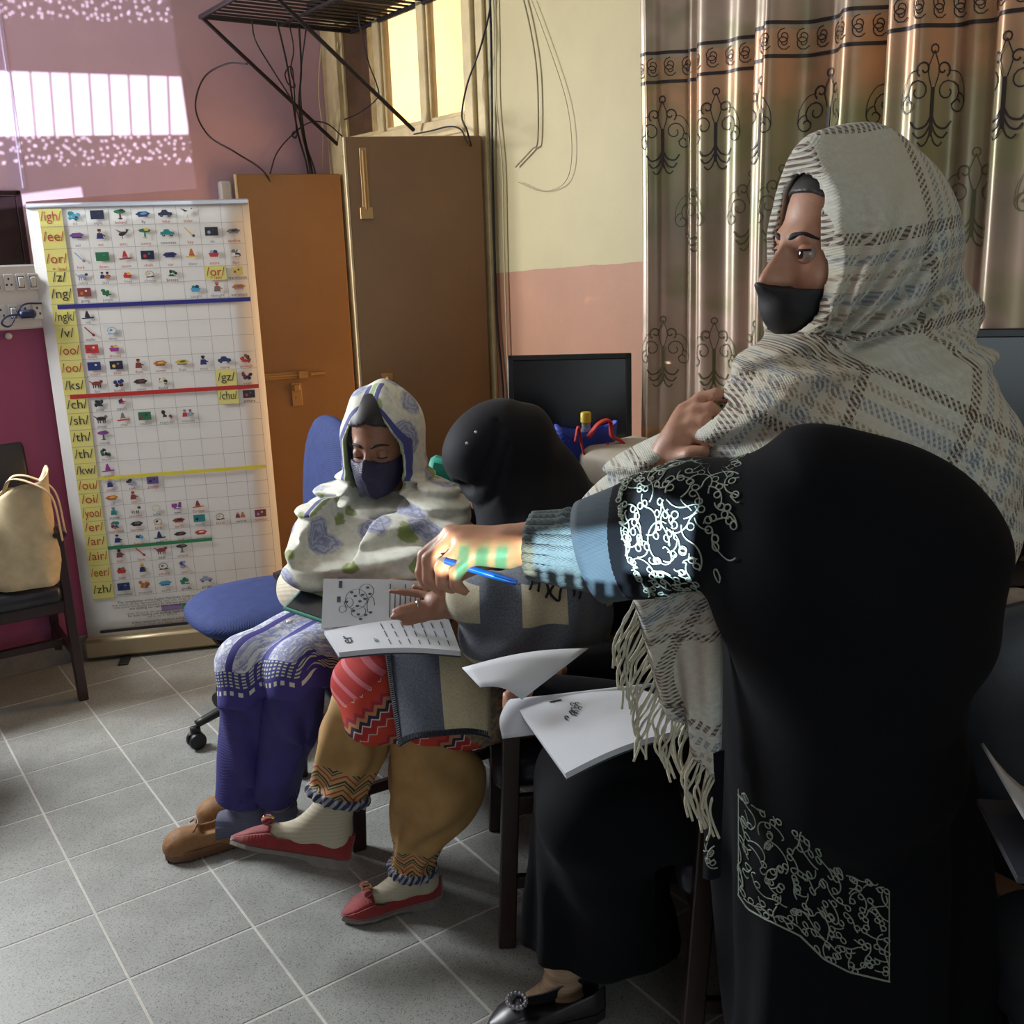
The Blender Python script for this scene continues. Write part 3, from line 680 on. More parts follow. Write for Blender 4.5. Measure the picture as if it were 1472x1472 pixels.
def inkmat():
    def fn(t): return t.attr('col').outputs['Color']
    return mat('ink', fn=fn, rough=.5)
M_ink = inkmat()
def bz(y):     # chart height from a picture row
    x = 72+(y-313)*.142; r = cF+cR*(x-736)/FPX-cU*(y-736)/FPX; q = cC+r*(np.dot(BL-cC, bn)/np.dot(r, bn)); return q[2]
ink = {'yellow_cells': MB(), 'grid_lines': MB(), 'coloured_rules': MB(), 'sound_letters': MB(), 'pictures': MB(), 'words': MB(), 'small_print': MB()}
def rect(k, s0, s1, z0, z1, c, o=OF): ink[k].poly([BP(s0, z0, o), BP(s1, z0, o), BP(s1, z1, o), BP(s0, z1, o)], col=c)
def btext(k, s, x, z, h, c, o=OF+.001, maxw=None):
    V, F = text_geo(s)
    if len(V) == 0: return
    w = (V[:, 0].max()-V[:, 0].min())*h; sx = 1.0 if not maxw or w <= maxw else maxw/w
    ink[k].add([BP(x+v[0]*h*sx, z+v[1]*h, o) for v in V], F, col=c)
def ell2(s, z, rx, rz, c, a=0.0, o=OF+.0012, n=10):
    ink['pictures'].poly([BP(s+rx*cos(t)*cos(a)-rz*sin(t)*sin(a), z+rx*cos(t)*sin(a)+rz*sin(t)*cos(a), o) for t in np.linspace(0, 2*pi, n, endpoint=False)], col=c)
def pol(s, z, k, pts, c, o=OF+.0013): ink['pictures'].poly([BP(s+x*k, z+y*k, o) for x, y in pts], col=c)
C = {'b': srgb(40, 50, 110), 'n': srgb(28, 30, 60), 'r': srgb(190, 50, 45), 'g': srgb(40, 110, 70), 'k': srgb(45, 42, 45), 'o': srgb(190, 110, 50), 'p': srgb(150, 60, 140), 'y': srgb(215, 185, 90), 'c': srgb(80, 160, 200), 'w': srgb(225, 222, 215), 't': srgb(40, 130, 130), 'm': srgb(130, 60, 60), 'v': srgb(95, 80, 140), 's': srgb(150, 165, 190), 'e': srgb(120, 110, 105)}
def icon(kind, s, z, h, c1, c2, c3):
    a, b, d = C[c1], C[c2], C[c3]; k = h
    if kind == 'rect': pol(s, z, k, [(-.75, -.5), (.75, -.5), (.75, .5), (-.75, .5)], a); ell2(s+.2*k, z+.15*k, .14*k, .12*k, b, o=OF+.0016); ell2(s-.3*k, z-.1*k, .2*k, .2*k, d, o=OF+.0016)
    elif kind == 'animal':
        ell2(s, z, .6*k, .26*k, a); ell2(s+.55*k, z+.22*k, .22*k, .18*k, b)
        for x in (-.4, -.15, .2, .42): pol(s+x*k, z-.35*k, k, [(-.05, -.2), (.05, -.2), (.06, .2), (-.06, .2)], d)
        pol(s, z, k, [(-.55, .05), (-.85, .3), (-.8, .38), (-.5, .18)], a)
    elif kind == 'tree': pol(s, z, k, [(-.12, -.6), (.12, -.6), (.1, .1), (-.1, .1)], b); ell2(s, z+.3*k, .7*k, .24*k, a); ell2(s+.2*k, z+.42*k, .3*k, .18*k, d, o=OF+.0015); ell2(s, z-.5*k, .3*k, .08*k, d, o=OF+.0015)
    elif kind == 'car':
        pol(s, z, k, [(-.8, -.25), (.8, -.25), (.75, .05), (.35, .12), (.15, .38), (-.3, .38), (-.5, .1), (-.8, .05)], a)
        for x in (-.45, .45): ell2(s+x*k, z-.25*k, .2*k, .2*k, d); ell2(s+x*k, z-.25*k, .09*k, .09*k, b, o=OF+.0017)
    elif kind == 'person':
        ell2(s, z+.38*k, .2*k, .22*k, b); pol(s, z, k, [(-.4, -.5), (.4, -.5), (.28, .15), (-.28, .15)], a); pol(s, z, k, [(.2, .1), (.62, -.15), (.56, -.26), (.18, -.08)], d); ell2(s, z+.5*k, .24*k, .12*k, d, o=OF+.0016)
    elif kind == 'bird':
        ell2(s, z, .45*k, .24*k, a, .3); pol(s, z, k, [(.25, .1), (.6, .5), (.75, .45), (.5, .05)], a); ell2(s+.55*k, z+.42*k, .15*k, .12*k, b); pol(s, z, k, [(.65, .45), (.95, .38), (.66, .36)], d); pol(s, z, k, [(-.3, .1), (-.8, .55), (-.2, .3), (.1, .2)], b); pol(s, z, k, [(-.05, -.2), (.02, -.2), (.02, -.6), (-.05, -.6)], d)
    elif kind == 'flat': pol(s, z, k, [(-.85, -.08), (-.4, -.28), (.5, -.26), (.85, .02), (.4, .26), (-.45, .22)], a); ell2(s+.1*k, z+.02*k, .4*k, .12*k, b, .1, o=OF+.0016); pol(s, z, k, [(-.6, -.25), (.6, -.25), (.5, -.36), (-.5, -.36)], d)
    elif kind == 'bowl': pol(s, z, k, [(-.6, .0), (.6, .0), (.42, -.45), (-.42, -.45)], a); ell2(s-.22*k, z+.12*k, .22*k, .2*k, b); ell2(s+.2*k, z+.14*k, .26*k, .22*k, d)
    elif kind == 'hat': pol(s, z, k, [(-.35, -.25), (.35, -.25), (.05, .6), (-.15, .5)], a); pol(s, z, k, [(-.8, -.3), (.8, -.2), (.7, -.36), (-.6, -.45)], b); pol(s, z, k, [(-.3, -.2), (.3, -.2), (.26, -.1), (-.26, -.1)], d, OF+.0016)
    elif kind == 'stick': pol(s, z, k, [(-.55, .5), (-.45, .58), (.4, -.35), (.3, -.45)], a); ell2(s+.4*k, z-.42*k, .22*k, .16*k, b, -.7)
    elif kind == 'bush':
        r_ = random.Random(int(s*1e4)+int(z*1e4))
        for i in range(7): ell2(s+r_.uniform(-.5, .5)*k, z+r_.uniform(-.35, .35)*k, .26*k, .2*k, (a, b, d)[i % 3], r_.uniform(0, 3), OF+.0012+i*.00008)
        pol(s, z, k, [(-.55, -.4), (.5, -.45), (.4, -.3), (-.4, -.28)], d, OF+.002)
    elif kind == 'line':
        ell2(s, z, .55*k, .42*k, a); ell2(s, z, .48*k, .35*k, C['w'], o=OF+.0015); ell2(s-.1*k, z+.05*k, .2*k, .14*k, b, .5, OF+.0018); pol(s, z, k, [(-.5, -.35), (.6, -.3), (.6, -.42), (-.5, -.46)], d)
    elif kind == 'two': icon('person', s-.33*k, z, h*.8, c1, c2, c3); icon('person', s+.33*k, z, h*.8, c2, c1, c3)
YC0, YC1 = .042, .124; CW = .0812
def colx(i): return YC1+CW*i
RED = srgb(176, 62, 46); BLK = srgb(52, 50, 50); GRY = srgb(130, 126, 126); YEL = srgb(226, 218, 128)
ROWS = [(300, 326, '/igh/', 1, [(0, 'tie', 'bush', 'cnt'), (1, 'night', 'rect', 'nbn'), (2, 'behind', 'tree', 'gmk'), (3, 'fly', 'flat', 'bck'), (4, 'bike', 'car', 'nvk'), (5, 'eider', 'bird', 'wky')]),
 (326, 358, '/ee/', 1, [(0, 'eel', 'flat', 'vpk'), (1, 'eat', 'person', 'bok'), (2, 'emu', 'bird', 'kek'), (3, 'sunny', 'tree', 'gty'), (4, 'concrete', 'car', 'tsk'), (5, 'key', 'stick', 'yky'), (6, 'ski', 'rect', 'kbs'), (7, 'sardine', 'flat', 'eks')]),
 (358, 390, '/or/', 1, [(0, 'fork', 'stick', 'ses'), (1, 'dawn', 'rect', 'gtg'), (2, 'sauce', 'hat', 'rms'), (3, 'chalk', 'rect', 'ntr'), (4, 'oar', 'flat', 'bnk'), (5, 'door', 'hat', 'oyr'), (6, 'snore', 'bowl', 'rsb'), (7, 'four', 'bush', 'kew')]),
 (390, 411, '/z/', 0, [(0, 'zebra', 'animal', 'ske'), (1, 'jazz', 'two', 'bon'), (2, 'fries', 'bowl', 'rry'), (3, 'cheese', 'line', 'eyk'), (4, 'breeze', 'bush', 'gwk'), (7, 'warehouse', 'rect', 'yke')]),
 (411, 437, '/ng/', 0, [(0, 'gong', 'rect', 'mwo'), (1, 'jungle', 'bush', 'ggg'), (5, 'caught', 'bowl', 'ctb'), (6, 'thought', 'person', 'ero'), (7, 'astronaut', 'flat', 'oes')]),
 (446, 468, '/ngk/', 0, [(0, 'ink', 'hat', 'knk')]),
 (468, 493, '/v/', 0, [(0, 'violin', 'stick', 'mmk'), (1, 'dove', 'line', 'ccs')]),
 (493, 518, '/oo/', 1, [(0, 'book', 'rect', 'rwm'), (1, 'should', 'bowl', 'poy')]),
 (518, 543, '/oo/', 1, [(0, 'moon', 'rect', 'bwb'), (1, 'blue', 'rect', 'noy'), (2, 'flute', 'person', 'mok'), (3, 'screw', 'flat', 'oyk'), (4, 'fruit', 'flat', 'ygk'), (5, 'soup', 'person', 'bnk'), (6, 'move', 'car', 'bgk'), (7, 'through', 'bush', 'mkr')]),
 (543, 568, '/ks/', 0, [(0, 'fox', 'animal', 'mmk'), (1, 'books', 'bush', 'bmn'), (2, 'cakes', 'flat', 'kme'), (3, 'ducks', 'bush', 'kyw'), (7, 'exam', 'bush', 'mkn')]),
 (572, 594, '/ch/', 0, [(0, 'chair', 'bush', 'kgn'), (1, 'patch', 'bush', 'rbw'), (7, 'picture', 'rect', 'kvr')]),
 (594, 618, '/sh/', 0, [(0, 'sheep', 'animal', 'kek'), (1, 'chef', 'hat', 'erw'), (2, 'station', 'rect', 'gkm'), (3, 'magician', 'bush', 'kmw'), (4, 'mission', 'two', 'rse')]),
 (618, 642, '/th/', 0, [(0, 'thistle', 'tree', 'pgv')]), (642, 666, '/th/', 0, [(0, 'there', 'bush', 'gwk')]), (666, 689, '/kw/', 0, [(0, 'queen', 'hat', 'ppv')]),
 (689, 709, '/ou/', 1, [(0, 'ouch', 'person', 'bos'), (1, 'owl', 'bush', 'kes'), (2, 'plough', 'rect', 'vkn')]), (709, 729, '/oi/', 1, [(0, 'oil', 'flat', 'oym'), (1, 'toy', 'person', 'mom')]),
 (729, 749, '/yoo/', 1, [(0, 'statue', 'person', 'tts'), (1, 'unicorn', 'animal', 'wkk'), (2, 'tube', 'line', 'yww'), (3, 'new', 'bush', 'pvp'), (4, 'Europe', 'hat', 'moe')]),
 (749, 769, '/er/', 1, [(0, 'mermaid', 'bush', 'tbo'), (1, 'hammer', 'flat', 'kek'), (2, 'bird', 'line', 'eky'), (3, 'earth', 'flat', 'mko'), (4, 'world', 'rect', 'ttn'), (5, 'burst', 'line', 'kyk'), (6, 'centre', 'two', 'mow'), (7, 'humour', 'rect', 'mws')]),
 (769, 789, '/ar/', 1, [(0, 'artist', 'person', 'bsk'), (1, 'father', 'bush', 'cbw'), (2, 'palm', 'hat', 'bnk'), (3, 'half', 'flat', 'kmw'), (4, 'heart', 'flat', 'rwm')]),
 (789, 812, '/air/', 1, [(0, 'hair', 'person', 'mkk'), (1, 'hare', 'stick', 'rmg'), (2, 'bear', 'animal', 'mmm'), (3, 'where', 'tree', 'kee')]),
 (812, 836, '/eer/', 1, [(0, 'deer', 'bowl', 'rme'), (1, 'ear', 'person', 'boy'), (2, 'adhere', 'line', 'kek'), (3, 'pier', 'bush', 'vrs')]),
 (836, 860, '/zh/', 0, [(0, 'television', 'rect', 'bcn'), (1, 'treasure', 'bush', 'omo'), (2, 'azure', 'flat', 'ccb'), (3, 'giraffe', 'bush', 'ggt'), (4, 'garage', 'car', 'ske')])]
rect('yellow_cells', YC0, YC1, bz(861), bz(300), YEL, OF-.0006)
for (y0, y1, lab, red, pics) in ROWS:
    z1, z0 = bz(y0), bz(y1); zc = (z0+z1)/2; h = z1-z0
    rect('grid_lines', YC0, colx(8), z0-.0006, z0+.0006, srgb(150, 148, 150))
    btext('sound_letters', lab, (YC0+YC1)/2, zc+.004, .050, RED if red else BLK, maxw=.074)
    if lab == '/or/': btext('sound_letters', '= /aw/', (YC0+YC1)/2+.006, z0+.008, .02, RED)
    for (i, w, kd, cc) in pics:
        icon(kd, colx(i)+CW*.5, zc+h*.10, min(.032, h*.52), *cc)
        V, F = text_geo(w); btext('words', w, colx(i)+CW*.5, z0+h*.13, .016, (RED if (red and (i+len(w)) % 3) else (GRY if (i+len(w)) % 2 else BLK)), maxw=.07)
for i in range(0, 9): rect('grid_lines', colx(i)-.0006, colx(i)+.0006, bz(861), bz(300), srgb(150, 148, 150))
for (row, col, s) in ((3, 6, '/or/'), (9, 6, '/gz/'), (10, 6, '/chu/')):
    z1, z0 = bz(ROWS[row][0]), bz(ROWS[row][1]); rect('yellow_cells', colx(col)+.001, colx(col+1)-.001, z0, z1, YEL); btext('sound_letters', s, colx(col)+CW/2, (z0+z1)/2+.004, .048, RED if row == 3 else BLK, maxw=.07)
    if row == 3: btext('sound_letters', '= /aw/', colx(col)+CW/2, z0+.010, .018, RED)
for (y, c, s1, h) in ((441, srgb(40, 40, 130), colx(8), .008), (570, srgb(186, 44, 40), colx(8), .008), (689, srgb(224, 208, 70), colx(8), .007), (789, srgb(40, 130, 80), colx(5), .007)):
    z = bz(y); rect('coloured_rules', YC0+.02 if y < 600 else YC1, s1, z-h, z+h, c, OF+.0009)
for i, zz in enumerate(np.linspace(bz(868), bz(902), 11)):
    if i in (4, 8): continue
    btext('small_print', ['The complexities of the English Alphabetic Code include:', 'one sound can be represented by one, two, three or four letters', 'one sound can be represented by different spelling alternatives', 'one spelling can represent multiple sounds', '', 'Units of sound: the graphemes shown are code', 'for both reading and spelling, teach them well', 'see it, say it, write it', '', 'A free resource for teachers and learners', 'print in colour and display on the wall'][i], .30, zz, .0145, GRY if i % 3 else BLK, maxw=.5)
rect('small_print', .30, .38, bz(886), bz(878), srgb(150, 120, 180)); rect('small_print', .38, .50, bz(886), bz(878), srgb(90, 150, 90)); rect('small_print', .50, .60, bz(886), bz(878), srgb(200, 160, 90))
rect('small_print', .05, .70, bz(909), bz(905), srgb(40, 36, 36))
for k, b in ink.items():
    tag(b.build(k, M_ink, bnr, False, cols=True), kind='stuff')

# ================================================================== WOODEN ARMCHAIRS
def woodfn(c):
    def fn(t):
        o = t.obj(); s = t.xyz(o); g = t.noise(t.comb(t.m('MULTIPLY', s[0], 14.), t.m('MULTIPLY', s[1], 14.), t.m('MULTIPLY', s[2], 2.)), 4, 4, .7)
        d = lambda k: tuple(v*k for v in c); return {'Base Color': t.ramp(g, [(.3, d(.65)), (.7, d(1.25))])}
    return fn
M_wood = mat('dark_chair_wood', fn=woodfn(srgb(46, 29, 28)), rough=.35); M_vin = mat('black_vinyl', fn=speckled(srgb(36, 40, 50), .12, 60, .15), rough=.32)
def armchair(front_mid, face, label, wid=.50, dep=.46, group=None, sh=.43, tip=None, ah=.66, bh=.88):
    fm = np.array([front_mid[0], front_mid[1], 0.]); f = nrm([face[0], face[1], 0]); l = np.cross(ZZ, f)     # l = chair's own left
    base = fm-f*dep/2; r = empty('armchair', base, label, 'chair', group)
    def P(x, y, z): return base+f*x+l*y+ZZ*z
    R = np.stack([f, l, ZZ], 1)
    hw, hd = wid/2, dep/2
    for s in (-1, 1):
        m = MB(); m.bar(P(hd, s*hw, 0), P(hd-.035, s*hw, ah), .034, .040, up=f); m.build('front_leg', M_wood, r)
        m = MB(); m.bar(P(-hd-.02, s*hw, 0), P(-hd+.03, s*hw, sh), .032, .036, up=f); m.bar(P(-hd+.03, s*hw, sh), P(-hd-.06, s*hw, bh), .032, .036, up=f); m.build('back_leg', M_wood, r)
        m = MB(); pts = spline([P(hd+.02, s*hw, ah+.005), P(hd-.04, s*hw, ah+.012), P(0, s*hw, ah+.004), P(-hd+.0, s*hw, ah+.03)], 6); m.tube(pts, .024, 8, flat=.55); autosmooth(m.build('armrest', M_wood, r))
        m = MB(); m.bar(P(hd-.015, s*hw, sh-.06), P(-hd+.02, s*hw, sh-.06), .024, .045); m.build('seat_rail', M_wood, r)
        m = MB(); m.bar(P(hd-.005, s*hw, .17), P(-hd-.005, s*hw, .17), .022, .03); m.build('stretcher', M_wood, r)
    m = MB(); m.bar(P(hd-.02, -hw, sh-.06), P(hd-.02, hw, sh-.06), .024, .045); m.build('seat_rail', M_wood, r)
    m = MB(); m.bar(P(0, -hw, .17), P(0, hw, .17), .022, .03); m.build('stretcher', M_wood, r)
    m = MB(); m.box(P(.01, 0, sh-.005), (hd+.005, hw-.02, .035), R, .022); autosmooth(m.build('seat', M_vin, r), 60)
    m = MB(); fb = nrm(f*.18+ZZ); Rb = np.stack([nrm(np.cross(l, fb)), l, fb], 1)
    m.box(P(-hd+.0, 0, bh-.12), (.026, hw-.012, .13), np.stack([nrm(np.cross(l, nrm(-f*.2+ZZ))), l, nrm(-f*.2+ZZ)], 1), .02); autosmooth(m.build('backrest', M_vin, r), 60)
    return r
fl = np.array([-1.633, 3.561, 0]); fc = nrm([.55, -.83, 0]); lf = np.cross(ZZ, fc)
armchair(fl-lf*.25*(-1 if (lf@np.array([1, 0, 0])) < 0 else 1), fc, 'dark wooden armchair with black vinyl seat holding the tote bag', .50, .42, None, .43, ah=.64, bh=.92)
fA = nrm([-.87, -.5, 0]); armchair((-.575, 2.715), fA, 'dark wooden armchair under the person in the floral shawl', .48, .44)
armchair((-.06, 2.335), nrm([-1, -.06, 0]), 'dark wooden armchair under the person with red shoes', .50, .45, ah=.68)
armchair((.31, 1.88), nrm([-1, 0, 0]), 'dark wooden armchair behind the standing person in black', .42, .42, ah=.62)

# ---- tote bag on the left chair
def sag(P, R=None): return P
TB = at(44, 760, 3.78); TBz = .475
def tote():
    c = at(38, 830, 3.70); c[2] = .47; fx = nrm([.86, .25, 0]); fy = np.cross(ZZ, fx)
    r = empty('tote_bag', c, 'cream canvas tote bag slumped on the black vinyl chair seat', 'bag')
    n, mrows = 28, 16; P = []
    for i in range(mrows):
        t = i/(mrows-1); ww = .112*(1-.10*t)+.012*sin(t*5); dd = .06*(1-.6*t)+.012; row = []
        for j in range(n):
            a = 2*pi*j/n; ca, sa = cos(a), sin(a); k = (abs(ca)**3+abs(sa)**3)**(-1/3)
            p = c+fx*(ww*ca*k+.05*t*t-.02*t)+fy*(dd*sa*k)+ZZ*(.36*t+.018*sin(3*a+1)*t+.05*t*t*ca)
            p += (fx*sin(9*t+4*a)+fy*cos(7*t+5*a))*.007; row.append(p)
        P.append(row)
    m = MB(); m.grid(P, True); m.poly([P[0][j] for j in range(n)][::-1])
    o = m.build('bag_body', M_canvas, r, True); solidify(o, .003)
    top = np.array(P[-1]).mean(0)
    for s in (-1, 1):
        m = MB(); pts = spline([top+fy*s*.02-fx*.06-ZZ*.02, top+fy*s*.03-fx*.03+ZZ*.03, top+fy*s*.04+fx*.03+ZZ*.02, top+fy*s*.045+fx*.10-ZZ*.04, top+fy*s*.05+fx*.115-ZZ*.2], 7); m.tube(pts, .014, 6, flat=.2); m.build('strap', M_canvas, r, True)
M_canvas = mat('canvas', fn=weave(srgb(205, 184, 146), .12, 900), rough=.8)
tote()
c = at(-28, 815, 3.66); c[2] = .475
f = uni([elli(c+ZZ*.15, (.10, .09, .17))]); g = lambda P: f(P)+.012*wob(P, 30, 3)
def pack(t):
    s = t.xyz(t.obj()); return t.ramp(t.m('FRACT', t.m('MULTIPLY', s[2], 5.5)), [(0, srgb(60, 40, 50)), (.3, srgb(176, 40, 44)), (.6, srgb(200, 190, 180)), (.8, srgb(40, 40, 60))], 'CONSTANT')
V, Q = mesh_sdf(g, c-np.array([.16, .16, .02]), c+np.array([.16, .16, .38]), .014); V[:, 2] = np.maximum(V[:, 2], .47)
tag(mk('bag', V, Q, mat('striped_bag', fn=pack, rough=.5)), 'red and white bag beside the canvas tote on the chair', 'bag')

# ================================================================== BLUE OFFICE CHAIR
M_bluef = mat('blue_fabric', fn=weave(srgb(36, 52, 104), .15, 700), rough=.85); M_blkp = mat('black_nylon', srgb(26, 26, 28), .45)
def office_chair(c, face, label, M_f, sh=.46, back_h=1.06, legs_rot=.3, bw=.215, sw=.25):
    c = np.array([c[0], c[1], 0.]); f = nrm([*face[:2], 0]); l = np.cross(ZZ, f); r = empty('office_chair', c, label, 'chair')
    def P(x, y, z): return c+f*x+l*y+ZZ*z
    R = np.stack([f, l, ZZ], 1)
    def cushion(cen, R_, hx, hy, th, ex=3.0):
        n = 30; rows = []
        for k, (q, zz) in enumerate(((.0, -1), (.6, -1), (.9, -.75), (1.0, -.2), (.98, .3), (.88, .75), (.6, 1.0), (.0, 1.05))):
            row = []
            for j in range(n):
                a = 2*pi*j/n; ca, sa = cos(a), sin(a); kk = (abs(ca)**ex+abs(sa)**ex)**(-1/ex)
                row.append(cen+R_@np.array([hx*q*ca*kk, hy*q*sa*kk, th*zz]))
            rows.append(row)
        m = MB(); m.grid(rows, True); return m
    cushion(P(0, 0, sh-.02), R, sw, sw, .045, 2.6).build('seat', M_f, r, True)
    m = MB(); m.box(P(0, 0, sh-.08), (sw*.75, sw*.75, .014), R, .006); m.build('seat_pan', M_blkp, r)
    up = nrm(ZZ-f*.12); nb = nrm(np.cross(l, up)); Rb = np.stack([up, l, nb], 1)
    if np.linalg.det(Rb) < 0: Rb = np.stack([up, -l, nb], 1)
    bc = P(-sw-.02, 0, (back_h+sh+.12)/2); cushion(bc, Rb, (back_h-sh-.12)/2, bw, .032, 2.8).build('backrest', M_f, r, True)
    m = MB(); m.tube(spline([P(-.05, 0, sh-.09), P(-sw-.05, 0, sh-.07), P(-sw-.085, 0, sh+.06), bc-f*.04], 6), .02, 8, flat=.5); m.build('back_support', M_blkp, r, True)
    m = MB(); m.lathe([(.03, 0), (.03, .12), (.018, .125), (.018, .28)], P(0, 0, .10)); autosmooth(m.build('gas_column', M_blkp, r))
    for k in range(5):
        a = legs_rot+2*pi*k/5; d = f*cos(a)+l*sin(a); m = MB(); m.tube(spline([P(0, 0, .13), c+d*.14+ZZ*.115, c+d*.27+ZZ*.085], 5), np.linspace(.026, .016, 11), 8, flat=.8); lg = m.build('base_leg', M_blkp, r, True)
        w = np.cross(d, ZZ); cc = c+d*.275+ZZ*.03; m = MB(); Rw = frame(w)
        for s in (-1, 1): m.lathe([(.012, -.009), (.027, -.008), (.03, 0), (.027, .008), (.012, .009)], cc+w*s*.015, Rw, 18)
        m.box(cc+ZZ*.03, (.016, .012, .02), np.stack([d, w, ZZ], 1), .006); autosmooth(m.build('caster', M_blkp, lg))
    return r
office_chair((-.86, 3.30), (-.85, -.5), 'blue fabric office chair on castors behind the floral shawl', M_bluef, legs_rot=.1)
office_chair((-2.0, 2.88), (.2, -1), 'dark office chair left of the picture, only its shadow on the floor showing', M_vin, legs_rot=.5)  # added out of view to throw a shadow across the floor
M_grf = mat('grey_leather', fn=speckled(srgb(54, 58, 66), .1, 40, .1), rough=.42)
office_chair((.93, 1.38), (-.25, -.97), 'grey leather office chair behind the standing person', M_grf, sh=.47, back_h=1.0, bw=.24, sw=.20)

# ================================================================== COMPUTER DESK along the curtain wall
M_desk = mat('desk_laminate', fn=woodfn(srgb(150, 140, 128)), rough=.4); M_deskd = mat('desk_carcass', fn=woodfn(srgb(52, 44, 42)), rough=.5)
DKZ = .92
dk = empty('computer_desk', W(1.87, 1.6, 0), 'long computer desk standing along the curtain wall', 'desk')
m = MB(); m.rbox(1.675, 1.90, .35, 2.72, DKZ-.03, DKZ, .004); m.build('desk_top', M_desk, dk)
m = MB(); m.rbox(1.88, 1.898, .37, 2.70, .3, DKZ-.03, .003); m.build('back_panel', M_deskd, dk)
for b in (.37, 1.15, 1.93, 2.69):
    m = MB(); m.rbox(1.72, 1.88, b-.012, b+.012, 0, DKZ-.03, .003); m.build('side_panel', M_deskd, dk)
M_scr = mat('dark_screen', srgb(14, 18, 24), .22); M_bez = mat('monitor_bezel', srgb(22, 24, 28), .38)
def monitor(c, n, wid, hgt, label, zdesk, logo=False, tilt=0.0):
    n = nrm(n); l = nrm(np.cross(ZZ, n)); u = np.cross(n, l); base = np.array([c[0], c[1], zdesk])-np.array([n[0], n[1], 0])*.04
    r = empty('monitor', base, label, 'monitor'); R = np.stack([l, u, n], 1)
    m = MB(); m.box(c-n*.022, (wid/2, hgt/2, .020), R, .006); m.box(c-n*.05, (wid*.36, hgt*.34, .016), R, .010); m.build('housing', M_bez, r)
    m = MB(); bw = .016
    for (x, y, hx, hy) in ((0, hgt/2-bw/2, wid/2, bw/2), (0, -hgt/2+bw*.75, wid/2, bw*.75), (wid/2-bw/2, 0, bw/2, hgt/2), (-wid/2+bw/2, 0, bw/2, hgt/2)): m.box(c+l*x+u*y, (hx, hy, .005), R, .002)
    m.build('bezel', M_bez, r)
    m = MB(); m.box(c-n*.001, (wid/2-bw, hgt/2-bw, .002), R, .0005); m.build('screen', M_scr, r)
    m = MB(); m.bar(c-n*.06-u*hgt*.2, np.array([c[0], c[1], zdesk+.01])-n*.07, .06, .025, up=n); m.build('stand', M_bez, r)
    m = MB(); m.lathe([(.11, 0), (.115, .004), (.10, .012), (.03, .018)], np.array([*(c-n*.05)[:2], zdesk]), None, 24); autosmooth(m.build('foot', M_bez, r))
    if logo:
        Ml = mat('logo_silver', srgb(150, 152, 156), .3, .4); m = MB(); lc = c-u*(hgt/2-bw*.75)+n*.0056
        t = np.linspace(0, 2*pi, 25); m.grid(np.array([[lc+l*.010*cos(a)+u*.010*sin(a) for a in t], [lc+l*.0085*cos(a)+u*.0085*sin(a) for a in t]]))
        V, F = text_geo('hp'); m.add([lc+l*v[0]*.015+u*v[1]*.015+n*.0002 for v in V], F); m.build('logo', Ml, r)
    return r
cM = (at(730, 522, 2.90)+at(908, 640, 2.90))/2
monitor(cM, nrm([-.10, -1, .12]), .348, .28, 'black monitor standing on the desk behind the black headscarf', DKZ)
cM2 = at(1454, 578, 1.98); monitor(cM2, nrm([-.25, -1, .05]), .44, .28, 'black monitor with round logo at the right behind the standing person', DKZ, True)
# cloth-covered machine on the desk, beside the blue bag
M_cover = mat('dust_cover', fn=speckled(srgb(196, 186, 168), .06, 25, .1), rough=.55)
pc_ = at(985, 680, 2.42); cx_, cy_ = pc_[0], pc_[1]
ca = pc_@U2; cb = pc_@U1
f = lambda P: rboxs(W(1.80, 1.86, DKZ+.075), (.115, .26, .085), .04, RM)(P)+.006*wob(P, 22, 5)
V, Q = mesh_sdf(f, W(1.80, 1.86, DKZ)-np.array([.4, .4, .05]), W(1.80, 1.86, DKZ)+np.array([.4, .4, .3]), .012); V[:, 2] = np.maximum(V[:, 2], DKZ+.001)
tag(mk('covered_printer', V, Q, M_cover), 'machine under a pale dust cover on the desk by the curtain', 'printer')
# blue shopping bag with red handles and bottle
M_bag = mat('blue_bag', fn=weave(srgb(30, 62, 170), .12, 500), rough=.6); M_red = mat('red_webbing', srgb(200, 52, 44), .6)
bc = ond(843, 660, 1.735); bc[2] = DKZ+.001
def shopper():
    r = empty('shopping_bag', bc, 'blue shopping bag with red handles on the desk', 'bag'); n = 24; rows = []
    fx = nrm([.97, .2, 0]); fy = np.cross(ZZ, fx)
    for i in range(12):
        t = i/11; rows.append([bc+fx*(.076+.006*t)*cos(a)*(abs(cos(a))**4+abs(sin(a))**4)**-.25+fy*(.045*(1-.45*t))*sin(a)*(abs(cos(a))**4+abs(sin(a))**4)**-.25+ZZ*(.20*t+.012*t*cos(2*a))+fx*.004*sin(9*t+5*a) for a in np.linspace(0, 2*pi, n, endpoint=False)])
    m = MB(); m.grid(rows, True); m.poly(rows[0][::-1]); solidify(m.build('bag_body', M_bag, r, True), .002)
    for s, pts in ((1, [(-.045, .17), (-.035, .21), (-.025, .15), (-.005, .09), (.02, .075), (.04, .1), (.045, .16)]), (-1, [(-.01, .18), (.02, .215), (.05, .22), (.055, .18), (.08, .165), (.085, .15), (.03, .14)])):
        m = MB(); m.tube(spline([bc+fx*x-fy*(.05 if s == 1 else .055)+ZZ*z for x, z in pts], 7), .009 if s == 1 else .015, 6, flat=.3); m.build('handle', M_red, r, True)
shopper()
bt = empty('bottle', bc+ZZ*.003, 'plastic bottle with yellow cap poking out of the blue bag', 'bottle')
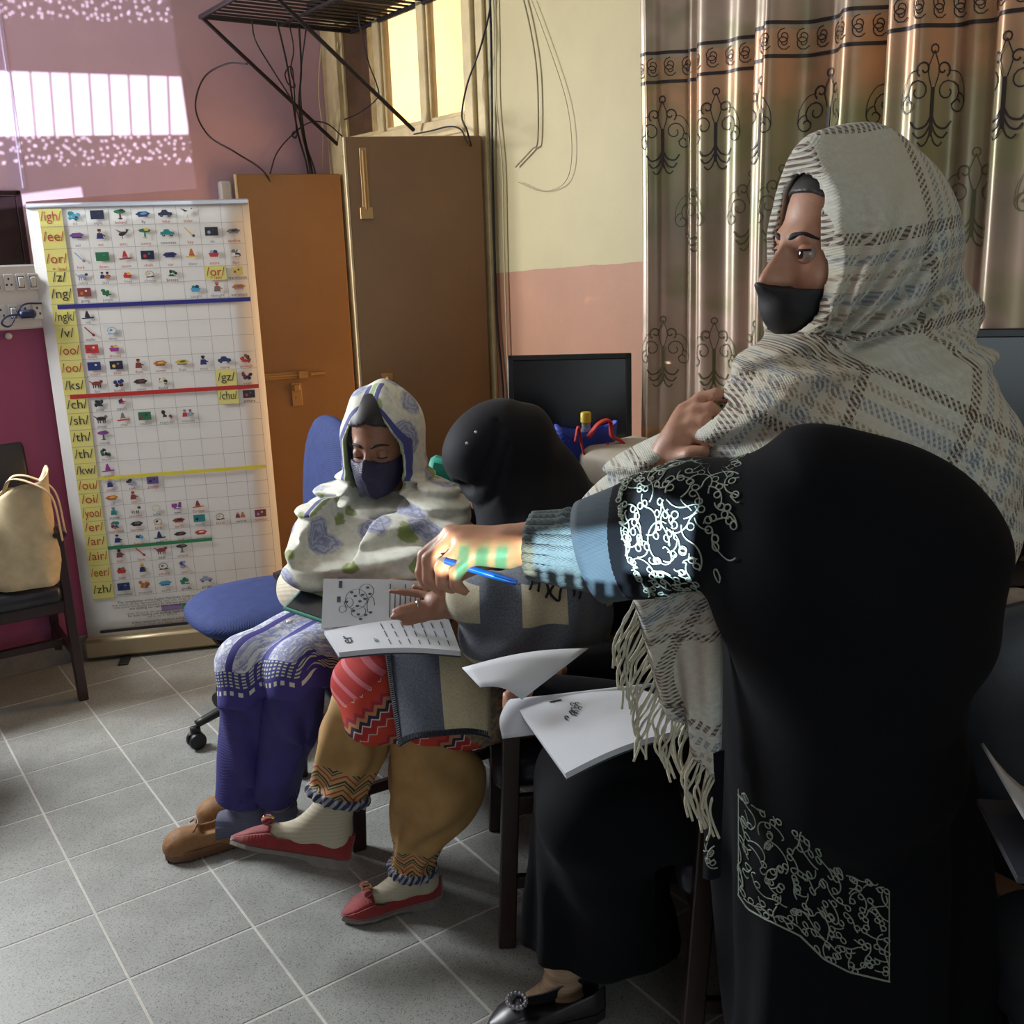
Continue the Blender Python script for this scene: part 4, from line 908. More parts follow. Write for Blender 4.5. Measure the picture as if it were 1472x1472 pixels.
m = MB(); m.lathe([(.024, 0), (.026, .01), (.026, .14), (.02, .17), (.012, .195), (.012, .21)], bc+ZZ*.003); autosmooth(m.build('bottle_body', mat('clear_plastic', (.8, .85, .9), .1, Transmission_Weight=.8), bt))
m = MB(); m.lathe([(.0145, 0), (.0145, .024), (.012, .027)], bc+ZZ*.212, None, 18); autosmooth(m.build('cap', mat('yellow_cap', srgb(205, 180, 40), .4), bt))
# crumpled clear plastic bag
pb = ond(897, 680, 1.745); pb[2] = DKZ
f = lambda P: elli(pb+ZZ*.055, (.06, .05, .07))(P)+.012*wob(P, 60, 8)+.006*np.abs(wob(P, 140, 9))
V, Q = mesh_sdf(f, pb-np.array([.12, .12, .02]), pb+np.array([.12, .12, .16]), .006, 1); V[:, 2] = np.maximum(V[:, 2], DKZ+.001)
M_pl = mat('crinkled_film', (.86, .88, .9), .16, Transmission_Weight=.55, Alpha=.75)
tag(mk('plastic_bag', V, Q, M_pl, smooth=False), 'crumpled clear plastic bag on the desk beside the blue bag', 'bag')
# teal pouch behind the two seated people
tp = at(637, 676, 2.99)
m = MB(); m.box(tp-np.array([0, 0, .02]), (.05, .03, .055), np.array(Matrix.Rotation(.3, 3, 'Y')), .015)
tq = autosmooth(m.build('pouch', mat('teal_fabric', srgb(42, 160, 140), .6))); tag(tq, 'teal pouch on the chair top between the two headscarves', 'pouch')
# ================================================================== PEOPLE: shared builders
def skinfn(c):
    def fn(t):
        o = t.obj(); n = t.noise(o, 60, 4, .6); b = t.noise(o, 9, 3); d = lambda k: tuple(min(1, v*k) for v in c)
        return {'Base Color': t.mix(.5, t.ramp(n, [(.3, d(.85)), (.7, d(1.12))]), t.ramp(b, [(.3, (c[0]*.95, c[1]*.8, c[2]*.75)), (.7, d(1.06))])), 'Normal': t.bump(t.noise(o, 240, 3), .12, .002)}
    return fn
M_skin = mat('skin', fn=skinfn(srgb(184, 138, 112)), rough=.48, Subsurface_Weight=.08, Subsurface_Radius=(.01, .004, .002)); M_skin.node_tree.nodes['Principled BSDF'].inputs['Subsurface Scale'].default_value = .5
M_skind = mat('skin_darker', fn=skinfn(srgb(146, 104, 82)), rough=.5)
def hframe(fwd, up=(0, 0, 1)):
    x = nrm(fwd); y = nrm(np.cross(up, x)); z = np.cross(x, y); return np.stack([x, y, z], 1)
def head_sdf(c, R, s=.92):
    c = np.asarray(c, float)
    fs = [elli((-.012, 0, .045), (.098, .076, .088)), (elli((.030, 0, -.030), (.064, .062, .088)), .03), (elli((.052, 0, -.088), (.036, .036, .032)), .03),
          (rcone((.083, -.03, .018), (.083, .03, .018), .011, .011), .02), (rcone((.092, 0, .012), (.124, 0, -.038), .0082, .0118), .010), (rcone((.086, 0, .0), (.106, 0, -.038), .0105, .0135), .010), (elli((.104, .009, -.040), (.012, .0075, .0075)), .012), (elli((.104, -.009, -.040), (.012, .0075, .0075)), .012),
          (elli((.066, .034, -.034), (.022, .020, .024)), .02), (elli((.066, -.034, -.034), (.022, .020, .024)), .02), (elli((.093, 0, -.072), (.010, .022, .007)), .008), (elli((.089, 0, -.085), (.010, .018, .007)), .008)]
    f = uni(fs, .02)
    def g(P):
        q = (P-c)@R/s; d = f(q)
        for y in (.037, -.037): d = smax(d, -(np.linalg.norm((q-np.array([.103, y, -.002]))/np.array([1, 1.15, .8]), axis=1)-.0168), .016)
        return d*s
    return g
def face_bits(c, R, s, root, brow_col=srgb(34, 26, 24), closed=False):
    def L(x, y, z): return np.asarray(c)+R@(np.array([x, y, z])*s)
    M_brow = mat('brow_hair', brow_col, .7)
    def eyefn(t):
        o = t.attr('pc').outputs['Vector']; x = t.xyz(o); r = t.m('SQRT', t.m('ADD', t.m('POWER', x[1], 2.), t.m('POWER', x[2], 2.)))
        return t.ramp(r, [(0, (.006, .005, .005)), (.28, (.01, .008, .006)), (.30, srgb(58, 36, 24)), (.50, srgb(48, 30, 22)), (.54, srgb(168, 154, 146)), (1, srgb(150, 132, 124))])
    M_eye = mat('eyeball', fn=eyefn, rough=.12)
    for sgn in (1, -1):
        ec = L(.0775, sgn*.032, -.003); m = MB(); m.ell((0, 0, 0), (.0150*s,)*3, None, 20); V = np.concatenate(m.V)
        mk('eye', V@R.T+ec, m.F, M_eye, root, attrs={'pc': V/(.0150*s)})
        rows = []
        lo = -.45 if closed else .34
        for k in np.linspace(lo, 1.25, 8): rows.append([ec+R@(np.array([cos(a)*cos(k), sin(a)*cos(k), sin(k)])*.0163*s) for a in np.linspace(-1.35, 1.35, 14)])
        m = MB(); m.grid(rows); m.build('upper_eyelid', root['skinmat'] and MATS[root['skinmat']], root, True)
        rows = []
        for k in np.linspace(-.95, -.42, 5): rows.append([ec+R@(np.array([cos(a)*cos(k), sin(a)*cos(k), sin(k)])*.0161*s) for a in np.linspace(-1.3, 1.3, 14)])
        m = MB(); m.grid(rows); m.build('lower_eyelid', MATS[root['skinmat']], root, True)
        m = MB(); m.tube([ec+R@(np.array([cos(a)*cos(lo), sin(a)*cos(lo), sin(lo)])*.0168*s) for a in np.linspace(-1.25, 1.25, 12)], .0017, 5); m.build('lashes', M_brow, root, True)
        m = MB(); pts = spline([L(.0945, sgn*.010, .0175), L(.0935, sgn*.022, .0225), L(.086, sgn*.037, .0235), L(.072, sgn*.050, .0165)], 6); m.tube(pts, np.interp(np.linspace(0, 1, len(pts)), [0, .2, .7, 1], [.0036, .0056, .0046, .0016]), 6, flat=.8); m.build('eyebrow', M_brow, root, True)
def finger(pts, r0, r1, n=None):
    k = len(pts); return chain(pts, np.linspace(r0, r1, k))
def person(base, label, skin='skin'):
    r = empty('person', base, label, 'person'); r['skinmat'] = skin; return r
def body(root, f, lo, hi, h, m): return sdf_obj('body', f, lo, hi, h, m, root)
def drape(base, fold, seed, amp, k=0.0):
    return lambda P: base(P)+fold(P)
def ridges(t, sharp=1.0): return 1-np.abs(np.sin(t))**sharp
M_black = mat('black_cloth', fn=speckled(srgb(11, 13, 18), .1, 200, .1), rough=.85, Sheen_Weight=.01, spec=.15)

def shoe_flat(root, toe, heel, up, m_up, m_sole, bow=None, raise_sole=0.0, name='shoe', w=.038, heel_h=.012):
    # pointed ballet flat: toe and heel are points on the sole line
    x = nrm(toe-heel); L = np.linalg.norm(toe-heel); z = nrm(up-np.dot(up, x)*x); y = np.cross(z, x)
    def P(s, a, h): return heel+x*s*L+y*a+z*h
    def hw(s): return np.interp(s, [0, .1, .3, .5, .72, .86, .95, 1.0], [.018, .029, .029, .031, .039, .033, .018, .002])*w/.038
    def top(s): return np.interp(s, [0, .06, .25, .45, .62, .70, .85, 1.0], [.062, .060, .046, .034, .030, .040, .028, .010])
    n = 30; rows = []
    S = list(np.linspace(0, 1, n))
    # outer wall: bottom ring to top ring
    ring = lambda f_, hh: [P(s, f_*hw(s), hh(s)) for s in S]
    prof = [(.92, lambda s: .004), (1.02, lambda s: .010), (1.03, lambda s: top(s)*.55), (.95, lambda s: top(s)*.92), (.90, lambda s: top(s))]
    m = MB()
    left = [[P(s, k*hw(s), h_(s)) for s in S] for k, h_ in prof]; right = [[P(s, -k*hw(s), h_(s)) for s in S] for k, h_ in prof]
    m.grid(left); m.grid(right)
    i0 = next(i for i, s in enumerate(S) if s > .66)        # vamp closes the toe
    V = []
    for k in np.linspace(-1, 1, 9): V.append([P(s, k*.90*hw(s), top(s)+.016*(1-k*k)*np.interp(s, [.66, .8, 1], [1, .8, .1])) for s in S[i0:]])
    m.grid(V); rows = [[P(s, k*.9*hw(s), .004) for s in S] for k in (-1, 0, 1)]; m.grid(rows)
    # closed back
    o = m.build(name, m_up, root, True); solidify(o, .0025)
    m = MB(); rows = []
    for hh, kk in ((0.004, .98), (.004, 1.04), (-.004, 1.04), (-.006, .98)):
        rows.append([P(s, kk*hw(s)*sg, hh-(heel_h if s < .3 else (heel_h*max(0, (.36-s)/.06) if s < .36 else 0))*(1 if hh < 0 else 0)) for sg, seq in ((1, S), (-1, S[::-1])) for s in seq])
    m.grid(rows, True); m.poly(rows[-1][::-1]); m.poly(rows[0]); m.build('sole', m_sole, o)
    if bow:
        m_bow, m_buck = bow; c = P(.735, 0, top(.72)+.022)
        m = MB()
        for sg in (-1, 1):
            pts = [c, c+y*sg*.016+z*.006+x*.004, c+y*sg*.026+z*.002]; m.tube(pts, [.006, .012, .011], 8, flat=.5)
        m.tube([c-x*.012, c+x*.012], .008, 8); m.build('bow', m_bow, o, True)
        m = MB(); R = np.stack([x, y, z], 1)
        q = c+z*.009
        for (dx, dy, hx, hy) in ((.011, 0, .002, .009), (-.011, 0, .002, .009), (0, .008, .012, .002), (0, -.008, .012, .002)): m.box(q+x*dx+y*dy, (hx, hy, .0015), R, .0006)
        m.build('buckle', m_buck, o)
    return o, P
M_gold = mat('gold_buckle', srgb(214, 176, 110), .25, .9)

# ================================================================== SEATED PERSON IN THE FLORAL SHAWL
A_ = person(np.array([-.38, 2.83, 0]), 'seated person in white floral shawl, dark mask and purple trousers')
aH = np.array([-.345, 2.735, 1.10]); aR = hframe(nrm([-.28, -.92, -.20])); aS = 1.04
aPel = np.array([-.36, 2.85, .55]); aChest = np.array([-.36, 2.86, .86]); aNeck = np.array([-.352, 2.80, .99])
kL, kR = np.array([-.70, 2.49, .565]), np.array([-.555, 2.425, .565]); anL = np.array([-.80, 2.565, .10]); anR = np.array([-.62, 2.60, .10])
anL = onz(348, 1165, .11); anR = onz(400, 1158, .12)
shL, shR = np.array([-.49, 2.81, .89]), np.array([-.23, 2.84, .89]); elL, elR = np.array([-.60, 2.70, .70]), np.array([-.14, 2.72, .70])
wrL, wrR = at(505, 840, 2.50), at(560, 838, 2.50)
def hand_simple(w, d, up, s=1.0, curl=.3, spread=.010):
    d = nrm(d); n = nrm(up-np.dot(up, d)*d); y = np.cross(n, d); fs = [(rboxs(w+d*.045*s, (.046*s, .036*s, .014*s), .012*s, np.stack([d, y, n], 1)), .01)]
    for i, (o, L) in enumerate(((.027, .068), (.009, .076), (-.009, .070), (-.027, .055))):
        p0 = w+d*.085*s+y*o*s; p1 = p0+(d*cos(curl*.5)-n*sin(curl*.5))*L*.45*s+y*o*.15*s; p2 = p1+(d*cos(curl*1.5)-n*sin(curl*1.5))*L*.3*s; p3 = p2+(d*cos(curl*2.3)-n*sin(curl*2.3))*L*.28*s
        for q in chain([p0, p1, p2, p3], [.0092*s, .0085*s, .008*s, .0068*s]): fs.append((q, .004))
    for q in chain([w+d*.02*s+y*.025*s, w+d*.05*s+y*.047*s-n*.008*s, w+d*.085*s+y*.052*s-n*.014*s, w+d*.105*s+y*.045*s-n*.018*s], [.013*s, .011*s, .0095*s, .0075*s]): fs.append((q, .006))
    return fs
hA = head_sdf(aH, aR, aS)
bodyA = uni([hA, (rcone(aH-aR[:, 0]*.015-aR[:, 2]*.05, aNeck-ZZ*.03, .05, .058), .02), (elli(aChest, (.145, .09, .14)), .05), (elli((aChest+aPel)/2, (.145, .10, .17)), .05), (elli(aPel, (.17, .14, .11)), .05)] +
    [(q, .02) for q in chain([shL, elL, wrL], [.042, .038, .026])+chain([shR, elR, wrR], [.042, .038, .026])+chain([aPel-np.array([.08, 0, 0]), kL, anL], [.085, .055, .036])+chain([aPel+np.array([.06, -.02, 0]), kR, anR], [.085, .055, .036])] +
    hand_simple(wrL, at(560, 850, 2.38)-wrL, ZZ*.9-cF*.4, .92, .4) + hand_simple(wrR, at(520, 866, 2.40)-wrR, ZZ*.9-cF*.4, .92, .4), .02)
body(A_, bodyA, (-1.0, 2.15, .04), (.05, 3.1, 1.30), .0075, M_skind)
A_['skinmat'] = 'skin_darker'; face_bits(aH, aR, aS, A_, closed=True)
# fine face laid exactly on the body's head
# --- mask
def maskfn(P): return P
def mask_obj(root, c, R, s, m_, ear=True, crease=True, h=.0035, top=-.022, bulge=1.0, nb=.018):
    f0 = head_sdf(c, R, s); fill = uni([f0, (lambda P: elli((.078, 0, -.066), (.042*bulge, .044, .052))((P-c)@R/s)*s, .02)], .02)
    def f(P):
        q = (P-c)@R/s
        d = fill(P)-.006*s
        if crease: d = d-.004*np.exp(-(q[:, 1]/.006)**2)*s
        edge = q[:, 2]-(top+nb*np.exp(-(q[:, 1]/.014)**2)-.06*np.maximum(0, np.abs(q[:, 1])-.045)-.0)
        low = -(q[:, 2]+.128+.45*np.maximum(0, .05-q[:, 0])*0); back = .012-q[:, 0]+np.maximum(0, -.07-q[:, 2])*.8
        return np.maximum(np.maximum(d, edge*s), np.maximum(np.maximum(low, back)*s, -(f0(P)+.002)))
    rr = .16*s; o = sdf_obj('face_mask', f, c-rr, c+rr, h, m_, root, relax=1)
    if ear:
        def L(x, y, z): return c+R@(np.array([x, y, z])*s)
        for sg in (1, -1):
            m = MB(); m.tube(spline([L(.03, sg*.066, -.045), L(.0, sg*.078, -.02), L(-.015, sg*.08, .005)], 5), .002, 5); m.build('ear_loop', m_, o, True)
    return o
M_mask1 = mat('navy_mask', fn=weave(srgb(40, 36, 66), .2, 800), rough=.6); M_mask2 = mat('black_mask', fn=speckled(srgb(17, 18, 22), .1, 300, .1), rough=.6)
mask_obj(A_, aH, aR, aS, M_mask1)
# --- floral shawl over head and shoulders
def floral(t):
    a = t.attr('pc').outputs['Vector']; w = t.vadd(a, t.n('ShaderNodeVectorMath', operation='SCALE').outputs[0], 'ADD') if False else a
    wx = t.noise(a, 18, 3, .6, 1); a2 = t.vadd(a, t.vadd(wx, (.045, .045, .045), 'MULTIPLY'))
    d1 = t.vor(a2, 9.0, rnd=.75); d2 = t.vor(t.vadd(a2, (.31, .17, .0)), 10.5, rnd=.8)
    rings = t.m('MULTIPLY', t.m('SINE', t.m('MULTIPLY', t.m('ADD', d1, t.m('MULTIPLY', t.noise(a, 40, 3), .3)), 60.)), .5)
    petal = t.ramp(t.m('ADD', d1, t.m('MULTIPLY', t.noise(a, 30, 3), .08)), [(.43, (1, 1, 1)), (.50, (0, 0, 0))])
    petcol = t.mix(t.m('ADD', rings, .5), srgb(92, 98, 150), srgb(158, 166, 198))
    leaf = t.ramp(t.m('ADD', d2, t.m('MULTIPLY', t.noise(a, 34, 3), .16)), [(.33, (1, 1, 1)), (.38, (0, 0, 0))])
    n = t.noise(a, 60, 3); base = t.ramp(n, [(.3, srgb(200, 200, 186)), (.7, srgb(222, 222, 210))])
    c = t.mix(leaf, base, t.mix(t.noise(a, 50, 2), srgb(104, 124, 62), srgb(160, 172, 110))); c = t.mix(t.m('MULTIPLY', petal, .8), c, petcol)
    hem = t.attr('hem').outputs['Vector']; h = t.xyz(hem)[0]
    c = t.mix(t.m('MULTIPLY', t.m('GREATER_THAN', h, .010), t.m('LESS_THAN', h, .024)), c, srgb(66, 70, 132)); c = t.mix(t.m('MULTIPLY', t.m('LESS_THAN', h, .007), t.m('GREATER_THAN', h, -1.0)), c, srgb(150, 170, 120))
    return {'Base Color': c, 'Normal': t.bump(t.noise(a, 300, 2), .1, .001)}
M_floral = mat('floral_lawn', fn=floral, rough=.8, Sheen_Weight=.2)
chest2 = at(548, 770, 2.66)
hoodA = lambda P: elli(aH+np.array([.004, .012, .012]), (.118*aS*1.02, .122*aS, .152*aS), np.eye(3))(P)
drA = uni([elli(aH+np.array([.004, .020, .012]), (.116, .128, .148)), (elli(aH+np.array([.0, .02, -.10]), (.115, .115, .09)), .05), (elli((-.355, 2.79, .905), (.215, .145, .10)), .06), (elli((-.36, 2.76, .80), (.225, .165, .12)), .05),
    (rcone(at(470, 760, 2.66), at(455, 815, 2.52), .085, .075), .05), (rcone(at(630, 740, 2.70), at(640, 790, 2.62), .09, .08), .05), (rcone(at(455, 812, 2.52), at(600, 815, 2.46), .05, .045), .05), (elli(at(545, 790, 2.60), (.17, .12, .085)), .04)], .04)
def aOpen(P):     # face opening
    q = (P-aH)@aR; zz = q[:, 2]; wd = .080*np.clip(1-np.maximum(0, zz-.02)/.098, .0, 1)**.62; wd = np.where(zz < -.03, .080-.10*np.maximum(0, -.03-zz), wd)
    e = np.abs(q[:, 1])-wd; return np.maximum(np.maximum(e, -(zz+.150)), .02-q[:, 0]), e
def shawlA(P):
    d = drA(P); q = P-aH; c0 = np.array([-.36, 2.72, .95])
    r = np.sqrt((P[:, 0]-c0[0])**2*.8+(P[:, 2]-1.10)**2*1.5); ang = np.arctan2(P[:, 0]-c0[0], 1.1-P[:, 2])
    low = np.clip((1.0-P[:, 2])/.10, 0, 1)
    fold = .0085*np.sin(r*105+2.2*np.sin(ang*2+.6)+1.6*wob(P, 9, 4))*low + .006*wob(P, 24, 2)*low
    hd = np.clip((P[:, 2]-.98)/.06, 0, 1); fold += hd*(.004*np.sin(q[:, 0]*70+q[:, 2]*25))
    neck = np.exp(-((P[:, 2]-.965)/.05)**2); fold += neck*.010*np.sin((P[:, 2]-.03*np.cos(ang*1.5))*150)
    op, e = aOpen(P); d = d+fold
    d = smax(d, -op, .006); inner = uni([elli(aH+np.array([.004, .020, .008]), (.104, .116, .136)), (elli(aH+np.array([0, .0, -.08]), (.085, .085, .10)), .04)], .03)(P)
    d = np.maximum(d, -np.maximum(inner, -(P[:, 2]-.955)))
    hem = .695+.05*np.clip((P[:, 0]+.45)/.3, 0, 1)-.02*np.sin(P[:, 0]*22)+.0*P[:, 0]; d = np.maximum(d, hem-P[:, 2])
    return d
def A_hem(V):
    op, e = aOpen(V); q = (V-aH)@aR; o = np.full(len(V), 9.); face = (q[:, 2] > -.085) & (q[:, 0] > -.02); o[face] = np.abs(e[face])
    hem = .695+.05*np.clip((V[:, 0]+.45)/.3, 0, 1)-.02*np.sin(V[:, 0]*22); lo = V[:, 2]-hem; o = np.minimum(o, np.where(lo > -.003, np.maximum(lo, 0), 9)); return np.stack([o, o*0, o*0], 1)
sdf_obj('floral_shawl', shawlA, (-.72, 2.28, .62), (.02, 3.06, 1.30), .006, M_floral, A_, attrs={'pc': lambda V: np.stack([V[:, 0]+.35*(V[:, 1]-2.7), V[:, 2]*1.0, V[:, 1]*.6], 1), 'hem': A_hem})
# hair under the shawl edge
hairA = lambda P: np.maximum(uni([lambda Q: head_sdf(aH, aR, aS)(Q)-.006])(P), np.maximum(-(((P-aH)@aR)[:, 2]-.062*aS-.25*np.abs(((P-aH)@aR)[:, 1])*0-np.maximum(0, .05-np.abs(((P-aH)@aR)[:, 1])*1.0)*.3), -(((P-aH)@aR)[:, 0]-.0)))
sdf_obj('hair', hairA, aH-.14, aH+.15, .005, mat('dark_hair', srgb(26, 20, 20), .5), A_)
# --- kameez over the lap
def kamfn(t):
    a = t.attr('pc').outputs['Vector']; x = t.xyz(a); v = x[0]; u = x[1]; n = t.noise(a, 70, 4, .7)
    base = t.ramp(t.noise(a, 26, 5, .75), [(.42, srgb(196, 200, 204)), (.52, srgb(120, 128, 176)), (.58, srgb(206, 208, 206))])
    purple = srgb(56, 50, 126)
    lace = t.m('GREATER_THAN', t.m('SINE', t.m('MULTIPLY', u, 420.)), -.2); lace2 = t.m('GREATER_THAN', t.m('SINE', t.m('MULTIPLY', v, 700.)), .0)
    c = t.mix(t.m('LESS_THAN', v, .105), base, t.mix(t.m('MULTIPLY', lace, lace2), purple, srgb(186, 196, 160)))
    c = t.mix(t.m('LESS_THAN', v, .062), c, purple)
    c = t.mix(t.m('MULTIPLY', t.m('LESS_THAN', t.m('ABSOLUTE', t.m('SUBTRACT', v, .045)), .006), t.m('GREATER_THAN', t.m('SINE', t.m('MULTIPLY', u, 300.)), .1)), c, srgb(200, 204, 190))
    c = t.mix(t.m('MULTIPLY', t.m('GREATER_THAN', v, .105), t.m('LESS_THAN', t.m('ABSOLUTE', t.m('SUBTRACT', u, .02)), .016)), c, purple)
    c = t.mix(t.m('MULTIPLY', t.m('GREATER_THAN', v, .105), t.m('LESS_THAN', t.m('ABSOLUTE', t.m('SUBTRACT', u, -.06)), .010)), c, purple)
    return {'Base Color': c, 'Normal': t.bump(n, .15, .002)}
M_kam = mat('embroidered_kameez', fn=kamfn, rough=.8)
ax_ = nrm(kL+kR-2*aPel); latA = nrm(np.cross(ZZ, ax_))
lap = uni([rcone(aPel+ZZ*.02-np.array([.08, 0, 0]), kL+ZZ*.008, .10, .078), (rcone(aPel+ZZ*.02+np.array([.05, -.02, 0]), kR+ZZ*.008, .10, .080), .06), (elli(aPel+ZZ*.04, (.19, .16, .15)), .05),
    (rcone(kL+ZZ*.0, kL+np.array([-.012, -.01, -.10]), .078, .075), .03), (rcone(kR, kR+np.array([-.005, -.012, -.14]), .080, .078), .03), (elli((aPel+aChest)/2, (.17, .12, .2)), .05)], .04)
def hemA(P): return .487-.10*np.clip(-((P-(kL+kR)/2)@ax_)/.2-.3, 0, 1)-.055*np.clip((P@latA-np.dot((kL+kR)/2, latA))*-6, -1, 1)*1.0+.010*np.sin(P[:, 0]*60+P[:, 1]*40)
def lapf(P): return np.maximum(lap(P)+.005*wob(P, 26, 11), hemA(P)-P[:, 2])
sdf_obj('kameez', lapf, (-.9, 2.2, .36), (-.02, 3.1, 1.0), .008, M_kam, A_, attrs={'pc': lambda V: np.stack([V[:, 2]-hemA(V)+np.maximum(0, -((V-(kL+kR)/2)@ax_)-.02)*.8, (V-(kL+kR)/2)@latA, V[:, 0]*0], 1)})
for k, (u0, v0) in enumerate(((.02, .25), (.02, .33), (.02, .41))):
    p = (kL+kR)/2+latA*(u0-.0)-ax_*(.05+.07*k)+ZZ*.115
    m = MB(); m.lathe([(.002, .004), (.008, .004), (.009, 0), (.008, -.003)], p+ZZ*.0, None, 12); m.build('button', M_wht, A_, True)
# --- purple trousers, socks, moccasins
M_purp = mat('purple_trousers', fn=weave(srgb(50, 46, 116), .15, 700), rough=.75)
for (k_, an_, sd) in ((kL, anL, 1), (kR, anR, 2)):
    top = k_+ZZ*.0; bot = an_+ZZ*.035
    def trf(P, top=top, bot=bot, sd=sd):
        d = uni([rcone(top, bot, .078, .064)])(P); ax = nrm(bot-top); x = P-top; h = x@ax; an = np.arctan2(x@np.array([1., 0, 0]), x@np.array([0, 1., 0]))
        d = d+.006*np.sin(an*4+sd+h*5)*np.clip(h/.1, 0, 1)+.004*wob(P, 30, sd); L = np.linalg.norm(bot-top)
        return np.maximum(np.maximum(d, h-L), -(np.linalg.norm(x-h[:, None]*ax, axis=1)-(.078+(.064-.078)*h/L)+.012)-(h < L-.05)*9)
    sdf_obj('trouser_leg', trf, np.minimum(top, bot)-.12, np.maximum(top, bot)+.12, .006, M_purp, A_)
def ribfn(c):
    def fn(t): x = t.xyz(t.obj()); n = t.m('SINE', t.m('MULTIPLY', x[2], 700.)); return {'Base Color': t.ramp(n, [(0, tuple(v*.93 for v in c)), (1, tuple(v*1.05 for v in c))]), 'Normal': t.bump(n, .15, .001)}
    return fn
M_sockg = mat('grey_sock', fn=ribfn(srgb(86, 90, 112)), rough=.85); M_tan = mat('tan_suede', fn=speckled(srgb(138, 98, 58), .15, 90, .2, 8), rough=.65); M_tans = mat('gum_sole', srgb(104, 70, 44), .4); M_tread = mat('dark_tread', srgb(46, 38, 34), .7)
def moccasin(toe, heel, ankle, lift=0.0):
    x = nrm(np.array([*(toe-heel)[:2], 0])); y = np.cross(ZZ, x); L = np.linalg.norm((toe-heel)[:2]); h0 = np.array([heel[0], heel[1], lift+.003])
    R = np.stack([x, y, ZZ], 1)
    sf = uni([rcone(ankle+ZZ*.06, ankle-ZZ*.01, .045, .042), (rcone(ankle-ZZ*.01, h0+x*L*.62+ZZ*.05, .042, .034), .03)], .02)
    sdf_obj('sock', lambda P: sf(P)+.0018*np.sin(P[:, 2]*260+3*np.sin(P[:, 0]*40)), np.minimum(ankle, h0)-.09, np.maximum(ankle, h0+x*L)+.12, .005, M_sockg, A_)
    def hw(s): return np.interp(s, [0, .12, .35, .55, .78, .92, 1], [.028, .036, .036, .041, .047, .038, .016])
    up = uni([rcone(h0+x*L*.14+ZZ*.045, h0+x*L*.3+ZZ*.045, .038, .038), (rcone(h0+x*L*.3+ZZ*.04, h0+x*L*.80+ZZ*.034, .038, .043), .03), (elli(h0+x*L*.86+ZZ*.03, (.042, .042, .036), R), .02)], .03)
    def f(P):
        q = (P-h0)@R; s = q[:, 0]/L; op = np.maximum(np.maximum(q[:, 0]-L*.62, L*.07-q[:, 0]), np.maximum(np.abs(q[:, 1])-.026, .045-q[:, 2])); d = np.maximum(up(P), .018-q[:, 2])
        seam = np.abs(np.abs(q[:, 1])-.028)+np.abs(q[:, 2]-.05)*.6; d = d-.003*np.exp(-(seam/.006)**2)*(s > .6); return smax(d, -op, .006)
    o = sdf_obj('moccasin', f, h0-.07, h0+x*L+np.array([.08, .08, .12]) if False else np.maximum(h0, h0+x*L)+np.array([.07, .07, .12]), .0045, M_tan, A_) if False else None
    lo = np.minimum(h0, h0+x*L)-.07; hi = np.maximum(h0, h0+x*L)+np.array([.07, .07, .13]); o = sdf_obj('moccasin', f, lo, hi, .0045, M_tan, A_)
    S = np.linspace(0, 1, 26); m = MB(); rows = []
    for hh, kk in ((.030, .94), (.030, 1.04), (.016, 1.06), (.004, 1.02), (.004, .9)): rows.append([h0+x*s*L+y*kk*hw(s)*sg+ZZ*hh for sg, seq in ((1, S), (-1, S[::-1])) for s in seq])
    m.grid(rows, True); m.poly(rows[-1][::-1]); autosmooth(m.build('sole', M_tans, o))
    m = MB()
    for i, s in enumerate(np.linspace(.03, .97, 17)): m.box(h0+x*s*L+ZZ*.004, (.004, hw(s)*1.0, .004), R, .001)
    m.build('tread', M_tread, o)
    m = MB(); c = h0+x*L*.66+ZZ*.082
    for sg in (1, -1): m.tube(spline([c, c+y*sg*.018+ZZ*.006, c+y*sg*.03-ZZ*.006+x*.012], 4), .003, 6)
    m.build('lace_bow', M_tan, o, True)
toeL = onz(236, 1222, .03); heelL = onz(408, 1180, .03)
moccasin(toeL, toeL+nrm(np.array([*(heelL-toeL)[:2], 0]))*.265, np.array([anL[0]+.02, anL[1]+.0, .105]))
toeR = onz(285, 1172, .03); heelR = onz(425, 1155, .03)
moccasin(toeR, toeR+nrm(np.array([*(heelR-toeR)[:2], 0]))*.265, np.array([anR[0]+.0, anR[1]+.01, .105]))
# cuffs of the cream jumper under the shawl
M_jump = mat('cream_jumper', fn=weave(srgb(206, 196, 172), .1, 500), rough=.85)
for (e_, w_) in ((elL, wrL), (elR, wrR)):
    d = uni([rcone(e_, e_+(w_-e_)*.92, .062, .046)]); sdf_obj('jumper_sleeve', lambda P: d(P)+.004*wob(P, 40, 3), np.minimum(e_, w_)-.09, np.maximum(e_, w_)+.09, .007, M_jump, A_)
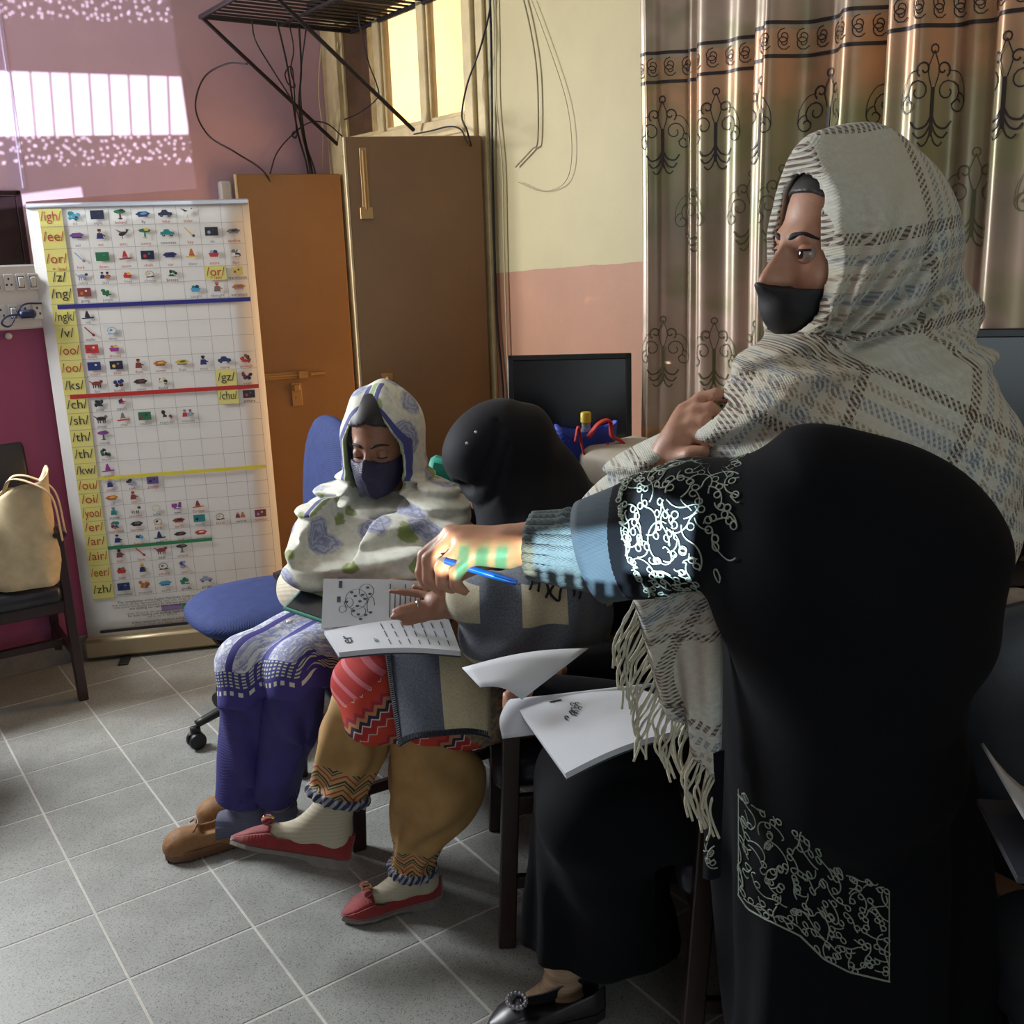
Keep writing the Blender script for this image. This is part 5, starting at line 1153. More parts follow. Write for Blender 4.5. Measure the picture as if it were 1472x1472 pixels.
# ================================================================== BOOKS
M_paper = mat('paper', fn=speckled(srgb(206, 210, 216), .03, 12), rough=.7); M_inkd = mat('print_ink', srgb(70, 72, 78), .7); M_inkb = mat('print_bold', srgb(28, 28, 32), .7); M_cov = mat('book_cover', srgb(60, 62, 70), .5)
class Page:
    # curved quad patch with printable (u,v) surface; corners given in order u0v0, u1v0, u1v1, u0v1
    def __init__(s, c00, c10, c11, c01, bulge=.01, n=14, side=1):
        s.c = [np.asarray(x, float) for x in (c00, c10, c11, c01)]; s.b = bulge; s.n = nrm(np.cross(s.c[1]-s.c[0], s.c[3]-s.c[0]))*side; s.k = n
    def P(s, u, v, o=0.0):
        a, b, c, d = s.c; return (a*(1-u)+b*u)*(1-v)+(d*(1-u)+c*u)*v+s.n*(s.b*sin(pi*u)+o)
    def sheet(s): return [[s.P(u, v) for u in np.linspace(0, 1, s.k)] for v in np.linspace(0, 1, 5)]
    def block(s, m, th):
        top = s.sheet(); bot = [[p-s.n*th for p in r] for r in top]; m.grid(top); m.grid([r[::-1] for r in bot])
        for e0, e1 in ((top[0], bot[0]), (top[-1], bot[-1])): m.grid([e0, e1])
        m.grid([[r[0] for r in top], [r[0] for r in bot]]); m.grid([[r[-1] for r in top], [r[-1] for r in bot]])
    def rect(s, m, u0, u1, v0, v1, o=.0012, n=4):
        m.grid([[s.P(u, v, o) for u in np.linspace(u0, u1, n)] for v in (v0, v1)])
    def curve(s, m, pts, w, o=.0014):
        l, r = ribbon2d(np.asarray(pts), w); m.grid([[s.P(*p, o) for p in l], [s.P(*p, o) for p in r]])
    def text(s, m, t, u, v, h, aspect, rot=0, o=.0014, flip=1):
        V, F = text_geo(t); ca, sa = cos(rot), sin(rot)
        m.add([s.P(u+(x[0]*ca-x[1]*sa)*h, v+(x[0]*sa+x[1]*ca)*h*aspect*flip, o) for x in V], F)
bk = empty('workbook', at(560, 935, 2.28), 'open workbook showing a drawing and the letters er, held on two laps', 'book')
pg1 = Page(at(462, 903, 2.30), at(640, 893, 2.30), at(640, 838, 2.36), at(465, 832, 2.36), .008)
pg2 = Page(at(487, 938, 2.20), at(662, 936, 2.20), at(645, 890, 2.30), at(466, 906, 2.30), .010)
m = MB(); pg1.block(m, .004); autosmooth(m.build('raised_page', M_paper, bk))
m = MB(); pg2.block(m, .012); autosmooth(m.build('page_block', M_paper, bk))
m = MB(); q = Page(pg2.c[0]-pg2.n*.013, pg2.c[1]-pg2.n*.013, pg2.c[2]-pg2.n*.013, pg2.c[3]-pg2.n*.013, .010); q.block(m, .003); m.build('cover', M_cov, bk)
m = MB(); C_ = lambda cx, cy, rx, ry, a0=0, a1=2*pi, n=18: [(cx+rx*cos(a), cy+ry*sin(a)) for a in np.linspace(a0, a1, n)]
for e in (C_(.28, .55, .09, .22), C_(.22, .48, .035, .10), C_(.30, .28, .06, .12), C_(.36, .72, .06, .16), C_(.17, .35, .03, .07), C_(.40, .40, .03, .2, 0, 4)): pg1.curve(m, e, .006)
for (x_, y_) in ((.27, .62), (.31, .5), (.33, .64), (.24, .7), (.29, .4), (.35, .55), (.30, .22), (.26, .3), (.37, .8), (.39, .66), (.2, .5), (.32, .12), (.4, .25), (.36, .2)): pg1.curve(m, C_(x_, y_, .008, .02, 0, 2*pi, 8), .014)
for (x_, a, b) in ((.12, .5, .62), (.13, .8, .95)): pg1.rect(m, x_, x_+.03, a, b)
for i, u in enumerate(np.linspace(.55, .92, 10)): pg1.rect(m, u, u+.008, .12, .9-.1*(i % 3))
tag(m.build('drawing', M_inkd, pg := None or bk), kind='stuff')
m = MB(); pg2.text(m, 'er', .12, .45, .14, 2.6, pi/2*0.0+1.45); pg2.text(m, 'er', .34, .30, .07, 2.6, 1.45)
tag(m.build('bold_letters', M_inkb, bk), kind='stuff')
m = MB()
for i, u in enumerate((.44, .52, .60, .68, .76, .84, .92)):
    for v0, v1 in ((.12, .3), (.38, .62), (.68, .9)): pg2.rect(m, u, u+.008, v0, v1-.04*(i % 2))
tag(m.build('text_lines', M_inkd, bk), kind='stuff')
ph = empty('phone', at(452, 872, 2.46), 'phone in a teal case lying on the printed lap', 'phone')
m = MB(); Rp = hframe(nrm([.8, -.5, -.1]), nrm([.1, -.5, .8])); m.box(at(452, 872, 2.44), (.07, .036, .005), Rp, .004); m.build('case', mat('teal_case', srgb(70, 150, 130), .5), ph)
m = MB(); m.box(at(452, 872, 2.44)+Rp[:, 2]*.0055, (.062, .030, .0012), Rp, .0005); m.build('screen', M_scr, ph)

# ================================================================== SEATED PERSON WITH RED SHOES
B_ = person(np.array([.16, 2.36, 0]), 'seated person bowed over the workbook in black headscarf, patchwork shawl and red shoes', 'skin_darker'); B_['skinmat'] = 'skin_darker'
bH = at(716, 668, 2.45); bF = nrm([-.72, -.30, -.62]); bR = hframe(bF); bS = .88
bPel = np.array([.20, 2.38, .53]); bChest = np.array([.13, 2.40, .85]); bNeck = np.array([.075, 2.41, 1.0])
bk1 = at(524, 985, 2.40); ba1 = at(478, 1150, 2.44); bk2 = at(612, 1040, 2.40); ba2 = at(596, 1244, 2.535)
wrB = at(652, 872, 2.27); elB = at(790, 915, 2.30); shB = np.array([.12, 2.27, .93]); shB2 = np.array([.10, 2.56, .93]); elB2 = np.array([-.03, 2.62, .72]); wrB2 = at(610, 845, 2.42)
def handB():
    M = [at(624, 858, 2.27), at(622, 867, 2.262), at(624, 876, 2.257), at(630, 884, 2.254)]
    T = [[at(598, 853, 2.285), at(580, 851, 2.288), at(562, 850, 2.292)], [at(598, 870, 2.262), at(580, 874, 2.262), at(566, 878, 2.264)], [at(601, 879, 2.256), at(583, 884, 2.256), at(564, 888, 2.258)], [at(610, 888, 2.252), at(592, 893, 2.252), at(580, 896, 2.254)]]
    fs = [(rcone(wrB, at(632, 867, 2.265), .024, .026), .012)]
    for a, t in zip(M, T):
        fs.append((rcone(at(645, 870, 2.267), a, .017, .0125), .012))
        for q in chain([a]+t, [.0105, .0098, .009, .0075]): fs.append((q, .004))
    for q in chain([at(642, 860, 2.285), at(625, 850, 2.30), at(608, 845, 2.31), at(595, 843, 2.312)], [.014, .012, .0105, .008]): fs.append((q, .006))
    return fs
bodyB = uni([head_sdf(bH, bR, bS), (rcone(bH-bR[:, 0]*.02-bR[:, 2]*.05, bNeck, .05, .06), .02), (elli(bChest, (.12, .17, .17)), .05), (elli((bChest+bPel)/2, (.12, .15, .17)), .05), (elli(bPel, (.15, .17, .11)), .05)] +
    [(q, .02) for q in chain([shB, elB, wrB], [.05, .042, .026])+chain([shB2, elB2, wrB2], [.05, .042, .028])+chain([bPel+np.array([0, .06, 0]), bk1, ba1], [.085, .055, .034])+chain([bPel+np.array([0, -.06, 0]), bk2, ba2], [.085, .055, .034])] + handB() + hand_simple(wrB2, at(575, 842, 2.40)-wrB2, ZZ, .9, .3), .02)
body(B_, bodyB, (-.75, 1.9, .05), (.45, 2.75, 1.30), .0065, M_skind)
m = MB(); rc = (at(597, 870, 2.262)+at(598, 871, 2.262))/2; d = nrm(at(580, 874, 2.262)-at(622, 867, 2.262)); Rr = frame(d); m.lathe([(.0108, -.003), (.0118, -.003), (.0118, .003), (.0108, .003)], at(601, 869.5, 2.262), Rr, 18); m.build('ring', mat('silver_ring', srgb(190, 186, 176), .2, .9), B_, True)
# black headscarf with face veil
hc = at(722, 645, 2.46)
hij = uni([elli(hc, (.128, .125, .118)), (elli(at(690, 660, 2.42), (.085, .09, .085)), .05), (rcone(hc+np.array([.02, .03, -.03]), at(805, 745, 2.52), .115, .125), .06), (rcone(at(725, 700, 2.44), at(760, 770, 2.42), .095, .11), .05), (elli(at(830, 770, 2.5), (.15, .19, .10)), .05), (rcone(at(800, 760, 2.46), at(860, 830, 2.42), .12, .13), .05)], .04)
def hijf(P):
    d = hij(P); q = P-at(650, 690, 2.38)
    d = smax(d, -elli(at(655, 706, 2.36), (.036, .06, .020))(P), .008)               # gap between brow band and veil
    band = (P-hc)@bR; e1 = np.abs(band[:, 0]*.45+band[:, 2]-.075)-.004; d = d+.008*np.exp(-(e1/.007)**2)*(band[:, 0] > -.02)
    e2 = band[:, 0]*.55+band[:, 2]-.048; d = d+.006*np.exp(-(e2/.006)**2)*(band[:, 0] > -.0)
    d = d+.0045*np.sin(46*(P[:, 0]+.6*P[:, 1]-.5*P[:, 2])+2.2*wob(P, 12, 15))*np.clip((P[:, 0]+.02)/.05, 0, 1)
    low = np.clip((1.12-P[:, 2])/.12, 0, 1); d += low*(.010*np.sin(34*(P[:, 0]*.7+P[:, 2])+2*wob(P, 9, 5))+.006*wob(P, 30, 6))
    return d
sdf_obj('headscarf', hijf, (-.28, 2.05, .70), (.48, 2.80, 1.27), .006, mat('navy_black_cloth', fn=speckled(srgb(14, 16, 25), .1, 200, .1), rough=.75, Sheen_Weight=.03, spec=.25), B_)
for (x_, y_) in ((684, 621), (671, 637)):
    m = MB(); m.ell(at(x_, y_, 2.325), (.0035,)*3, None, 10); m.build('pin', mat('pearl_pin', srgb(220, 220, 225), .2), B_, True)
# patchwork shawl: wrapped arm and lap panel
def patchfn(t):
    a = t.attr('pc').outputs['Vector']; x = t.xyz(a)
    gx = t.m('FRACT', t.m('DIVIDE', x[0], .19)); gy = t.m('FRACT', t.m('DIVIDE', x[1], .15)); pa = t.m('MULTIPLY', t.m('LESS_THAN', gx, .52), t.m('LESS_THAN', gy, .5))
    n = t.noise(a, 260, 3, .7); g = t.ramp(n, [(.3, srgb(58, 64, 76)), (.7, srgb(96, 104, 116))]); c = t.ramp(n, [(.3, srgb(150, 144, 120)), (.7, srgb(178, 172, 148))])
    return {'Base Color': t.mix(pa, g, c), 'Normal': t.bump(n, .3, .002)}
M_patch = mat('patchwork_wool', fn=patchfn, rough=.9, Sheen_Weight=.3)
wr = uni([rcone(at(830, 800, 2.38), elB+np.array([0, 0, .02]), .10, .095), (rcone(elB+ZZ*.01, wrB+np.array([.05, 0, .0]), .10, .062), .05), (elli(at(750, 885, 2.33), (.135, .11, .12)), .05), (elli(at(735, 925, 2.27), (.10, .08, .06)), .04), (elli(bChest+np.array([0, -.03, -.08]), (.16, .19, .2)), .05)], .04)
def wrf(P):
    q = P-at(690, 870, 2.3); d = wr(P); r = np.linalg.norm((P-at(670, 850, 2.2))*np.array([1, .4, 1]), axis=1)
    return d+.009*np.sin(r*70+1.5*wob(P, 10, 7))+.005*wob(P, 34, 8)
pcB = lambda V: np.stack([V[:, 0]-.015, V[:, 2]-.66, V[:, 1]*0], 1)
sdf_obj('shawl_wrap', wrf, (-.25, 1.98, .48), (.50, 2.75, 1.0), .007, M_patch, B_, attrs={'pc': pcB})
lpn = Page(at(575, 1072, 2.24), at(704, 1060, 2.22), at(704, 935, 2.30), at(556, 938, 2.32), .035, 20)
G = []
for v in np.linspace(0, 1, 16):
    G.append([lpn.P(u, v, .006*sin(9*u+3*v)) - (lpn.n*.0 + ZZ*.010*(1-v)*(1-(2*u-1)**4)*-1) for u in np.linspace(0, 1, 20)])
G = np.array(G); uvp = np.array([[(u, v, 0) for u in np.linspace(0, 1, 20)] for v in np.linspace(0, 1, 16)])
def lapfn(t):
    x = t.xyz(t.attr('pc').outputs['Vector']); n = t.noise(t.obj(), 260, 3, .7); g = t.ramp(n, [(.3, srgb(56, 62, 74)), (.7, srgb(92, 98, 110))]); c = t.ramp(n, [(.3, srgb(158, 150, 122)), (.7, srgb(186, 178, 150))])
    return {'Base Color': t.mix(t.m('GREATER_THAN', x[0], .54), g, c), 'Normal': t.bump(n, .3, .002)}
m = MB(); m.grid(G); lp = m.build('shawl_lap_panel', mat('lap_wool', fn=lapfn, rough=.9), B_, True, attrs={'pc': uvp.reshape(-1, 3)}); solidify(lp, .008)
m = MB()
edge = [G[0][j] for j in range(20)]; left = [G[i][0] for i in range(16)]
for E_, inn in ((edge, [G[1][j] for j in range(20)]), (left, [G[i][1] for i in range(16)])):
    for k in range(len(E_)-1):
        for f_ in (0, .33, .66): p = E_[k]*(1-f_)+E_[k+1]*f_; q = inn[k]*(1-f_)+inn[k+1]*f_; m.tube([p+lpn.n*.006, p*.2+q*.8*1.0+lpn.n*.006], .0018, 4)
    m.tube(np.array(E_)+lpn.n*.003, .003, 5)
tag(m.build('blanket_stitch', mat('stitch_yarn', srgb(28, 32, 42), .8), B_), kind='stuff')
m = MB(); r_ = random.Random(3)
for k in range(7):
    p = at(764+k*11, 838, 2.215); m.tube(spline([p+np.array([0, .03, .012]), p, p+np.array([r_.uniform(-.01, .01), 0, -.022]), p+np.array([r_.uniform(-.014, .014), .0, -.045])], 4), .0032, 5)
tag(m.build('shawl_fringe', mat('black_yarn', srgb(24, 26, 30), .8), B_, True), kind='stuff')
# red embroidered tunic over the crossed knee
def tunfn(t):
    x = t.xyz(t.attr('pc').outputs['Vector']); u, v = x[0], x[1]
    tri = t.m('ABSOLUTE', t.m('SUBTRACT', t.m('FRACT', t.m('DIVIDE', u, .026)), .5)); k = t.m('FRACT', t.m('DIVIDE', t.m('ADD', v, t.m('MULTIPLY', tri, .024)), .085))
    c = t.ramp(k, [(0, srgb(158, 40, 40)), (.16, srgb(210, 190, 180)), (.20, srgb(44, 40, 62)), (.32, srgb(176, 120, 80)), (.44, srgb(150, 42, 60)), (.56, srgb(190, 60, 42)), (.9, srgb(205, 180, 170)), (.93, srgb(176, 46, 40))], 'CONSTANT')
    leafd = t.m('LESS_THAN', t.m('ABSOLUTE', t.m('SUBTRACT', t.m('FRACT', t.m('DIVIDE', t.m('ADD', u, t.m('MULTIPLY', v, .5)), .04)), .5)), .14); c2 = t.mix(leafd, srgb(178, 50, 44), srgb(200, 110, 120))
    c = t.mix(t.m('GREATER_THAN', v, .07), c, c2); edge = t.m('GREATER_THAN', t.m('ABSOLUTE', t.m('SUBTRACT', u, .0)), .115)
    c = t.mix(edge, c, t.ramp(t.noise(t.obj(), 90, 3), [(.4, srgb(96, 88, 80)), (.6, srgb(150, 120, 90))]))
    return {'Base Color': c, 'Normal': t.bump(t.noise(t.obj(), 220, 3), .25, .002)}
M_tun = mat('red_embroidery', fn=tunfn, rough=.85)
tn = uni([rcone(bPel+np.array([0, .06, .03]), bk1+ZZ*.005, .11, .070), (rcone(bPel+np.array([0, -.05, .03]), bk2+np.array([.0, 0, .0]), .11, .078), .05), (rcone(bk1, at(530, 1050, 2.36), .070, .055), .04), (elli(at(545, 1010, 2.36), (.07, .06, .085)), .04), (elli((bPel+bChest)/2, (.15, .17, .2)), .05)], .04)
def tunf(P):
    cut = .50-.35*(P[:, 0]+.30)-.16*np.clip((P[:, 0]+.28)/.1, 0, 1); cut = np.minimum(cut, .56); return np.maximum(tn(P)+.004*wob(P, 28, 12), cut-P[:, 2])
sdf_obj('tunic', tunf, (-.55, 2.0, .38), (.42, 2.7, 1.0), .007, M_tun, B_, attrs={'pc': lambda V: np.stack([(V[:, 0]+.33)*.80+.6*(V[:, 2]-.6), (V[:, 2]-.56)*.8-.60*(V[:, 0]+.33), V[:, 0]*0], 1)})
# mustard trousers with ruffled embroidered cuffs
def mustfn(t):
    x = t.xyz(t.attr('pc').outputs['Vector']); h, u = x[0], x[1]; tri = t.m('ABSOLUTE', t.m('SUBTRACT', t.m('FRACT', t.m('DIVIDE', u, .05)), .5)); k = t.m('FRACT', t.m('DIVIDE', t.m('ADD', h, t.m('MULTIPLY', tri, .05)), .034))
    base = t.ramp(t.noise(t.obj(), 14, 4), [(.3, srgb(150, 116, 68)), (.7, srgb(178, 142, 88))])
    z = t.ramp(k, [(0, srgb(52, 44, 40)), (.14, srgb(176, 140, 88)), (.40, srgb(150, 52, 44)), (.52, srgb(176, 140, 88)), (.78, srgb(60, 84, 70)), (.9, srgb(176, 140, 88))], 'CONSTANT')
    c = t.mix(t.m('MULTIPLY', t.m('LESS_THAN', h, .088), t.m('GREATER_THAN', h, .024)), base, z)
    ruff = t.mix(t.m('GREATER_THAN', t.m('SINE', t.m('MULTIPLY', t.m('ADD', u, t.m('MULTIPLY', h, .4)), 520.)), .1), srgb(40, 46, 70), srgb(140, 142, 150))
    return {'Base Color': t.mix(t.m('LESS_THAN', h, .024), c, ruff), 'Normal': t.bump(t.noise(t.obj(), 200, 3), .15, .002)}
M_must = mat('mustard_cotton', fn=mustfn, rough=.8)
def legB(k_, a_, r0, rmid, r1, sd, tmid=.45, off=np.zeros(3)):
    ax = nrm(a_-k_); L = np.linalg.norm(a_-k_); mid = k_+(a_-k_)*tmid+off; e1 = nrm(np.cross(ax, (0, 1., .2))); e2 = np.cross(ax, e1)
    f = uni([rcone(k_, mid, r0, rmid), (rcone(mid, a_-ax*.05, rmid, r1+.006), .04)], .03)
    def g(P):
        x = P-k_; h = x@ax; an = np.arctan2(x@e2, x@e1); cuff = np.clip((h-(L-.03))/.006, 0, 1); r = np.linalg.norm(x-h[:, None]*ax, axis=1)
        d = np.minimum(f(P), np.maximum(r-(r1+.004), np.abs(h-(L-.045))-.03)); d = d+.007*np.sin(an*5+sd+4*np.sin(h*12))*np.clip(1-cuff, .1, 1)*np.clip(h/.06, 0, 1)+.004*wob(P, 40, sd)
        ru = np.maximum(r-(r1+.016+.005*np.sin(an*17)), np.abs(h-(L-.012))-.012); d = smin(d, ru, .004); return np.maximum(d, h-L)
    def pc(V):
        x = V-k_; h = x@ax; an = np.arctan2(x@e2, x@e1); return np.stack([L-h, an*.05, h*0], 1)
    lo = np.minimum(k_, a_)-.14; hi = np.maximum(k_, a_)+.14; return sdf_obj('trouser_leg', g, lo, hi, .005, M_must, B_, attrs={'pc': pc})
c1 = at(484, 1148, 2.42); legB(bk1+np.array([.0, 0, -.02]), c1, .075, .072, .060, 1)
c2 = at(592, 1252, 2.52); legB(at(605, 1050, 2.40), c2, .075, .105, .044, 2, .38, np.array([.045, 0, 0]))
M_sockc = mat('cream_sock', fn=ribfn(srgb(182, 174, 152)), rough=.85); M_redv = mat('red_velvet', fn=weave(srgb(132, 20, 22), .15, 900), rough=.7, Sheen_Weight=.4); M_sole1 = mat('grey_sole', fn=speckled(srgb(120, 114, 108), .12, 60, .3), rough=.8)
toe1 = at(331, 1209, 2.42); heel1 = at(503, 1238, 2.45); toe2 = onz(491, 1320, .014); heel2 = onz(634, 1283, .014)
for (toe, heel, an_, up) in ((toe1, heel1, at(485, 1150, 2.44), nrm([0, .38, 1])), (toe2, heel2, at(594, 1246, 2.53), ZZ)):
    o, PP = shoe_flat(B_, toe, heel, up, M_redv, M_sole1, (M_redv, M_gold), w=.040)
    sf = uni([rcone(an_, PP(.16, 0, .06), .038, .034), (rcone(PP(.16, 0, .045), PP(.68, 0, .034), .032, .024), .03), (rcone(an_, PP(.45, 0, .045), .036, .028), .03)], .02)
    def fs(P, sf=sf, heel=heel, toe=toe, up=up):
        x = nrm(toe-heel); z = nrm(up-np.dot(up, x)*x); return np.maximum(sf(P)+.0015*wob(P, 70, 4), .008-(P-heel)@z)
    sdf_obj('sock', fs, np.minimum(np.minimum(toe, heel), an_)-.07, np.maximum(np.maximum(toe, heel), an_)+.07, .005, M_sockc, B_)

# ================================================================== SEATED PERSON HIDDEN BEHIND THE STANDING ONE
C_p = person(np.array([.45, 1.86, 0]), 'person in black seated behind the standing one, only skirt, hands and shoe showing', 'skin'); C_p['skinmat'] = 'skin'
cPel = np.array([.47, 1.88, .54]); cChest = np.array([.50, 1.90, .86]); cHead = np.array([.52, 1.90, 1.10]); cRr = hframe(nrm([-.8, -.1, -.5]))
ck1 = np.array([.135, 1.88, .55]); ck2 = np.array([.135, 1.76, .53]); ca1 = at(812, 1412, 2.24); ca2 = ca1+np.array([.10, .05, 0])
wrC = at(772, 1000, 2.03); elC = np.array([.30, 1.80, .70])
pw_ = at(742, 1002, 2.00)
hC = [(rcone(wrC, at(756, 1003, 2.02), .022, .024), .012)]
for i, (y_, z_) in enumerate(((990, .0), (998, .004), (1007, .006), (1016, .008))):
    for q in chain([at(752, 992+i*7, 2.015+i*.004), at(738, 992+i*8, 2.0), at(728, 998+i*8, 1.985), at(733, 1006+i*7, 1.972)], [.0105, .0098, .0088, .0075]): hC.append((q, .004))
for q in chain([at(764, 985, 2.01), at(752, 976, 1.99), at(744, 972, 1.975)], [.013, .011, .0085]): hC.append((q, .006))
wrC2 = at(800, 960, 2.12); 
bodyC = uni([head_sdf(cHead, cRr, .92), (rcone(cHead-ZZ*.06, cChest+ZZ*.12, .05, .06), .03), (elli(cChest, (.11, .17, .17)), .05), (elli((cChest+cPel)/2, (.11, .15, .17)), .05), (elli(cPel, (.15, .16, .11)), .05)] +
    [(q, .02) for q in chain([cChest+np.array([-.02, -.16, .08]), elC, wrC], [.05, .04, .025])+chain([cChest+np.array([0, .16, .08]), np.array([.33, 2.04, .72]), wrC2], [.05, .04, .025])+chain([cPel, ck1, ca1], [.085, .055, .036])+chain([cPel+np.array([0, -.08, 0]), ck2, ca2], [.085, .055, .036])] + hC + hand_simple(wrC2, at(762, 955, 2.06)-wrC2, ZZ, .92, .3), .02)
body(C_p, bodyC, (-.25, 1.5, .03), (.75, 2.2, 1.27), .0085, M_skin)
sk = uni([elli(cPel, (.19, .19, .14)), (rcone(cPel, ck1, .12, .095), .05), (rcone(cPel+np.array([0, -.08, 0]), ck2, .12, .09), .05), (rcone(ck1, ca1+np.array([.015, 0, .07]), .10, .105), .05), (rcone(ck2, ca2+np.array([.03, -.03, .07]), .095, .12), .05), (elli((cPel+cChest)/2, (.15, .19, .22)), .05), (elli(cChest+ZZ*.03, (.15, .20, .17)), .05),
    (rcone(cChest+np.array([-.02, -.16, .08]), elC, .075, .07), .04), (rcone(elC, wrC-(wrC-elC)*.12, .07, .045), .04), (elli(cHead, (.125, .115, .14)), .05), (rcone(np.array([.33, 2.04, .72]), wrC2-(wrC2-np.array([.33, 2.04, .72]))*.15, .07, .045), .04)], .05)
def skf(P):
    an = np.arctan2(P[:, 1]-ca1[1], P[:, 0]-ca1[0]); lo = np.clip((.5-P[:, 2])/.2, 0, 1); d = sk(P)+lo*.012*np.sin(an*7+3*wob(P, 5, 3))+.005*wob(P, 26, 4)
    return np.maximum(d, .135-.10*(P[:, 0]-.1)-P[:, 2])
sdf_obj('black_dress', skf, (-.3, 1.45, .05), (.78, 2.25, 1.30), .009, M_black, C_p)
sC = uni([rcone(ca1+ZZ*.08, ca1-ZZ*.02, .045, .044), (rcone(ca1-ZZ*.03, ca1+np.array([-.13, -.03, -.07]), .043, .032), .03)], .02)
sdf_obj('sock', lambda P: sC(P)+.002*np.sin(P[:, 2]*220), ca1-.2, ca1+.16, .006, mat('beige_sock', fn=ribfn(srgb(176, 150, 120)), rough=.85), C_p)
toeC = onz(700, 1482, .02); heelC = toeC+nrm(np.array([.96, .26, 0]))*.255
M_pump = mat('black_pump', srgb(40, 38, 42), .35); o, PP = shoe_flat(C_p, toeC, heelC, ZZ, M_pump, M_pump, None, w=.042)
m = MB(); r_ = random.Random(5)
for k in range(14): a = 2*pi*k/14; m.ell(PP(.74+.075*cos(a), .022*sin(a), .058), (.0055,)*3, None, 8)
m.build('jewelled_clasp', mat('rhinestone', srgb(190, 190, 200), .12, .8), o)
# papers and workbook on that lap
sheet = Page(at(690, 988, 1.93), at(750, 1006, 1.92), at(846, 932, 1.99), at(664, 960, 1.99), .012)
m = MB(); m.grid(sheet.sheet()); o = m.build('paper_sheet', M_paper, None, True); solidify(o, .0012); tag(o, 'loose white sheet of paper held above the workbook', 'paper')
b2 = empty('workbook', at(850, 1090, 2.0), 'open workbook on the black lap under the shawl fringe', 'book')
p1_ = Page(at(812, 1112, 1.76), at(985, 1048, 1.78), at(952, 990, 1.96), at(742, 1014, 1.97), .012); p2_ = Page(at(742, 1014, 2.05), at(742+60, 1007, 2.055), at(790, 1052, 2.06), at(722, 1062, 2.05), -.008, side=1)
Q_ = []
for v in np.linspace(0, 1, 6):
    a = p1_.c[3]*(1-v)+p1_.c[2]*v; b = at(722+80*v, 1062-10*v, 1.95); Q_.append(spline([a, a+ZZ*.010+np.array([-.014, 0, 0]), (a+b)/2+np.array([-.018, 0, .008]), b], 4))
m = MB(); p1_.block(m, .012); autosmooth(m.build('page_block', M_paper, b2))
m = MB(); m.grid(Q_); solidify(m.build('curled_pages', M_paper, b2, True), .005)
m = MB(); q = Page(*[c-p1_.n*.013 for c in p1_.c], .012); q.block(m, .003); m.build('cover', M_cov, b2)
m = MB(); r_ = random.Random(2)
for k in range(12): cx, cy = .25+r_.random()*.14, .62+r_.random()*.2; p1_.curve(m, C_(cx, cy, .012, .03, 0, 4.5, 9), .008)
p1_.rect(m, .22, .30, .92, .94); tag(m.build('drawing', M_inkb, b2), kind='stuff')
# ================================================================== STANDING PERSON IN THE PLAID SHAWL
D_ = person(np.array([.54, 1.46, 0]), 'standing person in black abaya, cream plaid shawl and black mask reaching out a pen', 'skin'); D_['skinmat'] = 'skin'
dF = nrm([-cos(radians(16)), -sin(radians(16)), 0]); dR = hframe(dF, nrm([.02, 0, 1])); dS = .97
dTip = at(1093, 405, 1.42); dH = dTip-dR@(np.array([.1335, 0, -.040])*dS)
def DL(x, y, z): return dH+dR@(np.array([x, y, z])*dS)
dNeck = np.array([.50, 1.47, 1.36]); dCh = np.array([.50, 1.46, 1.18]); dPel = np.array([.50, 1.46, .92])
dSh = at(1225, 700, 1.36); dEl = at(1075, 745, 1.36); dWr = at(772, 780, 1.50)
# left hand, loosely closed, holding the pen
HD = .0
mc = [at(648, 768, 1.535), at(654, 774, 1.515), at(666, 786, 1.495), at(682, 799, 1.478)]
pp = [at(611, 798, 1.548), at(617, 804, 1.522), at(635, 815, 1.499), at(655, 823, 1.482)]
dp = [at(606, 824, 1.545), at(617, 832, 1.519), at(636, 838, 1.497), at(655, 842, 1.482)]
tp_ = [at(613, 843, 1.542), at(632, 848, 1.518), at(650, 847, 1.499), at(668, 850, 1.487)]
fsD = [(rcone(dWr, at(735, 783, 1.505), .029, .030), .02), (rboxs(at(702, 785, 1.507), (.048, .036, .019), .017, hframe(nrm(mc[1]-dWr), nrm(np.cross(mc[0]-mc[3], mc[1]-dWr)))), .018)]
rr_ = [.0125, .0128, .0122, .0112]
for i in range(4):
    fsD.append((rcone(at(728, 780+i*5, 1.515-i*.008), mc[i], .018, rr_[i]+.0012), .014))
    fsD.append((elli(mc[i]+ZZ*.002, (.0135,)*3), .006))
    for q in chain([mc[i], pp[i], dp[i], tp_[i]], [rr_[i], rr_[i]-.0006, rr_[i]-.0018, rr_[i]-.0035]): fsD.append((q, .0035))
for q in chain([at(722, 792, 1.53), at(680, 812, 1.555), at(648, 832, 1.555), at(630, 845, 1.55)], [.018, .0145, .0125, .009]): fsD.append((q, .008))
# right hand raised to the shawl
w2 = at(958, 676, 1.53)
m2 = [at(984, 592, 1.535), at(979, 606, 1.522), at(976, 622, 1.512), at(977, 638, 1.506)]
t2 = [[at(1008, 574, 1.525), at(1030, 568, 1.51), at(1046, 573, 1.50)], [at(1002, 591, 1.51), at(1022, 588, 1.497), at(1036, 596, 1.487)], [at(997, 608, 1.50), at(1014, 607, 1.486), at(1026, 615, 1.478)], [at(996, 626, 1.496), at(1009, 628, 1.484), at(1019, 638, 1.478)]]
fsD.append((rcone(w2, at(970, 645, 1.525), .027, .028), .02))
for a, t in zip(m2, t2):
    fsD.append((rcone(at(965, 655, 1.528), a, .021, .0145), .016))
    for q in chain([a]+t, [.0125, .0118, .0108, .0085]): fsD.append((q, .004))
for q in chain([at(975, 660, 1.50), at(995, 655, 1.475), at(1012, 650, 1.462)], [.017, .0135, .010]): fsD.append((q, .008))
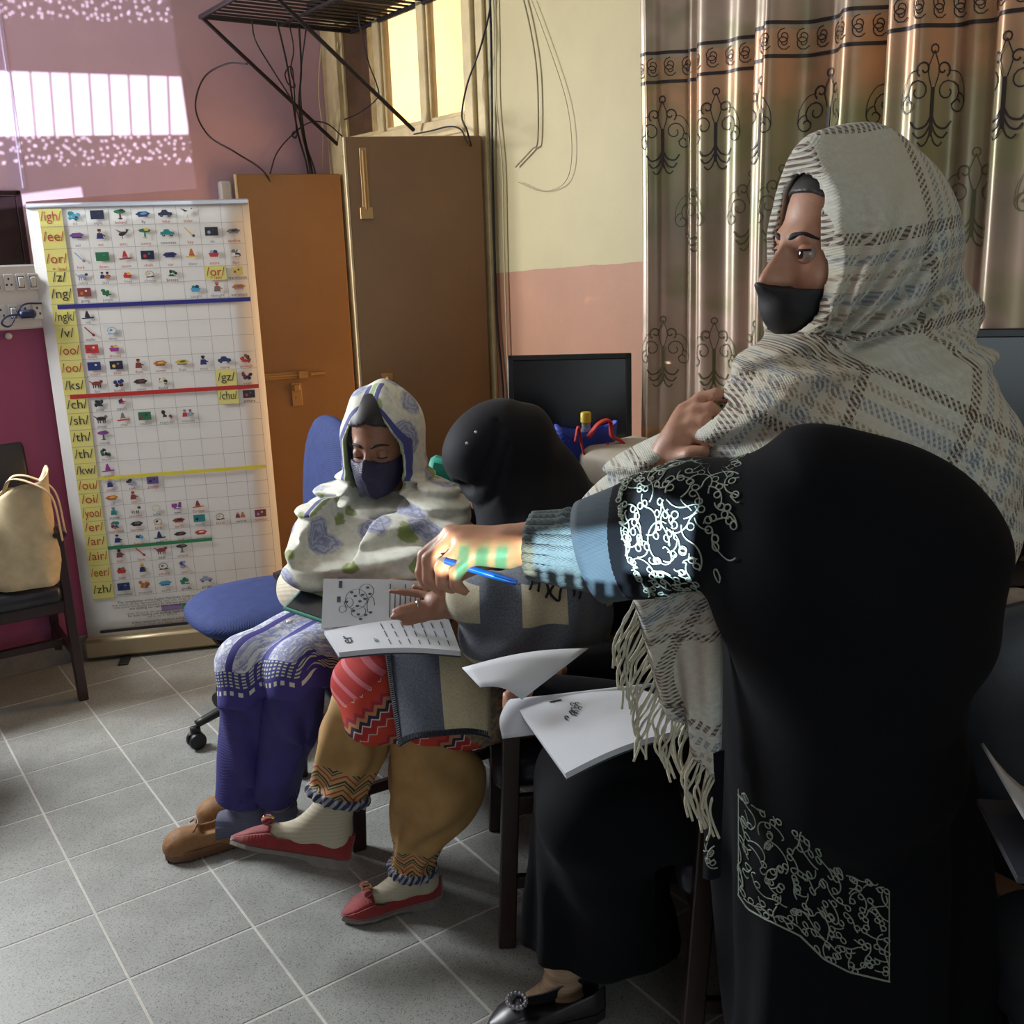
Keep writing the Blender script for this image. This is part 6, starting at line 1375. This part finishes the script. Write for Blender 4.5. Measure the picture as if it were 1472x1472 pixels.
el2 = at(885, 745, 1.66); sh2 = np.array([.46, 1.60, 1.30])
bodyD = uni([head_sdf(dH, dR, dS), (rcone(DL(-.02, 0, -.06), dNeck, .052, .06), .02), (elli(dCh, (.11, .16, .19)), .05), (elli((dCh+dPel)/2, (.11, .11, .2)), .05), (elli(dPel, (.12, .11, .13)), .05)] +
    [(q, .02) for q in chain([np.array([.46, 1.40, 1.27]), dEl, dWr], [.045, .040, .028])+chain([sh2, el2, w2], [.05, .042, .026])+chain([dPel+np.array([0, -.07, -.05]), np.array([.53, 1.39, .5]), np.array([.57, 1.40, .09])], [.085, .06, .04])+chain([dPel+np.array([0, .07, -.05]), np.array([.53, 1.52, .5]), np.array([.57, 1.53, .09])], [.085, .06, .04])] + fsD, .02)
body(D_, bodyD, (-.30, 1.15, .03), (.80, 1.85, 1.76), .0047, M_skin)
face_bits(dH, dR, dS, D_)
def nail(root, p, d, n, s=1.0):
    m = MB(); R = hframe(d, n); m.ell(p+R[:, 2]*.0, (.0055*s, .0042*s, .0016), R, 10); m.build('fingernail', mat('nail', srgb(206, 160, 144), .2), root, True)
for i in range(4):
    d_ = nrm(t2[i][2]-t2[i][1]); n_ = nrm(-cF+ZZ*.3); nail(D_, t2[i][2]+n_*.0075+d_*.003, d_, n_)
mask_obj(D_, dH, dR, dS, M_mask2, True, False, .003, top=-.050, bulge=1.06, nb=.010)
# hair at the brow
fd = head_sdf(dH, dR, dS)
def hairf(P):
    q = (P-dH)@dR/dS; front = .090+.0*q[:, 0]-.35*np.abs(q[:, 1])*0-.5*np.maximum(0, .075-q[:, 0]); return np.maximum(fd(P)-.005, np.maximum(front-.01-q[:, 2]-.18*np.maximum(0, np.abs(q[:, 1])-.03), -.02-q[:, 0]))
sdf_obj('hair', hairf, dH-.14, dH+.16, .004, MATS['dark_hair'], D_)
# --- pen
pn = empty('pen', at(742, 838, 1.462), 'blue ballpoint pen in the outstretched fist', 'pen')
pa, pb_ = at(640, 806, 1.488), at(743, 838, 1.462); M_pen = mat('blue_pen', srgb(32, 84, 190), .3)
dd = nrm(pb_-pa); m = MB(); m.tube([pa, pb_-dd*.006, pb_], [.0052, .0052, .0035], 12); autosmooth(m.build('barrel', M_pen, pn)); m = MB(); m.tube([pa, pa-dd*.012], [.0045, .001], 10); m.build('tip', mat('pen_tip', srgb(170, 170, 176), .3, .7), pn)
m = MB(); m.bar(pb_-dd*.035-cF*.0065, pb_-dd*.004-cF*.0062, .003, .0015); m.build('clip', M_pen, pn); m = MB(); m.tube([pb_, pb_+dd*.005], .0022, 8); m.build('push_button', mat('pen_grey', srgb(120, 130, 140), .4), pn)
# --- abaya with wide sleeve
def col(P):
    z = P[:, 2]; k = np.clip((1.05-z)/.85, 0, 1.2); cx = .478+.095*k; rx = .178+.052*k-.02*np.clip((z-1.1)/.2, 0, 1); ry = .145+.05*k
    x, y = (P[:, 0]-cx)/rx, (P[:, 1]-1.455)/ry; an = np.arctan2(y, x); low = np.clip((1.0-z)/.4, 0, 1)
    f_ = .010*low*(np.sin(an*6+1.2*np.sin(z*4))+.6*np.sin(an*11+2*np.sin(z*5+1)))
    return np.maximum((np.sqrt(x*x+y*y)-1)*.14+f_, np.maximum(z-1.22, .02-z))
arm = uni([elli(at(1225, 805, 1.345), (.185, .125, .165)), (rcone(at(1160, 715, 1.345), at(1085, 735, 1.365), .088, .066), .04), (elli(at(1330, 820, 1.37), (.075, .10, .12)), .05), (rcone(at(1225, 860, 1.38), at(1228, 1080, 1.50), .165, .15), .08)], .04)
sl_c = [at(1100, 733, 1.36), at(1000, 752, 1.41), at(930, 772, 1.445), at(855, 792, 1.475)]; sl_r = [.062, .083, .080, .072]
slv = uni(chain(sl_c, sl_r), .03)
ax_s = nrm(sl_c[3]-sl_c[2])
def abaya(P):
    d = smin(col(P), arm(P), .05); cutm = (P-sl_c[3])@ax_s; s = np.maximum(slv(P), cutm); inner = np.maximum(slv(P)+.007, -(P-sl_c[1])@ax_s+.03); d = smin(d, s, .03)
    hol = uni(chain(sl_c, [r-.013 for r in sl_r]), .03)(P); t = (P-sl_c[3])@ax_s+.05; d = np.maximum(d, -np.maximum(hol, -t))
    w_ = wob(P, 18, 21); return d+.0035*w_+.006*np.sin(40*(P[:, 0]*.5+P[:, 2]*.9)+3*wob(P, 7, 22))*np.exp(-np.abs(arm(P))/.03)*np.clip((P[:, 0]-.28)/.1, 0, 1)
sdf_obj('abaya', abaya, (.05, 1.10, .0), (.86, 1.75, 1.42), .0062, M_black, D_)
def march(o, d, f=abaya, n=60, t0=0.0):
    t = np.full(len(o), t0)
    for _ in range(n): t = t+.75*f(o+d*t[:, None])
    return o+d*t[:, None], t
# embroidery: looping vines stitched on the sleeve and on the coat border
def vines(w, h, n, seed, inside=None, step=.0022):
    r = random.Random(seed); out = []; occ = {}; cl = .012
    for _ in range(n):
        x, y = min(((r.uniform(0, w), r.uniform(0, h)) for _k in range(14)), key=lambda p: sum(occ.get((int(p[0]/cl)+i, int(p[1]/cl)+j), 0) for i in (-1, 0, 1) for j in (-1, 0, 1))); a = r.uniform(0, 6.28); pts = []; k = 1/.02; loop = 0; sg = 1
        for i in range(r.randint(30, 60)):
            if loop > 0: loop -= 1; a += sg*step/.0042
            else:
                a += k*step
                if r.random() < .10: sg = r.choice((-1, 1)); loop = int(2*pi*.0042/step*1.05)
                elif r.random() < .12: k = r.choice((-1, 1))/r.uniform(.012, .03)
            x += cos(a)*step; y += sin(a)*step
            if not (0 < x < w and 0 < y < h): break
            pts.append((x, y)); ck = (int(x/cl), int(y/cl)); occ[ck] = occ.get(ck, 0)+1
            if occ[ck] > 18 and loop == 0: break
        if len(pts) > 8: out.append(np.array(pts))
    return out
slarm = lambda P: smin(arm(P), slv(P), .03)
M_emb = mat('sage_embroidery', fn=weave(srgb(150, 160, 146), .1, 900), rough=.7)
m = MB(); Ltot = np.linalg.norm(sl_c[2]-sl_c[0])*1.06
e1 = nrm(np.cross(sl_c[2]-sl_c[0], ZZ)); 
for p in vines(.19, .50, 520, 4):
    o_, d_ = [], []
    for (x, y) in p:
        t = x/.19; k = .05+t*2.1; i = int(k); c = sl_c[i]*(1-(k-i))+sl_c[i+1]*(k-i); ax = nrm(sl_c[min(i+1, 3)]-sl_c[i]); e = nrm(np.cross(ax, ZZ)); g = np.cross(e, ax); an = y/.50*2*pi
        dirv = e*cos(an)+g*sin(an); o_.append(c+dirv*.12); d_.append(-dirv)
    q, t = march(np.array(o_), np.array(d_), slarm, 25)
    ok = (t > .0) & (t < .115)
    if ok.all(): m.tube(q-np.array(d_)*.001, .0011, 4, cap=False)
tag(m.build('sleeve_embroidery', M_emb, D_, True), kind='stuff')
m = MB()
topb = np.array([(1058, 1118), (1075, 1145), (1100, 1166), (1160, 1200), (1185, 1228), (1220, 1252), (1282, 1278)]); botb = np.array([(1060, 1285), (1075, 1308), (1100, 1322), (1150, 1346), (1185, 1380), (1220, 1398), (1278, 1412)])
def hemray(u, v):
    x = 1060+220*u; y0 = np.interp(x, topb[:, 0], topb[:, 1]); y1 = np.interp(x, botb[:, 0], botb[:, 1]); y = y0+(y1-y0)*v
    return cF+cR*(x-736)/FPX-cU*(y-736)/FPX
hem_jobs = [(p, .0011) for p in vines(.24, .17, 170, 9)]+[([(x, .169) for x in np.linspace(.001, .239, 40)], .0018), ([(.238, y) for y in np.linspace(.01, .169, 16)], .001), ([(.002, y) for y in np.linspace(.01, .169, 16)], .001)]
hd = np.array([nrm(hemray(x/.24, y/.17)) for p, _ in hem_jobs for x, y in p]); hq, ht = march(np.tile(cC, (len(hd), 1)), hd, abaya, 45, 1.05); k0 = 0
for p, r in hem_jobs:
    n_ = len(p); q, d, t = hq[k0:k0+n_], hd[k0:k0+n_], ht[k0:k0+n_]; k0 += n_
    if (t < 2.2).all(): m.tube(q-d*.0012, r, 4, cap=False)
tag(m.build('hem_embroidery', M_emb, D_, True), kind='stuff')
# front strip of the open coat with its own embroidered end, hanging left of the body
fs_ = Page(at(1010, 1262, 1.60), at(1034, 1262, 1.58), at(1040, 1080, 1.50), at(1016, 1080, 1.52), .006, 8)
m = MB(); fs_.block(m, .004); m.build('coat_front_strip', M_black, D_)
m = MB()
for p in vines(.03, .055, 14, 3): m.tube([fs_.P(x/.03, .06+y/.055*.26, .0015) for x, y in p], .0012, 4, cap=False)
tag(m.build('strip_embroidery', M_emb, D_, True), kind='stuff')
# --- plain grey band at the sleeve mouth
rows = []
for t in np.linspace(0, 1, 8):
    c = sl_c[2]*(1-t)*1.0+sl_c[3]*t; r0 = (sl_r[2]*(1-t)+sl_r[3]*t)+.0045; axs = nrm(sl_c[3]-sl_c[2]); es = nrm(np.cross(axs, ZZ)); gs = np.cross(es, axs); rows.append([c+axs*.004+(es*cos(a)+gs*sin(a))*r0 for a in np.linspace(0, 2*pi, 60, endpoint=False)])
c = sl_c[3]+axs*.004; rows.append([c+(es*cos(a)+gs*sin(a))*(sl_r[3]-.010) for a in np.linspace(0, 2*pi, 60, endpoint=False)]); rows.append([c-axs*.03+(es*cos(a)+gs*sin(a))*(sl_r[3]-.011) for a in np.linspace(0, 2*pi, 60, endpoint=False)])
m = MB(); m.grid(rows, True); m.build('sleeve_band', mat('slate_band', fn=weave(srgb(60, 74, 84), .1, 1200, .2), rough=.8), D_, True)
# --- knitted cuff
kc = [at(872, 792, 1.47), at(765, 784, 1.505)]; kr = [.058, .045]; axk = nrm(kc[1]-kc[0]); ek = nrm(np.cross(axk, ZZ)); gk = np.cross(ek, axk)
rows = []
for t in np.linspace(0, 1, 16):
    c = kc[0]*(1-t)+kc[1]*t; r0 = kr[0]*(1-t)+kr[1]*t+(.003 if .50 < t < .56 else 0); rows.append([c+(ek*cos(a)+gk*sin(a))*(r0+.0016*sin(22*a)) for a in np.linspace(0, 2*pi, 132, endpoint=False)])
m = MB(); m.grid(rows, True); M_knit = mat('grey_knit', fn=weave(srgb(92, 104, 106), .25, 1400, .5), rough=.9); solidify(m.build('knitted_cuff', M_knit, D_, True), .005, -1)
# --- plaid shawl
def plaid(t):
    a = t.attr('pc').outputs['Vector']; x = t.xyz(a)
    def bands(u, v, per):
        f = t.m('FRACT', t.m('DIVIDE', u, per)); dash = t.m('GREATER_THAN', t.m('SINE', t.m('ADD', t.m('MULTIPLY', v, 800.), t.m('MULTIPLY', u, 500.))), -.15)
        dash2 = t.m('GREATER_THAN', t.m('SINE', t.m('SUBTRACT', t.m('MULTIPLY', v, 700.), t.m('MULTIPLY', u, 700.))), .0)
        w = (1., 1., 1.); br = srgb(122, 100, 94); bl = srgb(166, 180, 208); tn_ = srgb(200, 184, 170)
        c1 = t.ramp(f, [(0, br), (.055, w), (.10, bl), (.15, w), (.19, tn_), (.225, w), (.28, bl), (.34, w), (.38, tn_), (.42, w), (.47, br), (.52, w)], 'CONSTANT')
        return t.mix(dash, w, t.mix(dash2, c1, t.mix(.5, c1, w)))
    n = t.noise(a, 140, 3); base = t.ramp(n, [(.3, srgb(186, 190, 178)), (.7, srgb(214, 214, 202))])
    warm = t.noise(a, 5, 2); base = t.mix(t.ramp(warm, [(.4, (0, 0, 0)), (.65, (1, 1, 1))]), base, srgb(204, 196, 174))
    c = t.mix(1.0, t.mix(1.0, base, bands(x[0], x[1], .25), 'MULTIPLY'), bands(x[1], x[0], .27), 'MULTIPLY')
    wv = t.m('MULTIPLY', t.m('SINE', t.m('MULTIPLY', x[0], 1500.)), t.m('SINE', t.m('MULTIPLY', x[1], 1500.)))
    return {'Base Color': c, 'Normal': t.bump(t.m('ADD', wv, n), .35, .0015)}
M_plaid = mat('plaid_wool', fn=plaid, rough=.9, Sheen_Weight=.2)
hood_o = uni([lambda P: fd(P)-.030, (elli(DL(-.004, .030, -.016), (.106, .116, .120), dR), .03), (elli(at(1258, 372, 1.47), (.120, .118, .133)), .03), (rcone(DL(.045, 0, .125), DL(-.02, 0, .12), .030, .045), .04), (elli(at(1366, 448, 1.47), (.046, .065, .038)), .045), (elli(at(1245, 470, 1.46), (.105, .105, .09)), .05)], .04)
neck_o = uni([elli(at(1225, 535, 1.47), (.150, .130, .052)), (rcone(at(1150, 545, 1.43), at(1085, 556, 1.49), .052, .034), .04), (elli(at(1330, 520, 1.47), (.085, .115, .05)), .05)], .04)
shou = uni([elli(at(1255, 620, 1.48), (.170, .165, .105)), (elli(at(1335, 680, 1.47), (.108, .165, .155)), .06), (rcone(at(1150, 570, 1.47), at(1080, 640, 1.50), .085, .07), .05), (elli(at(1110, 610, 1.50), (.075, .11, .095)), .05), (rcone(at(1080, 640, 1.54), at(905, 735, 1.66), .075, .07), .05), (rcone(at(905, 735, 1.66), at(950, 684, 1.545), .062, .040), .04), (elli(at(1340, 780, 1.50), (.085, .15, .13)), .06)], .05)
fdm = lambda P: elli(DL(.06, 0, -.06), (.062, .066, .075), dR)(P)
piv = at(1172, 522, 1.40)
def shawlD(P):
    q = (P-dH)@dR/dS
    h = hood_o(P); dx = P[:, 0]-piv[0]; dz = P[:, 2]-piv[2]; th = np.degrees(np.arctan2(dz, dx)); r = np.hypot(dx, dz); near = np.clip((dH[1]+.02-P[:, 1])/.06, 0, 1)
    env = near*np.clip(r/.04, 0, 1)*np.clip((.26-r)/.10, 0, 1)
    for (a, amp) in ((73, .020), (58, .030), (43, .030), (24, .028)):
        de = th-a-40*(r-.12); h = h+env*amp*np.exp(-np.where(de < 0, de/2.4, de/5.5)**2)
    h = np.minimum(h+.002*wob(P, 40, 31), fd(P)-.020)
    op = np.maximum(np.maximum((.076+.004*np.sin(q[:, 2]*60)-.12*np.maximum(0, q[:, 1]-.06))-q[:, 0]+0.9*np.maximum(0, -q[:, 2]-.085), q[:, 2]-.132), -q[:, 2]-.165)*dS
    h = np.maximum(h, -op)
    inn = np.minimum(fd(P)-.010, (fdm(P)))
    h = np.maximum(h, -np.maximum(inn, -.05-q[:, 0]))
    nk = neck_o(P)+.007*np.sin(150*(P[:, 2]-.22*(P[:, 0]-.4))+1.5*wob(P, 10, 32))
    s = shou(P); ca, sa = cos(radians(32)), sin(radians(32)); vv = -(P[:, 0])*sa+P[:, 2]*ca
    front = np.clip((.50-P[:, 0])/.12, 0, 1); s = s+.010*front*np.sin(vv*120+2*wob(P, 8, 33))+.005*wob(P, 22, 34)
    q2 = np.abs(P[:, 2]-1.245-.25*(P[:, 0]-.5)); s = s+.004*np.sin(vv*55+1)*(1-front)
    hand = uni([rcone(m2[1], t2[1][2], .030, .026)])(P)
    d = smin(smin(h, nk, .012), s, .016); d = np.maximum(d, -(np.linalg.norm(P-w2-np.array([.0, -.0, .0]), axis=1)-.030)); return np.maximum(d, -np.maximum(hand, q[:, 2]+.2))
def pcD(V):
    q = (V-dH); hd = np.clip((V[:, 2]-1.42)/.05, 0, 1); u1 = V[:, 0]-dH[0]-.068+.25*(V[:, 1]-1.4); v1 = -(V[:, 2]-dH[2])+.022+.15*np.maximum(0, V[:, 0]-dH[0])
    ca, sa = cos(radians(28)), sin(radians(28)); u2 = (V[:, 0]-.58)*ca+(V[:, 2]-1.25)*sa*-1+.05; v2 = (V[:, 0]-.58)*sa+(V[:, 2]-1.25)*ca+.02
    return np.stack([u1*hd+u2*(1-hd), v1*hd+v2*(1-hd), V[:, 0]*0], 1)
sdf_obj('plaid_shawl', shawlD, (.05, 1.16, 1.02), (.86, 1.85, 1.80), .0052, M_plaid, D_, attrs={'pc': pcD}, relax=1)
# hanging front end of the shawl with its fringe
cr = [at(905, 835, 1.50), at(1040, 830, 1.44), at(1034, 1128, 1.52), at(952, 1010, 1.56)]
NU, NV = 26, 40; G = np.zeros((NV, NU, 3)); uvp = np.zeros((NV, NU, 3))
dn = nrm(np.cross(cr[1]-cr[0], cr[3]-cr[0])); dn = dn if dn@cF < 0 else -dn
for i, v in enumerate(np.linspace(0, 1, NV)):
    for j, u in enumerate(np.linspace(0, 1, NU)):
        p = (cr[0]*(1-u)+cr[1]*u)*(1-v)+(cr[3]*(1-u)+cr[2]*u)*v
        G[i, j] = p+dn*(.014*sin(u*9+v*1.5)+.008*sin(u*17-2*v))*(.4+.6*v)
        w_ = p-cr[1]; uvp[i, j] = (u*.13+.10*v*(1-u)+.05*sin(v*3), v*.30+.06*u, 0)
m = MB(); m.grid(G); o = m.build('shawl_front_end', M_plaid, D_, True, attrs={'pc': uvp.reshape(-1, 3)}); solidify(o, .004)
M_yarn = mat('cream_yarn', fn=weave(srgb(200, 196, 174), .1, 1500), rough=.9)
m = MB(); r_ = random.Random(11)
starts = [(G[int(k), 0], (-.020-.012*r_.random(), 0, -.085-.03*r_.random())) for k in np.linspace(6, NV-1, 22)] + [(G[NV-1, int(k)], (.004*r_.uniform(-1, 1), 0, -.085-.02*r_.random())) for k in np.linspace(0, NU-1, 24)]
for p, d in starts:
    d = np.array(d); n_ = 5; pts = [p]
    for k in range(1, n_): t = k/(n_-1); pts.append(p+d*t+np.array([r_.uniform(-.006, .006), r_.uniform(-.008, .004), 0])+np.array([-.012*sin(t*pi), 0, 0]))
    m.tube(spline(pts, 5), .0022, 5)
tag(m.build('shawl_fringe', M_yarn, D_, True), kind='stuff')
# ================================================================== RIGHT EDGE: stacked booklets on a side table
tb = empty('side_table', np.array([.86, .93, 0]), 'dark side table at the right edge carrying booklets', 'table')
bq = at(1440, 1150, 1.30); TZ = bq[2]-.02
m = MB(); m.box((.86, .93, TZ-.015), (.20, .25, .015), np.eye(3), .004); m.build('table_top', M_deskd, tb)
for sx in (-.17, .17):
    for sy in (-.21, .21): m = MB(); m.box((.86+sx, .93+sy, (TZ-.03)/2), (.018, .018, (TZ-.03)/2), np.eye(3), .003); m.build('leg', M_deskd, tb)
def booklet(c, dx, dy, curl, label):
    r = empty('booklet', c, label, 'book'); rows = []
    for v in np.linspace(0, 1, 6):
        rows.append([c+dx*(u-.0)+dy*(v-.5)+ZZ*(.012+(curl*np.clip((.40-u)/.40, 0, 1)**2)) for u in np.linspace(0, 1, 16)])
    m = MB(); m.grid(rows); solidify(m.build('lifted_pages', M_paper, r, True), .004)
    m = MB(); R = np.stack([nrm(dx), nrm(dy), ZZ], 1); m.box(c+dx*.5+ZZ*.005, (np.linalg.norm(dx)/2, np.linalg.norm(dy)/2, .004), R, .001); m.build('page_block', M_cov, r)
booklet(np.array([bq[0]-.035, 1.10, TZ]), np.array([.24, -.04, 0]), np.array([.03, .17, 0]), .075, 'white booklet with curled page at the right edge')
# ================================================================== PROJECTOR on its stand, right of the picture
pj = empty('projector', PROJ+np.array([.02, -.10, -.06]), 'white projector beside the camera throwing its picture on the wall', 'projector')
pd = nrm(PAIM-PROJ); Rj = hframe(pd)
m = MB(); m.box(PROJ-pd*.16, (.12, .14, .045), Rj, .012); m.build('housing', M_wht, pj)
m = MB(); m.tube([PROJ-pd*.05, PROJ-pd*.012], .032, 20); m.build('lens_barrel', M_dk, pj)
stp = PROJ-pd*.16; zt = stp[2]-.085
st = empty('projector_stand', np.array([stp[0], stp[1], 0]), 'small stand carrying the projector', 'stand')
m = MB(); m.box((stp[0], stp[1], zt-.012), (.17, .17, .012), np.eye(3), .004); m.build('stand_top', M_deskd, st)
for sx in (-.14, .14):
    for sy in (-.14, .14): m = MB(); m.box((stp[0]+sx, stp[1]+sy, (zt-.024)/2), (.014, .014, (zt-.024)/2), np.eye(3), .003); m.build('leg', M_deskd, st)
